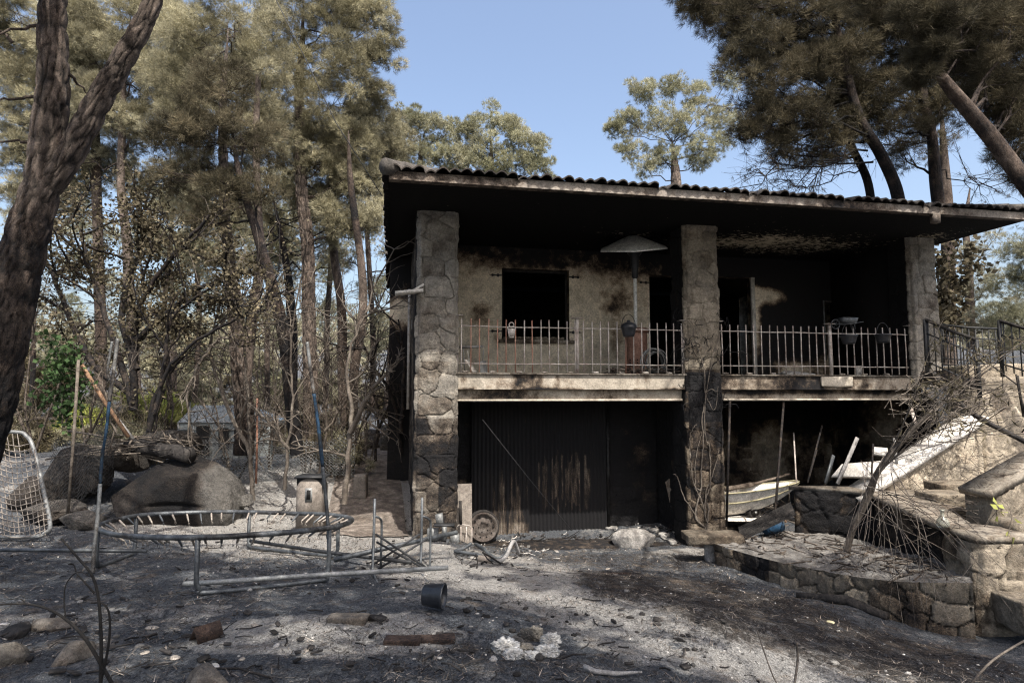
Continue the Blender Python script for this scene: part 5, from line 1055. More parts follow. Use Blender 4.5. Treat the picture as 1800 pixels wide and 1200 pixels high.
def fill(poly, n, r0, r1, Y, seed, dens=1.0):
    R = rng(seed); xs = [p[0] for p in poly]; ys = [p[1] for p in poly]; out = []
    def inside(x, y):
        c = False
        for i in range(len(poly)):
            (a, b), (c_, d) = poly[i], poly[i-1]
            if (b > y) != (d > y) and x < (c_-a)*(y-b)/(d-b)+a: c = not c
        return c
    while len(out) < n:
        best = None
        for k in range(14):
            x, y = R.uniform(min(xs), max(xs)), R.uniform(min(ys), max(ys))
            if not inside(x, y): continue
            dd = min([(x-o[0])**2+(y-o[1])**2 for o in out] or [1e9])
            if best is None or dd > best[0]: best = (dd, x, y)
        if best: out.append((best[1], best[2], Y*R.uniform(.97, 1.05), R.uniform(r0, r1), dens))
    return out
def limb(mb, p, q, r0, r1, R, n=6, sides=5, sag=.12, tint=1.0, soot=.2):
    p, q = np.asarray(p, float), np.asarray(q, float); t = np.linspace(0, 1, n)[:, None]; L = np.linalg.norm(q-p); wob = R.normal(size=(n, 3)) * L * .035; wob[0] = 0; wob[-1] *= .3
    pts = p*(1-t) + q*t + wob + np.array([0, 0, sag * L]) * (-(t*(1-t))*1.6); mb.tube(pts, np.linspace(r0, r1, n), sides, tint, soot, cap=False); return pts
def pine(label, trunk, lobes, mt='pine', seed=0, N=2300, tsoot=.3, group='pines around the house', limbs=True, L=.14, tint=(.55,1.45), twig=10, extra=None, basez=None, name='pine_tree', ntl=12, zsoot=None, trunkmt='bark', lobeY=None, wmul=1.0, spread=.5, dens=34):
    R = rng(seed); tp = np.array([P(x, y, Y) for x, y, Y, r in trunk]); tr = np.array([r*Y/F/sqrt(1+((x-900)/F)**2) for x, y, Y, r in trunk])
    o0 = tp[0] if basez is None else np.array([tp[0][0], tp[0][1], basez]); t_ = thing(name, label, 'tree', tp[0], 0, group)
    tr[-1] *= .3
    tw = MB(); sm = smoothp(np.c_[tp, tr], 6); pts = sm[:, :3] + nz(sm[:, :3], seed, 2)[:, None]*.015
    zz = pts[:, 2]; so_ = np.clip(tsoot + .5*np.clip((.3-zz)/2.0, 0, 1) + (0 if zsoot is None else zsoot[1]*np.clip((zsoot[0]-zz)/1.2, 0, 1)) + .25*nz(pts, seed+1, 1.5), 0, 1)
    bark_tube(tw, pts, sm[:, 3], so_, seed, 24 if tr.max() > .17 else 12)
    cr = MB()
    for (x, y, Y, r, *rest) in lobes:
        c = P(x, y, Y); rr = r*Y/F; Wd = max(.006, .45*Y/F*1.0)*wmul; sc = lobe_tufts(cr, c, rr, int(N*(rest[0] if rest else 1)*np.clip(rr, .5, 1.3)**1.5), R, L, Wd, ntl, tint=tint, spread=spread, dens=dens)
        if limbs:
            cand = np.where(pts[:, 2] < c[2] + .3)[0]; cand = cand if len(cand) else np.arange(len(pts)); k = cand[np.argmin(np.linalg.norm(pts[cand] - (c - (0, 0, rr*.9)), axis=1))]
            lp = limb(tw, pts[k], c, min(.028, sm[k, 3]*.4), .010, R, 7, tint=.7, soot=tsoot*.7+.3)
            for q in sc[:twig]: limb(tw, lp[R.integers(3, 7)], q, .010, .004, R, 4, 3, .05, .7, .5)
    if extra: extra(tw, cr, R)
    build(tw, 'trunk', M[trunkmt], t_, smooth=True)
    if cr.V: build(cr, 'crown', M[mt], t_)
    return t_
def bark_tube(mb, pts, r, so_, seed, n):
    """trunk with plated, furrowed bark"""
    L = np.r_[0, np.cumsum(np.linalg.norm(np.diff(pts, axis=0), axis=1))]; m = max(4, int(L[-1]/(.035 if n > 20 else .12))); s_ = np.linspace(0, L[-1], m)
    p = np.stack([np.interp(s_, L, pts[:, i]) for i in range(3)], 1); rr = np.interp(s_, L, r); ss = np.interp(s_, L, so_); tg = norm_rows(np.gradient(p, axis=0))
    n = n*3 if n > 20 else n; u = norm(np.cross(tg[0], (.1, 1, .2))); an = np.arange(n)/n*2*pi; V = []; T = []; S_ = []
    for i in range(m):
        u = norm(u - tg[i]*(u@tg[i])); w = np.cross(tg[i], u); e = 0; tt = np.ones(n)
        if n > 30:
            x = an/(2*pi)*round(2*pi*rr[i]/.11); wr = np.abs(((x + 50*0) )); e1, ID = stone_cells(x*.11 + .07*vnoise(x*1.5, s_[i]*7+0*x, seed), s_[i] + .16*vnoise(x*1.3, s_[i]*3+0*x, seed+1), seed, .07, .30)
            e = np.clip(e1/.5, 0, 1)**.5*.034*min(1, rr[i]/.15) - .017 + .008*(vnoise(x*6, s_[i]*30+0*x, 5)-.5); tt = .22 + .85*np.clip(e1/.3, 0, 1) + .5*(ID-.5)
        rad = rr[i]*(1 + .05*np.sin(an*3 + s_[i]*2)) + e; V.append(p[i] + rad[:, None]*(np.cos(an)[:, None]*u + np.sin(an)[:, None]*w)); T.append(tt*np.ones(n)); S_.append(np.full(n, ss[i]))
    i = np.arange(n); j = (i+1) % n; Fs = np.concatenate([np.stack([k*n+i, k*n+j, (k+1)*n+j, (k+1)*n+i], 1) for k in range(m-1)])
    mb.add(np.concatenate(V), [Fs], np.concatenate(T), np.concatenate(S_))
# --- shade-giving crown overhead (above the frame), gaps where the sun reaches the ground
LIT = [(.95,5.9,2.9,.30,-.62),(2.4,4.2,1.8,.25,-.5),(-.2,5.1,.6,.10,-.4),(1.35,5.0,1.1,.13,-.5),(-6.2,6.2,1.5,.16,.1),(-3.6,4.95,.9,.10,.2),(-1.3,4.6,.25,.10,0),(-2.2,8.0,1.5,.55,0),(-.6,7.6,.7,.35,.2),(2.2,7.6,.35,.5,0),(3.0,6.0,.25,.3,0),(.6,8.3,.6,.18,.2),(-5.2,7.9,.6,.2,.2),(2.0,3.6,.3,.12,0),(-.4,3.9,.4,.08,-.3),(1.0,9.3,.8,.3,0),(3.9,8.6,.5,.5,0),(4.1,7.2,.3,.35,0)]
def lit(x, y):
    v = np.zeros(len(x))
    for a in LIT: v = np.maximum(v, ell(x, y, *a, soft=.2))
    return v
def shade(mb, x0, x1, y0, y1, n, R, edge=None):
    x = R.uniform(x0, x1, n); y = R.uniform(y0, y1, n); t = R.uniform(7.0, 9.2, n); k = lit(x, y) < .5
    if edge is not None: k &= edge(x, y)
    k &= ~((fbm(x*2.6, y*2.6, 21) > .60)); x, y, t = x[k], y[k], t[k]
    p = np.stack([x, y, np.full(len(x), -2.0)], 1) + np.outer(t, -SUN)
    tufts(mb, p, R.normal(size=(len(p), 3)) + (0, 0, .6), 11, .30, .045, .6, R.uniform(.7, 1.3, len(p)), R); return p
def ex_left(tw, cr, R):
    p = shade(cr, -8.5, .4, 1.2, 8.9, 5200, R, lambda x, y: (y < 8.2 - .25*np.abs(x+4)*0) & (y < 8.6 + .5*np.sin(x*2)))
    top = P(95, -300, 6.6); 
    for k in range(26): limb(tw, P(96, -60-220*R.random(), 6.6), p[R.integers(len(p))], .05, .012, R, 7, 5, -.05)
pine('big double-trunk pine with scaly brown bark at the left edge', [(-108,1010,6.6,74),(-84,900,6.6,64),(-50,790,6.6,54),(-19,700,6.6,50),(6,600,6.6,48),(31,500,6.6,45),(53,400,6.6,39),(73,320,6.6,34),(82,240,6.6,33),(92,140,6.6,29),(95,0,6.6,26),(97,-150,6.6,24),(100,-420,6.6,18)], [], 'pine', 101, tsoot=.2, zsoot=(2.6, .62),
     extra=lambda tw, cr, R: (bark_tube(tw, smoothp([P(66,360,6.58),P(88,322,6.6),P(118,280,6.6),P(165,190,6.6),P(212,110,6.6),P(255,35,6.6),P(290,-60,6.6),P(330,-220,6.6)], 5), np.interp(np.linspace(0,1,36), [0,.15,.4,.7,1], np.array([26,27,25,20,15])*6.6/F*.82), np.linspace(.35,.05,36), 7, 24),
       [limb(tw, P(*a), P(*b), .02, .006, R, 7, 5, -.05) for a, b in (((66,45,6.6),(-30,72,6.2)),((60,170,6.6),(-20,182,6.3)),((55,250,6.6),(-20,248,6.4)),((22,75,6.4),(-10,40,6.3)),((120,130,6.6),(160,170,6.9)))], ex_left(tw, cr, R)))
# vine-like ribbon up the trunk, brown dead leaves
# --- pines of the left wood
pine('tall tawny-crowned pine on the left wood\'s right side, straight trunk', [(548,790,16,13),(545,620,16,12),(541,450,16,11),(530,300,16,10),(527,150,16,8),(535,0,16,6)],
     [(500,40,16,72),(575,40,16,75),(648,55,16,62),(672,100,16,38),(600,120,15.8,60),(640,165,16,52),(520,140,16,66),(560,215,16,62),(620,245,16,50),(600,-40,16,80),(490,220,16,50),(565,290,16,45,.6),(668,28,16,38,.7)]+fill([(480,250),(680,180),(690,300),(640,400),(520,400)], 14, 34, 50, 16.5, 1, .8), seed=1, tsoot=.25)
pine('forked orange-barked pine with the thick scaly base behind the fence', [(428,800,13,17),(430,740,13,17),(424,660,13,16),(416,560,13,13),(405,470,13,11),(394,350,13,9),(392,200,13,8),(400,50,13,6)],
     [(420,50,14,72),(345,60,14,70),(370,150,14,70),(455,120,14,60),(430,200,14,60),(330,200,14.5,55),(300,120,14.5,60),(460,250,14,45,.7)]+fill([(290,60),(480,60),(500,300),(420,420),(300,380)], 14, 36, 56, 14.8, 2, .8), seed=2, tsoot=.15,
     extra=lambda tw, cr, R: bark_tube(tw, smoothp([P(430,690,13),P(436,620,13),P(446,540,13),P(460,450,13),P(455,390,13.3),P(450,250,13.6),P(455,120,13.8)], 5), np.interp(np.linspace(0,1,31),[0,1],[.13,.06]), np.full(31,.3), 9, 12))
pine('dark brown drooping pine leaning left in front of the others', [(522,800,12,12),(512,700,12,12),(502,610,12,12),(482,510,12,11),(455,420,12,9),(425,320,12,6),(405,200,12,4)],
     [(395,150,12,62),(350,230,12,62),(430,250,12,62),(320,310,12,52,.8),(395,330,12,55,.8),(460,340,12,42,.6),(350,390,12,40,.5),(290,240,12,48,.8)], 'pine_dark', seed=3, tsoot=.8, N=1900)
pine('pale orange twin-stem pine left of the dark leaning one', [(240,690,16,10),(232,560,16,10),(226,440,16,10),(212,330,16,8),(215,200,16,7),(220,60,16,5)],
     [(215,40,16,70),(150,90,16,64),(245,120,16,64),(190,180,16,60),(275,20,16,60),(130,20,16,55),(250,220,16,50,.7),(300,180,16.5,45)]+fill([(110,40),(330,40),(330,380),(200,330),(110,300)], 14, 36, 56, 17, 4, .8), seed=4, tsoot=.1, trunkmt='bark')
pine('grey-trunked pine nearest the left foreground trunk', [(178,700,17,11),(176,560,17,11),(172,400,17,10),(168,260,17,9),(160,120,17,6)],
     [(30,40,17,78),(20,130,17,70),(60,210,17,60),(130,230,17,50,.8),(140,300,17,45,.6),(100,100,17,60),(20,260,17,45,.5),(60,330,17,38,.5),(0,0,16.5,60)]+fill([(0,20),(160,20),(180,360),(60,400),(0,330)], 14, 36, 56, 17.5, 5, .7), seed=5, tsoot=.55, mt='pine')
pine('slim reddish pine nearest the house on the left', [(608,760,17,9),(602,640,17,9),(600,530,17,8),(584,430,17,7),(580,300,17,5)],
     [(655,265,18,45),(610,300,18,42),(690,235,18,38),(585,350,18,42,.8),(650,330,18,36,.6),(690,300,18.5,34)], seed=6, tsoot=.5)
pine('thin kinked reddish pine, right one of the pair by the house', [(618,800,15.5,9),(622,660,15.5,9),(638,540,15.5,8),(632,440,15.5,7),(618,330,15.5,6),(612,230,15.5,4)],
     [(625,215,16.5,40,.8),(660,215,17,38,.8),(600,400,16,30,.5),(650,390,16,28,.4)], seed=7, tsoot=.5)
pine('dim black-stemmed pine in the middle of the left wood', [(505,780,19,9),(515,650,19,9),(508,500,19,8),(480,350,19,6)],
     [(500,330,20,50,.8),(540,370,20,42,.6),(470,400,20,38,.5),(330,360,20,45,.6),(555,430,20,36,.5)]+fill([(330,330),(690,330),(660,480),(350,500)], 16, 30, 48, 21, 8, .5), seed=8, tsoot=.9, mt='pine')
pine('pine with greener needles glimpsed deep in the left wood', [(300,760,26,8),(305,600,26,7),(300,450,26,6)],
     [(270,420,26,42,.7),(330,440,26,42,.7),(490,430,27,38,.7),(120,360,26,40,.6),(400,400,27,36,.6)]+fill([(0,380),(330,330),(660,380),(700,600),(300,640),(0,640)], 34, 26, 44, 30, 9, .35), 'pine_green', seed=9, tsoot=.5)
for k, (px, Y, lb) in enumerate([(60,24,'slender background pine trunk at the far left'),(290,23,'slender background pine seen above the greenhouse'),(350,27,'slender grey background pine left of the orange forked one'),(470,25,'slender background pine right of the orange forked one'),(575,23,'slender background pine behind the kinked reddish pair'),(655,21,'slender dark background pine close to the house corner'),(690,26,'slender background pine nearest the house corner')]):
    R_ = rng(700+k); pine(lb, [(px+R_.uniform(-12,12),720,Y,5),(px,560,Y,5),(px+R_.uniform(-12,12),400,Y,4),(px+R_.uniform(-16,16),250,Y,3)], fill([(px-60,300),(px+60,300),(px+45,600),(px-45,600)], 7, 20, 34, Y, 720+k, .35), 'olive' if k % 2 else 'pine', seed=740+k, tsoot=.6, N=1300, twig=12)
# --- trees behind the roof
GB = dict(N=1500, limbs=True, tsoot=.3, twig=4)
pine('green-topped pine behind the roof\'s left corner', [(745,420,26,8),(742,330,26,7),(738,240,26,5)], [(712,212,26,34),(690,262,26,34),(748,228,26,36),(785,232,26,34),(742,275,26,40),(790,285,26,34),(715,300,26,32)], 'pine_green', seed=11, **GB)
pine('broad olive pine behind the roof, right of the green-topped one', [(868,420,26,8),(865,330,26,7),(862,240,26,5)], [(820,232,26,34),(868,228,26,44),(915,243,26,36),(938,262,26,30),(845,272,26,40),(900,285,26,42),(945,295,26,32),(820,290,26,34),(868,305,26,34)], 'pine_green', seed=12, tint=(.85,1.4), **GB)
pine('lone round-headed pale pine against the sky right of centre', [(1190,420,24,10),(1188,320,24,9),(1182,250,24,6)], [(1125,165,24,32),(1180,152,24,27),(1225,168,24,30),(1100,212,24,28),(1152,215,24,36),(1205,225,24,36),(1258,205,24,30),(1078,228,24,18),(1112,268,24,28),(1165,275,24,30),(1230,275,24,34),(1278,145,24,24,.7),(1295,225,24,30,.6),(1140,300,24,20,.6),(1265,255,24,26,.7)], 'pine_green', seed=13, tint=(.85,1.35), **GB)
# --- crowns top right, nearer; their shaded underside is put into the needle colour
def bare_limbs(sets):
    def f(tw, cr, R):
        for a, b, r in sets:
            lp = limb(tw, P(*a), P(*b), r*.7, .007, R, 9, 5, -.06, .6, .9)
            for k in range(16):
                i = R.integers(3, 9); q = lp[min(i, 8)] + norm_rows(R.normal(size=(1, 3)) + norm(lp[-1]-lp[0])*.9)[0]*R.uniform(.25, .8); l2 = limb(tw, lp[min(i,8)], q, .009, .003, R, 4, 3, 0, .7, .6)
                for z in range(3): limb(tw, l2[R.integers(1,4)], l2[-1]+R.normal(size=3)*.2, .004, .002, R, 3, 3, 0, .7, .6)
                tufts(cr, l2[-2:] + R.normal(size=(2,3))*.05, R.normal(size=(2, 3)), 9, .14, .008, .6, R.uniform(.7,1.1,2), R)
    return f
pine('dark pine leaning left behind the roof with long bare side limbs', [(1585,400,11.5,13),(1575,330,11.5,12),(1545,265,11.5,11),(1515,215,11.5,10),(1495,150,11.5,8),(1470,40,11.5,6),(1450,-60,11.5,5)],
     [(1225,0,11.5,36,.8),(1285,30,11.5,48),(1340,80,11.5,52),(1400,40,11.5,60),(1330,150,11.5,48),(1395,130,11.5,58),(1350,215,11.5,50),(1420,200,11.5,52),(1310,235,11.5,36,.7),(1380,265,11.5,40,.8),(1460,120,11.5,52),(1330,-10,11.5,55),(1450,-30,11.5,60)]+fill([(1200,-20),(1560,-20),(1530,200),(1440,270),(1340,270),(1290,150),(1270,90)], 26, 34, 50, 11.9, 14, 1), 'pine_dark', seed=14, tsoot=.75, N=1700, L=.15, twig=6,
     extra=bare_limbs([((1530,240,11.5),(1300,190,11.3),.035),((1525,265,11.5),(1290,330,11.2),.03),((1535,285,11.5),(1330,300,11.3),.03),((1520,230,11.5),(1420,330,11.2),.02)]))
pine('thinner dark pine, left companion behind the roof', [(1535,400,12.5,8),(1525,320,12.5,8),(1495,255,12.5,7),(1478,190,12.5,5),(1470,80,12.5,4)],
     [(1440,270,12.5,34,.6),(1500,170,12.5,46,.8),(1520,90,12.5,50)], 'pine_dark', seed=15, tsoot=.8, N=1400, L=.15, twig=5, extra=bare_limbs([((1505,270,12.5),(1360,330,12.3),.022),((1510,300,12.5),(1400,345,12.2),.022)]))
pine('upright dark pine behind the roof with brown hanging needles', [(1655,400,12,13),(1645,320,12,12),(1638,240,12,10),(1622,160,12,8),(1615,40,12,6)],
     [(1570,60,12,60),(1640,70,12,62),(1560,150,12,48,.8),(1600,210,12,42,.7),(1665,180,12,48,.8),(1590,275,12,30,.5),(1680,100,12,55),(1540,220,12,34,.5),(1600,-20,12,70)]+fill([(1480,-20),(1740,-20),(1720,190),(1640,240),(1540,250),(1480,170)], 24, 34, 52, 12.5, 16, .9), 'pine_dark', seed=16, tsoot=.75, N=1600, L=.15, twig=6, tint=(.9,1.6),
     extra=bare_limbs([((1640,250,12),(1560,255,11.8),.025),((1648,300,12),(1740,330,11.8),.02)]))
def ex_right(tw, cr, R):
    p = shade(cr, .2, 5.0, 1.2, 8.9, 2900, R, lambda x, y: (y < 8.3 - np.clip((x-3.9)*2.6, 0, 5)))
    for k in range(14): limb(tw, P(1600, -140-400*R.random(), 8.3), p[R.integers(len(p))], .045, .012, R, 7, 5, -.05)
pine('thick pine trunk slanting in from the right edge with lit bark', [(2010,620,9,20),(1910,470,9,19),(1845,380,9,19),(1795,312,9,18),(1745,245,9,17),(1700,190,9,15),(1664,146,9,12),(1634,104,9.1,8),(1604,40,9.1,6.5),(1588,-60,9,6),(1570,-300,8.5,5)],
     [(1700,40,9.5,62),(1780,60,9.5,66),(1740,130,9.5,48,.8),(1790,170,9.5,56),(1790,250,9.5,44,.8),(1650,-20,9.5,60),(1770,-30,9.5,70),(1550,-20,9.5,70),(1810,310,9.5,26,.6),(1640,90,8.7,34),(1600,30,8.7,42),(1655,40,8.7,36),(1620,130,8.8,26)]+fill([(1640,-20),(1820,-20),(1820,330),(1770,240),(1700,150)], 18, 36, 54, 10.2, 17, .9), 'pine_dark', seed=17, tsoot=.42, N=1700, L=.14, twig=6, extra=ex_right)
# --- right background, behind the stairs
pine('thick grey ivy-girdled pine trunk right of the right pillar', [(1668,640,15,14),(1667,540,15,14),(1666,430,15,13),(1662,330,15,12),(1655,200,15,9)], [(1640,250,15,40,.4)], 'pine_dark', seed=21, tsoot=.45)
pine('pale hazy pine with bare limbs behind the stair railing', [(1708,620,22,9),(1704,500,22,8),(1698,400,22,6),(1705,330,22,4)], [(1700,455,22,36,.5),(1740,500,22,42,.6),(1690,520,22,38,.6),(1740,430,22,34,.4),(1720,570,22,40,.8),(1670,570,22,34,.8),(1770,560,22,42)], 'olive', seed=22, tsoot=.3, N=1100)
pine('greenish pine filling the right picture edge behind the stairs', [(1830,640,20,10),(1828,500,20,9),(1820,400,20,7)], [(1790,440,20,36,.7),(1800,500,20,46),(1830,440,20,46),(1780,560,20,46),(1830,570,20,46),(1815,380,20,30,.6),(1790,610,20,36)], 'pine_green', seed=23, tsoot=.3, N=1300, tint=(.5,.95))
# --- broadleaf tree at left with scorched leaves
def shrubby(nm, lb, stems, R, nl, mt, L, Wd, leafspread, stem_r, wood='branch', grp=None, cat='tree', depth=2, kids=6, tint=(.6,1.4), soot=.3, klen=.55):
    base = P(*stems[0][0]); t_ = thing(nm, lb, cat, base, 0, grp); w = MB(); ends = []
    def grow(pts, r, d):
        w.tube(pts, np.linspace(r, r*.35, len(pts)), 6 if d == depth else 4, R.uniform(.7,1.2), soot, cap=False); ends.extend(list(pts[1:]))
        if d == 0: return
        Lg = np.linalg.norm(pts[-1]-pts[0])
        for k in range(kids):
            i = R.integers(len(pts)//4, len(pts)); a = pts[i]; dr = norm(norm(pts[min(i, len(pts)-1)]-pts[max(i-1, 0)])*.8 + R.normal(size=3)*.75 + (0, 0, .15)); l = Lg*klen*R.uniform(.45, 1.1); m = 6
            q = [a]; dd = dr.copy()
            for z in range(m): dd = norm(dd + R.normal(size=3)*.22); q.append(q[-1] + dd*l/m)
            grow(np.array(q), r*.45, d-1)
    for s_ in stems:
        pts = smoothp([P(*q) for q in s_], 5); pts[1:] += R.normal(size=(len(pts)-1, 3))*.015; grow(pts, stem_r, depth)
    build(w, 'branches', M[wood], t_, smooth=True)
    if nl:
        e = np.array(ends); k = R.integers(0, len(e), nl); p = e[k] + R.normal(size=(nl, 3))*leafspread; o = MB(); leaves(o, p, L, Wd, R.uniform(*tint, nl), R); build(o, 'leaves', M[mt], t_)
    return t_
R = rng(200)
shrubby('oak_tree', 'scorched broadleaf tree with grey-brown leaves behind the big left trunk', [[(235,720,11.5),(238,600,11.5),(255,520,11.5),(310,440,11.3),(370,380,11.2)],[(235,720,11.5),(200,600,11.7),(165,500,12),(140,400,12.2)],[(240,650,11.5),(215,540,11.8),(250,420,12),(240,330,12)],[(235,700,11.5),(150,620,12),(100,500,12.3),(70,420,12.5)],[(238,600,11.5),(330,520,11.2),(420,480,11)]], R, 11500, 'leaf', .075, .05, .10, .07, kids=8, tint=(.25,1.15), soot=.8, klen=.42)
shrubby('oak_tree', 'sparse young oak with leaning black branches left of centre', [[(262,760,10.8),(275,690,10.8),(330,610,10.7),(420,560,10.6),(470,545,10.5)],[(262,760,10.8),(290,640,10.8),(300,560,10.8),(380,500,10.8)]], R, 1500, 'leaf', .06, .045, .10, .045, kids=7, soot=.85, klen=.5)
shrubby('ivy_plant', 'dark green ivy clump hanging at the left behind the foreground trunk', [[(112,750,10.6),(108,690,10.6),(100,630,10.6)],[(112,750,10.6),(125,700,10.6),(128,640,10.6)]], R, 800, 'ivy', .09, .08, .10, .02, cat='plant', kids=4, depth=1)
# --- bare burnt shrubs of the middle ground
bare = [([[(445,880,11.5),(440,780,11.6),(435,700,11.7),(430,600,11.8),(445,500,11.8)],[(440,800,11.6),(390,690,11.6),(370,620,11.5),(380,560,11.5)]], 'leafless grey sapling before the orange-based pine', .045),
 ([[(500,860,11.3),(508,780,11.3),(515,700,11.4),(512,600,11.5),(530,480,11.5)],[(508,790,11.3),(470,740,11.2),(420,690,11.2)]], 'thin leafless grey stem left of the metal incinerator', .035),
 ([[(605,885,11.0),(612,800,11.0),(618,720,11.1),(610,640,11.2),(640,560,11.3)],[(615,760,11.0),(650,690,10.9),(690,650,10.8)]], 'twisted bare burnt trunk right of the incinerator', .055),
 ([[(560,840,12.5),(575,740,12.5),(560,640,12.6),(540,560,12.6)],[(570,760,12.5),(610,700,12.4),(640,640,12.4)]], 'fine bare bush behind the right net pole', .03),
 ([[(190,800,10.9),(205,740,10.9),(215,690,10.8),(232,640,10.8)],[(205,760,10.9),(185,700,10.9),(180,650,10.9)]], 'white-tipped bare twigs on the rocks behind the boulder', .018),
 ([[(270,760,11.6),(285,700,11.6),(310,640,11.5),(350,600,11.5)]], 'dark curved bare stem above the charred log', .022),
 ([[(660,810,14),(665,730,14),(650,660,14),(665,600,14)],[(662,760,14),(690,700,13.8),(700,650,13.8)]], 'bare black shrub beside the far end of the path', .035),
 ([[(350,640,11),(380,600,11),(430,590,11),(500,600,11)],[(350,640,11),(330,700,11.1),(335,800,11.2)]], 'spreading bare grey shrub before the greenhouse', .03),
 ([[(705,800,13.5),(690,700,13.2),(655,640,12.8),(640,610,12.6)],[(705,760,13.3),(710,650,13),(700,560,13)]], 'black burnt climber against the house\'s left side', .05)]
R_ = rng(555)
for k, (px, py, Y, lb) in enumerate([(410,860,13.5,'tangle of fine bare twigs behind the boulder\'s right shoulder'),(470,845,14.5,'fine bare bush between the forked pine and the incinerator'),(535,850,14,'fine bare bush directly behind the incinerator'),(585,850,13.6,'fine bare bush between incinerator and the house path'),(645,830,15.5,'pale bare bush beside the small grey box'),(285,800,14.5,'fine bare bush left of the greenhouse'),(150,780,12.8,'fine bare bush behind the wire fence at left'),(60,800,12.5,'fine bare bush behind the bedspring frame'),(600,800,18,'tall thin bare bush deep in the wood before the house'),(500,800,18,'tall thin bare bush deep in the wood beyond the forked pine')]):
    h = R_.uniform(190, 270); bare.append(([[(px,py,Y),(px+R_.uniform(-20,20),py-h*.4,Y),(px+R_.uniform(-50,50),py-h,Y)],[(px,py,Y),(px+R_.uniform(-50,-10),py-h*.5,Y+.2),(px+R_.uniform(-90,-30),py-h*.9,Y+.3)],[(px,py,Y),(px+R_.uniform(10,50),py-h*.45,Y-.2),(px+R_.uniform(30,90),py-h*.85,Y-.3)]], lb, .026))
for k, (st, lb, r) in enumerate(bare): shrubby('burnt_shrub', lb, st, rng(300+k), 0, None, 0, 0, 0, r, 'branch', 'bare burnt shrubs left of the house', 'shrub', 2, 9, soot=.75 if 'black' in lb or 'dark' in lb else (.45 if 'fine' in lb else .1), klen=.5)
R = rng(400)
def bush(nm, lb, px, py, Y, r, mt, N, L, Wd, flat=.7, grp=None, cat='bush', tint=(.7,1.3), n=6):
    t_ = P(px, py, Y); o = MB(); rr = r*Y/F; R = rng(int(px*7+py)); 
    for k in range(6): lobe_tufts(o, t_ + R.normal(size=3)*(rr*.45, rr*.3, rr*.25), rr*R.uniform(.45,.75), N//6, R, L, Wd, n, flat, tint, 10, .8)
    return solo(o, nm, M[mt], lb, cat, grp)
bush('yellow_bush','bright yellow-green bush left of the greenhouse',300,725,24,62,'yellow',2400,.3,.05); bush('yellow_bush','yellow-green bush peeking behind the ivy at left',165,745,20,40,'yellow',1200,.25,.04)
hb_ = [(300,640,40,60,'olive','pale grey-olive bush highest on the far slope at left'),(370,655,42,60,'olive','pale bush on the slope above the greenhouse'),(450,650,40,50,'olive','pale bush between the orange pine and the dark trunk'),(500,690,30,42,'pine_green','bluish green bush behind the orange-based pine'),(570,690,34,50,'olive','dull bush behind the fine bare shrub'),(640,700,36,46,'olive','grey bush left of the house corner on the slope'),
 (330,690,34,44,'olive','lower pale bush right behind the greenhouse roof'),(100,680,26,60,'leaf','brown bush behind the wire fence at left'),(30,640,26,70,'leaf','brown leafy bush behind the left trunk'),(590,770,20,40,'leaf','dark scorched bush on the left wood floor'),(480,770,19,40,'leaf','dark scorched bush right of the greenhouse'),(690,720,30,40,'leaf','brown scrub at the far end of the path')]
for px, py, Y, r, mt, lb in hb_: bush('olive_bush' if mt == 'olive' else 'scorched_bush', lb, px, py, Y, r, mt, 1700, .010*Y, .0016*Y, grp='bushes on the slope left of the house')
o = MB(); o2 = MB(); R = rng(79)
for k in range(230):
    y = 13.6 + 26*R.random()**1.3; x = -y*R.uniform(.20, .92); z = g1(x, y); r = R.uniform(.25, .6)*(.7+y/40)
    if (abs(x + y*.19) < .9 and y < 22) or (290 < 900+1100*x/y < 500 and y < 20): continue
    m_ = o if R.random() < .6 else o2
    lobe_tufts(m_, np.array([x, y, z+r*.5]), r, 190, R, .11+.004*y, .012+.001*y, 5, .8, (.35,1.3), 7, .9)
    for q in range(5): a_ = np.array([x, y, z-.05]); o2.tube(np.array([a_, a_+R.normal(size=3)*.15+(0,0,r*.8), a_+R.normal(size=3)*.4+(0,0,r*2.1)]), [.02,.012,.004], 4, .8, 0, cap=False)
tag(build(o, 'undergrowth', M['olive']), 'scorched pale undergrowth covering the wood floor', 'undergrowth', kind='stuff')
tag(build(o2, 'undergrowth', M['leaf']), 'scorched brown undergrowth with bare stems in the left wood', 'undergrowth', kind='stuff')
o = MB(); R = rng(77); N = 260
for k in range(N):
    x = R.uniform(-110, 110); y = R.uniform(42, 110); z = g1(x, y); r = R.uniform(1.2, 3.2)*(y/60); lobe_tufts(o, np.array([x, y, z+r*.4]), r, 60, R, .055*y/4, .012*y/4, 5, .8, (.6,1.3), 6, .8)
tag(build(o, 'distant_scrub', M['olive']), 'pale scorched scrub covering the far slope', 'scrub', kind='stuff')
# --- ivy on the right trunk
shrubby('ivy_plant', 'yellowing ivy climbing between right pillar and the trunk', [[(1652,600,13.5),(1650,520,13.5),(1645,460,13.5)],[(1658,600,13.5),(1668,550,13.6),(1672,500,13.8)]], rng(12), 1300, 'leaf', .13, .10, .13, .02, cat='plant', kids=4, depth=1, tint=(.2,1.0))
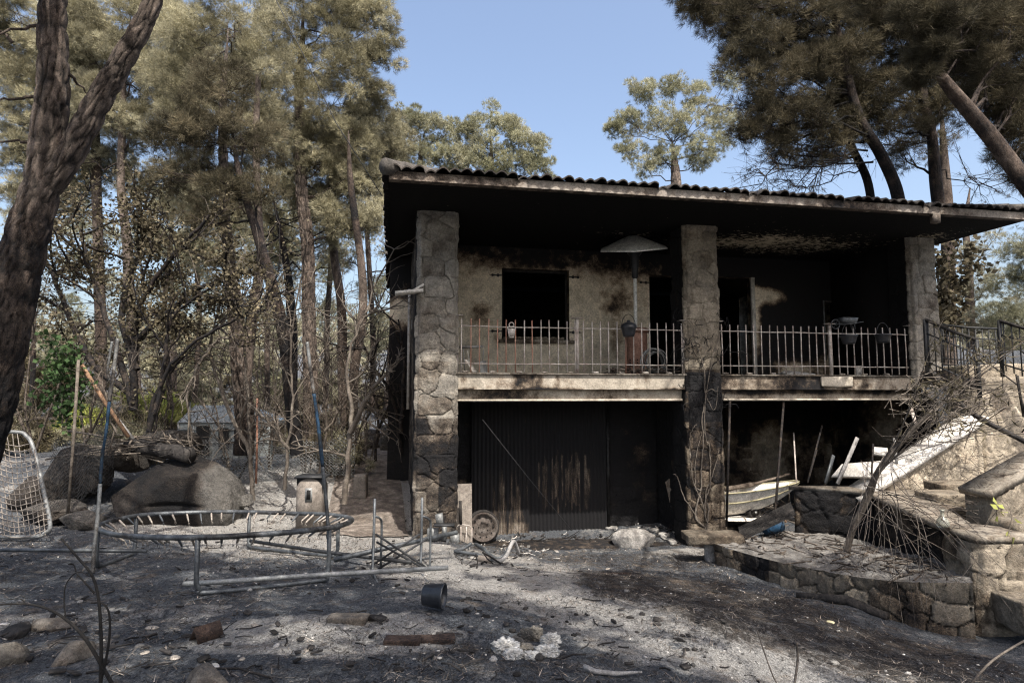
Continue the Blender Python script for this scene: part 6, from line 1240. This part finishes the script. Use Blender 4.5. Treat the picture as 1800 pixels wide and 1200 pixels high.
# --- burnt climbers on the middle pillar and railing
def on_pillar(px, py, v=-.11): return HP(*ray_h(px, py, v))
t_ = thing('burnt_climber', 'leafless grey climber with twisted stems up the middle pillar', 'climber', on_pillar(1236, 930)); o = MB()
for st, r in (([(1240,928),(1222,905),(1231,862),(1233,820),(1236,770),(1234,735),(1243,690)],.017),([(1242,928),(1246,895),(1240,868),(1252,835),(1263,795),(1262,790)],.013),([(1236,925),(1205,878),(1190,838),(1184,833)],.012),([(1240,900),(1228,868),(1218,845),(1213,800),(1215,760),(1225,745)],.012),([(1243,925),(1240,880),(1249,850),(1247,790),(1240,760),(1241,690),(1262,688)],.014),([(1231,862),(1222,850),(1225,790),(1235,760)],.009),([(1240,690),(1236,640),(1222,600),(1215,560)],.012),([(1241,690),(1252,630),(1262,600),(1270,575)],.010),([(1243,700),(1256,720),(1262,680)],.007)):
    pts = smoothp([on_pillar(x, y, -.12-.03*rng(k).random()) for k, (x, y) in enumerate(st)], 6); pts += rng(int(r*1e4)).normal(size=pts.shape)*.006; o.tube(pts, np.linspace(r, r*.4, len(pts)), 7, 1, .0, cap=False)
build(o, 'stems', M['branch'], t_, smooth=True)
o = MB(); R = rng(31)
for k in range(46):
    c = on_pillar(R.uniform(1195,1280), R.uniform(560,720), -.13); q = [c]; d = norm(R.normal(size=3)*(1,.4,1))
    for z in range(7): d = norm(d + R.normal(size=3)*.5); q.append(q[-1] + d*R.uniform(.04,.09)*(1,.5,1))
    o.tube(smoothp(q, 3), .006, 4, .6, .9, cap=False)
build(o, 'twigs', M['branch'], t_)
# --- bent burnt oleander on the planter
t_ = thing('burnt_oleander', 'scorched leaning shrub with arching bare rods over the planter', 'shrub', P(1488,968,7.9)); o = MB(); R = rng(41)
main = smoothp([P(1488,970,7.9),P(1497,935,7.9),(P(1516,890,7.85)),P(1532,850,7.8),P(1548,820,7.7),P(1575,780,7.6)], 6)
o.tube(main, np.linspace(.042,.024,len(main)), 10, .8, .35)
o.tube(smoothp([P(1500,930,7.9),P(1530,870,7.85),P(1545,830,7.7),P(1590,770,7.5),P(1640,720,7.3)],5), np.linspace(.03,.014,21), 7, .9, .2)
lf = MB(); lp_ = []
for k in range(17):   # rods fanning up to the right
    s0 = main[R.integers(18, len(main))]; x1 = R.uniform(1600, 1880); y1 = R.uniform(590, 790) - (x1-1600)*.12; Y1 = R.uniform(6.2, 7.6); e = P(x1, y1, Y1); mid = (s0+e)/2 + (0, 0, R.uniform(.0,.22)) + R.normal(size=3)*.05
    pts = smoothp([s0, mid, e, e + norm(e-mid)*R.uniform(.1,.4) - (0,0,R.uniform(0,.2))], 6); r = R.uniform(.004,.010); o.tube(pts, np.linspace(r, .002, len(pts)), 4, R.uniform(.6,1.3), .2, cap=False); lp_ += list(pts[6:])
    for z in range(3): b = pts[R.integers(5, len(pts)-1)]; o.tube(np.array([b, b+R.normal(size=3)*.12, b+R.normal(size=3)*.22+(.1,0,0)]), [.003,.002,.001], 3, 1, .2, cap=False)
for k in range(30):   # rods hanging down to the front right
    s0 = P(R.uniform(1512,1572), R.uniform(800,905), 7.75); x1 = R.choice([R.uniform(1480,1560), R.uniform(1540,1800), R.uniform(1600,1800)]); y1 = R.uniform(985, 1105) if x1 > 1540 else R.uniform(950,1090); e = P(x1, y1, R.uniform(5.5, 6.6) if x1 > 1560 else R.uniform(6.2,7.2)); e[2] = max(e[2], g1(e[0], e[1])+.03)
    mid = s0*.45 + e*.55 + (R.normal()*.05, R.normal()*.05, R.uniform(.05, .4)*(1 if x1 > 1560 else .3)); pts = smoothp([s0, mid, e], 8); r = R.uniform(.003,.007); o.tube(pts, np.linspace(r, .0015, len(pts)), 4, R.uniform(.4,1.5), .35*R.random(), cap=False)
    if R.random() < .6: b = pts[R.integers(6, 12)]; o.tube(smoothp([b, b+(R.normal()*.15,R.normal()*.1,-.15), b+(R.normal()*.3,R.normal()*.15,-.4)], 4), [.003]*8+[.0015], 3, 1, .2, cap=False)
build(o, 'rods', M['branch'], t_, smooth=True)
lp_ = np.array(lp_); k = R.integers(0, len(lp_), 460); leaves(lf, lp_[k] + R.normal(size=(460,3))*.04, .13, .018, R.uniform(.4,1.3,460), R); build(lf, 'withered_leaves', M['leaf'], t_)
# tangle of fallen stems on the slope beside the stairs
o = MB(); R = rng(43)
for k in range(90):
    c = P(R.uniform(1600,1740), R.uniform(670,760), R.uniform(9.0,9.6)); d = norm(np.array([1,0,.55]) + R.normal(size=3)*.5)*R.uniform(.1,.45); o.tube(smoothp([c-d, c+R.normal(size=3)*.12, c+d], 4), R.uniform(.003,.009), 4, R.uniform(.6,1.5), .15, cap=False)
solo(o, 'fallen_stems', M['branch'], 'heap of scorched fallen stems on the slope under the stair railing', 'stems', kind='stuff')
o = MB(); q = smoothp([P(1640,655,9.9),P(1700,720,9.3),P(1790,770,9.0),P(1850,800,8.9)], 5); o.tube(q, .035, 6, 1, .6); 
for k in range(10): c = P(1790+R.uniform(-30,60), 700+R.uniform(-30,40), 9.3); o.tube([c, c+R.normal(size=3)*.3], .01, 4, 1, .4)
solo(o, 'charred_branch', M['charwood'], 'thick charred branch lying over the upper stair wall', 'branch')
# vine sprig with pale leaves at the pier
t_ = thing('vine_sprig', 'trailing vine sprig with pale yellow-green leaves beside the end pier', 'plant', P(1760,925,6.7)); o = MB(); o.tube(smoothp([P(1730,925,6.7),P(1752,898,6.6),P(1765,880,6.6),P(1778,905,6.5),P(1772,940,6.5),P(1768,955,6.5)], 5), .004, 4, 1, 0); build(o, 'stem', M['oldwood'], t_)
o = MB(); R = rng(8); pos = np.array([P(x, y, 6.55) for x, y in ((1750,886),(1758,900),(1766,894),(1745,880),(1790,914),(1768,942),(1778,948),(1760,900),(1752,906),(1772,952))]); leaves(o, pos, .09, .085, np.full(len(pos), 1.0), R); build(o, 'leaves', M['yellow'], t_)
# foreground burnt sapling, close to the camera
t_ = thing('burnt_sapling', 'black leafless sapling with arching stems in the left foreground', 'sapling', P(190,1260,2.9)); o = MB()
for st, r in (([(205,1215),(162,1140),(140,1110),(112,1085),(80,1068),(45,1061),(-5,1062)],.0085),([(176,1215),(178,1160),(177,1100),(172,1045),(160,1008),(130,972),(108,946)],.0085),([(172,1215),(186,1160),(193,1110),(191,1075),(180,1060),(160,1059)],.0065),([(117,1092),(113,1062),(115,1030),(128,1010),(142,1005),(158,1013)],.0035),([(134,1004),(131,995),(128,990)],.0035),([(166,1042),(148,1022),(135,1008)],.005),([(45,1062),(36,1052),(8,1054)],.003)):
    pts = smoothp([P(x, y, 2.95) for x, y in st], 6); o.tube(pts, np.linspace(r, r*.5, len(pts)), 6, .5, .8)
build(o, 'stems', M['charwood'], t_, smooth=True)
for l, lb in (([(1700,1210,3.6),(1745,1160,3.7),(1810,1120,3.9)], 'thin grey twig crossing the bottom right corner'),([(1395,1210,3.6),(1402,1160,3.7),(1400,1128,3.7)], 'short upright bare twig at the bottom right'),([(1375,1215,3.6),(1360,1190,3.6),(1345,1150,3.7),(1330,1105,3.8)],'leaning hair-thin twig at the bottom centre right')):
    pipeobj('bare_twig', smoothp([P(*q) for q in l], 5), .004 if 'hair' in lb else .007, 'branch', lb, 'twig', 5)
# ------------------------------------------------------------------ left bank: boulder, rocks, fence, bedspring gate, greenhouse
g = P(290,918,11.0); o = MB(); o.rock(g+(0,.3,.30), (1.22,.8,.92), 7, 50, .07, 1.5, .8, 0); V = o.V[0]; o.S[0] = np.clip(.80 - .72*np.clip((V[:,0]-g[0]-.6)/.3,0,1) + .3*nz(V,4,2.2) - .25*(V[:,2] < g[2]+.2), 0, 1); o.T[0] = o.T[0]*1.0  # soot over the rest; right side kept pale, sunlight put into the mask
V[:,1] += .08*np.exp(-((V[:,2]-g[2]-.30-.05*np.sin(V[:,0]*3))/.035)**2)*np.clip((V[:,0]-g[0]+.3)*3,0,1)*np.clip((g[0]+.85-V[:,0])*3,0,1); solo(o, 'granite_boulder', M['boulder'], 'large rounded soot-stained granite boulder left of the ash clearing', 'boulder', smooth=True)
rk = [(215,800,11.9,(.55,.5,.30),'boulder',.5,'burnt rock ledge behind the big boulder, right one'),(140,830,11.6,(.6,.5,.5),'boulder',.7,'dark rock mass under the wire mesh'),(90,900,10.6,(.5,.4,.22),'boulder',.5,'low grey rock at the fence foot'),(150,915,10.4,(.4,.3,.18),'boulder',.3,'low ashy rock left of the boulder foot'),(60,870,11.2,(.5,.4,.4),'boulder',.7,'dark rock behind the bedspring gate'),(430,880,11.3,(.16,.14,.12),'boulder',.1,'small pale stone right of the big boulder'),(300,785,12.3,(.8,.5,.3),'boulder',.6,'rock bank behind the charred log'),
      (650,780,19,(.6,.5,.4),'boulder',.6,'dark rock at the far end of the path'),(690,770,18,(.5,.5,.5),'boulder',.4,'tan rock against the house at the far path end')]
for k, (px, py, Y, r, mt, s_, lb) in enumerate(rk): o = MB(); o.rock(P(px, py, Y), r, 60+k, 22, .18, 1.8, .9, s_); solo(o, 'rock', M[mt], lb, 'rock', smooth=True)
o = MB(); a, b = P(225,785,11.3), P(338,800,11.0); o.tube(smoothp([a, (a+b)/2+(0,0,.03), b], 6), .13, 12, 1, 0); V = o.V[0]; V += .02*nz(V,3,14)[:,None]; 
for k in range(24): c = a+(b-a)*rng(k).random()+(0,0,.1); o.tube([c, c+rng(k).normal(size=3)*(.4,.2,.15)], .008, 4)
solo(o, 'charred_log', M['charwood'], 'thick charred log with shreds of bark on the rocks behind the boulder', 'log')
R = rng(61); o = MB()
for k in range(40): c = P(R.uniform(180,330), R.uniform(770,800), 11.2); o.tube(smoothp([c, c+R.normal(size=3)*(.3,.1,.08), c+R.normal(size=3)*(.5,.2,.15)], 3), R.uniform(.004,.02), 4, R.uniform(.8,1.6), .3)
solo(o, 'burnt_roots', M['branch'], 'matted burnt roots over the top of the boulder', 'roots', kind='stuff')
pipeobj('wooden_pole', [P(143,640,10.7), P(180,700,10.8), P(226,768,10.9)], .034, 'wood', 'orange-brown bare pole slanting behind the left net pole', 'pole')
pipeobj('wooden_pole', [P(205,735,11.0), P(234,772,11.1)], .035, 'ashwood', 'short pale pole under the orange-brown slanting one', 'pole')
# chain link fences
def chainlink(nm, lb, p00, p10, p01, p11, nx, nz_, sag, mt, posts, seed, r=.0035):
    t_ = thing(nm, lb, 'fence', p00); R = rng(seed); o = MB()
    def S_(a, b): q = (p00*(1-a)+p10*a)*(1-b) + (p01*(1-a)+p11*a)*b; return q + np.array([0, -.15*sin(a*9)*sag, -.25*sag*sin(a*pi)*b + .04*sin(a*23+b*5)])
    for k in range(-nz_, nx):
        for dr in (1, -1):
            pts = []
            for z in range(nz_*2+1):
                b = z/(nz_*2); a = (k + (b*nz_ if dr == 1 else nz_ - b*nz_))/nx + (.5/nx if z % 2 else 0)*.6*dr
                if 0 <= a <= 1: pts.append(S_(a, b))
                elif len(pts) > 1: break
            if len(pts) > 1: o.tube(pts, r, 3, 1, .2, cap=False)
    build(o, 'wire_mesh', M[mt], t_)
    for a, b, rr, m_ in posts: o = MB(); o.tube([a, (a+b)/2+(.01,0,0), b], rr, 8, 1, .2); build(o, 'post', M[m_], t_)
chainlink('chain_link_fence', 'rusty chain-link fence bulging between grey post and rocks at left', P(72,905,10.2), P(200,850,11), P(95,770,10.2), P(205,740,11), 20, 14, .5, 'blackiron', [(P(119,905,10.3), P(138,632,10.4), .024, 'branch')], 1)
chainlink('chain_link_fence', 'sagging grey chain-link fence behind the ash clearing', P(340,850,13), P(625,835,13.5), P(345,770,13), P(625,760,13.5), 44, 12, .8, 'palesteel', [(P(335,850,13), P(333,705,13), .03, 'blackiron'), (P(450,850,13.2), P(452,700,13.2), .022, 'redrust')], 2, .0065)
# bedspring gate leaning at the left edge
t_ = thing('bedspring_frame', 'wire bedspring frame with tubular edge standing at the left edge', 'bed frame', P(40,945,9.2))
B = lambda a, b: P(-60+ a*100 + b*(8), 945, 9.2)*(1-b) + P(-110 + a*155, 765, 9.5)*b
fr = smoothp([P(-60,942,9.2),P(55,943,9.2),P(80,936,9.2),P(88,920,9.2),P(74,850,9.3),P(58,785,9.45),P(46,766,9.5),P(28,759,9.5),P(-60,758,9.5)], 5)
o = MB(); o.tube(fr, .028, 9, 1, .1); build(o, 'tube_frame', M['palesteel'], t_, smooth=True)
o = MB(); R = rng(3)
def edgex(y): return np.interp(y, [765,785,850,920,940],[46,58,74,88,80])
for y in np.arange(776, 940, 9.5):
    xs_ = np.linspace(-60, edgex(y), 12); o.tube([P(x, y + 8*sin(x*.05) + R.uniform(-1,1), 9.35 - (y-765)/175*.2 + R.uniform(-.01,.01)) for x in xs_], .006, 4, 1.1, 0, cap=False)
for x in np.arange(-60, 60, 9): o.tube([P(x + (y-760)*.13 + R.uniform(-1,1), y, 9.37 - (y-765)/175*.2) for y in np.linspace(762 if x < 35 else 790, 940, 12)], .006, 4, 1.2, 0, cap=False)
build(o, 'wire_grid', M['zinc'], t_)
# greenhouse
t_ = thing('greenhouse', 'small grey polycarbonate greenhouse behind the orange-based pine', 'greenhouse', P(395,808,18))
gl, gr_, yb, yt, yr = 314, 474, 806, 742, 712; o = MB(); gp = MB(); rf_ = MB()
A_ = [P(gl,yb,18),P(gr_,yb,18),P(gr_,yt,18),P(gl,yt,18)]; D = np.array([-.35,2.4,0]); ridge0, ridge1 = P(345,yr,19), P(440,yr,19)
gp.add(A_, np.array([[0,1,2,3]]), 1, 0); gp.add([A_[0],A_[3],A_[3]+D,A_[0]+D], np.array([[0,1,2,3]])); gp.add([A_[1],A_[1]+D,A_[2]+D,A_[2]], np.array([[0,1,2,3]]))
rf_.add([A_[3],A_[2],ridge1,ridge0], np.array([[0,1,2,3]]), .9, 0); rf_.add([A_[3]+D,ridge0,ridge1,A_[2]+D], np.array([[0,1,2,3]])); rf_.add([A_[3],ridge0,A_[3]+D], np.array([[0,1,2]])); rf_.add([A_[2],A_[2]+D,ridge1], np.array([[0,1,2]]))
build(gp, 'panes', M['glass'], t_, label='cloudy wall panes'); build(rf_, 'roof', M['glass'], t_)
for k in range(7):
    a = k/6; b_, t2 = A_[0]*(1-a)+A_[1]*a, A_[3]*(1-a)+A_[2]*a; o.tube([b_-(0,.02,0), t2-(0,.02,0), ridge0*(1-a)+ridge1*a-(0,.01,0)], .022, 4, 1.1, 0)
for h in (0, .45, .8, 1): o.tube([A_[0]*(1-h)+A_[3]*h-(0,.03,0), A_[1]*(1-h)+A_[2]*h-(0,.03,0)], .022, 4, 1.1, 0)
build(o, 'frame', M['palesteel'], t_); o = MB(); a1 = P(372,805,17.95); o.add([P(345,800,17.94),P(368,800,17.94),P(368,748,17.94),P(345,748,17.94)], np.array([[0,1,2,3]])); o.add([P(384,790,17.94),P(402,790,17.94),P(402,752,17.94),P(384,752,17.94)], np.array([[0,1,2,3]])); build(o, 'broken_openings', M['black'], t_)
# stone bench far end of the path
t_ = thing('stone_bench', 'dark stone slab bench at the far end of the path', 'bench', P(662,800,19)); o = MB(); o.box(P(646,778,19)-(0,0,.04), P(680,775,19)+(0,.6,.03), 1, .3); build(o, 'seat', M['concrete'], t_); o = MB(); o.box(P(658,800,19.1)-(0,0,.1), P(668,779,19.1)+(0,.4,0), 1, .8); build(o, 'leg', M['concrete'], t_)
# path slab along the left side of the house
o = MB()
def pathf(a, b):
    u = -2.05 + 1.35*a - .25*b; v = .1 + 10.5*b; q = A0[None] + u[:, None]*U + v[:, None]*VV; q[:, 2] = gh(q[:, 0], q[:, 1]) + .02; return q
o.grid(pathf, 30, 140, .78, .25); tag(build(o, 'path', M['path'], smooth=True), kind='structure')
# overhead wire
pipeobj('overhead_cable', [P(470,-30,12), P(530,90,12.2), P(590,215,12.4), P(672,345,12.6)], .009, 'blackiron', 'thin black cable running down from the treetops to the house corner', 'cable', 5)
# ------------------------------------------------------------------ loose ground litter
R = rng(900)
def scatter(n, x0, x1, y0, y1, dens=None):
    x = R.uniform(x0, x1, n); y = y0 + (y1-y0)*R.random(n)**1.5
    if dens is not None: k = R.random(n) < dens(x, y); x, y = x[k], y[k]
    return np.stack([x, y, gh(x, y)], 1)
def not_right(x, y): return ((x < 3.0 - .2 + (9.35-y)*.36) | (y > 9.4)).astype(float)
mb = MB(); p = scatter(60000, -8, 5.5, 2.9, 11.5, lambda x, y: not_right(x, y)*np.clip((fbm(x*1.5, y*1.5, 33)-.36)*5, .08, 1)); n = len(p)
an = R.uniform(0, 2*pi, n); d = np.stack([np.cos(an), np.sin(an), R.uniform(-.1,.35,n)], 1); L = R.uniform(.03, .11, n)[:, None]; w = np.stack([-np.sin(an), np.cos(an), 0*an], 1)*(.0018+.0003*p[:,1:2])
b_ = p + (0,0,.006); V = np.stack([b_-w, b_+w, b_+d*L+w*.3+R.normal(size=(n,3))*.004], 1).reshape(-1,3); k = np.arange(n)*3; mb.add(V, np.stack([k,k+1,k+2],1), np.repeat(R.choice([.15,.5,1.0,2.0,3.2], n, p=[.45,.25,.18,.09,.03]), 3))
tag(build(mb, 'needle_litter', M['branch']), 'burnt pine needles strewn over the ground', 'needles', kind='stuff')
mb = MB(); p = scatter(5200, -8, 5.5, 2.9, 13, lambda x, y: not_right(x, y)*np.clip((fbm(x*1.1, y*1.1, 44)-.40)*6, .05, 1)); Vu, Q = cube_sphere(2); Vn = norm_rows(Vu)
for q in p: r = R.uniform(.003, .013)*(1+ (R.random() < .04)*1.5); mb.add(Vn*(r*R.uniform(.7,1.6), r*R.uniform(.7,1.4), r*.6)*R.uniform(.8,1.2,(len(Vn),3)) + q + (0,0,r*.3), Q, R.choice([.2,.4,.8,1.2], p=[.3,.3,.25,.15]))
tag(build(mb, 'ash_grit', M['ash']), 'grey and white ash crumbs and grit on the ground', 'grit', kind='stuff')
mb = MB(); p = scatter(900, -7, 4.5, 2.9, 10, lambda x, y: not_right(x, y)*np.clip((fbm(x*1.1+5, y*1.1, 48)-.42)*6, .03, 1))
for q in p:
    a = R.uniform(0, 6.28); l = R.uniform(.03, .12); pts = np.array([q, q+(cos(a)*l*.5, sin(a)*l*.5, R.uniform(0,.015)), q+(cos(a+.4)*l, sin(a+.4)*l, 0)]) + (0,0,.006); mb.tube(pts, R.uniform(.002,.006), 4, R.choice([.5,1,1.8]), 0, cap=False)
tag(build(mb, 'twig_litter', M['charwood']), 'small charred twigs scattered on the ash', 'twigs', kind='stuff')

mb = MB(); p = scatter(1100, -8, 5.0, 2.9, 12, lambda x, y: not_right(x, y)*np.clip((fbm(x*.9+9, y*.9, 61)-.45)*7, .06, 1)); Vu, Q = cube_sphere(4); Vn = norm_rows(Vu)
for q in p:
    r = R.uniform(.008, .026); v_ = Vn*(r*R.uniform(.8,1.9), r*R.uniform(.7,1.4), r*.6)*R.uniform(.72,1.15,(len(Vn),1)); a = R.uniform(0, 6.28); v_ = v_@np.array([[cos(a),sin(a),0],[-sin(a),cos(a),0],[0,0,1]]); mb.add(v_ + q + (0,0,r*.35), Q, R.choice([.5,1,3]), 0)
tag(build(mb, 'charcoal_lumps', M['charwood']), 'broken charcoal lumps scattered over the yard', 'charcoal', kind='stuff')
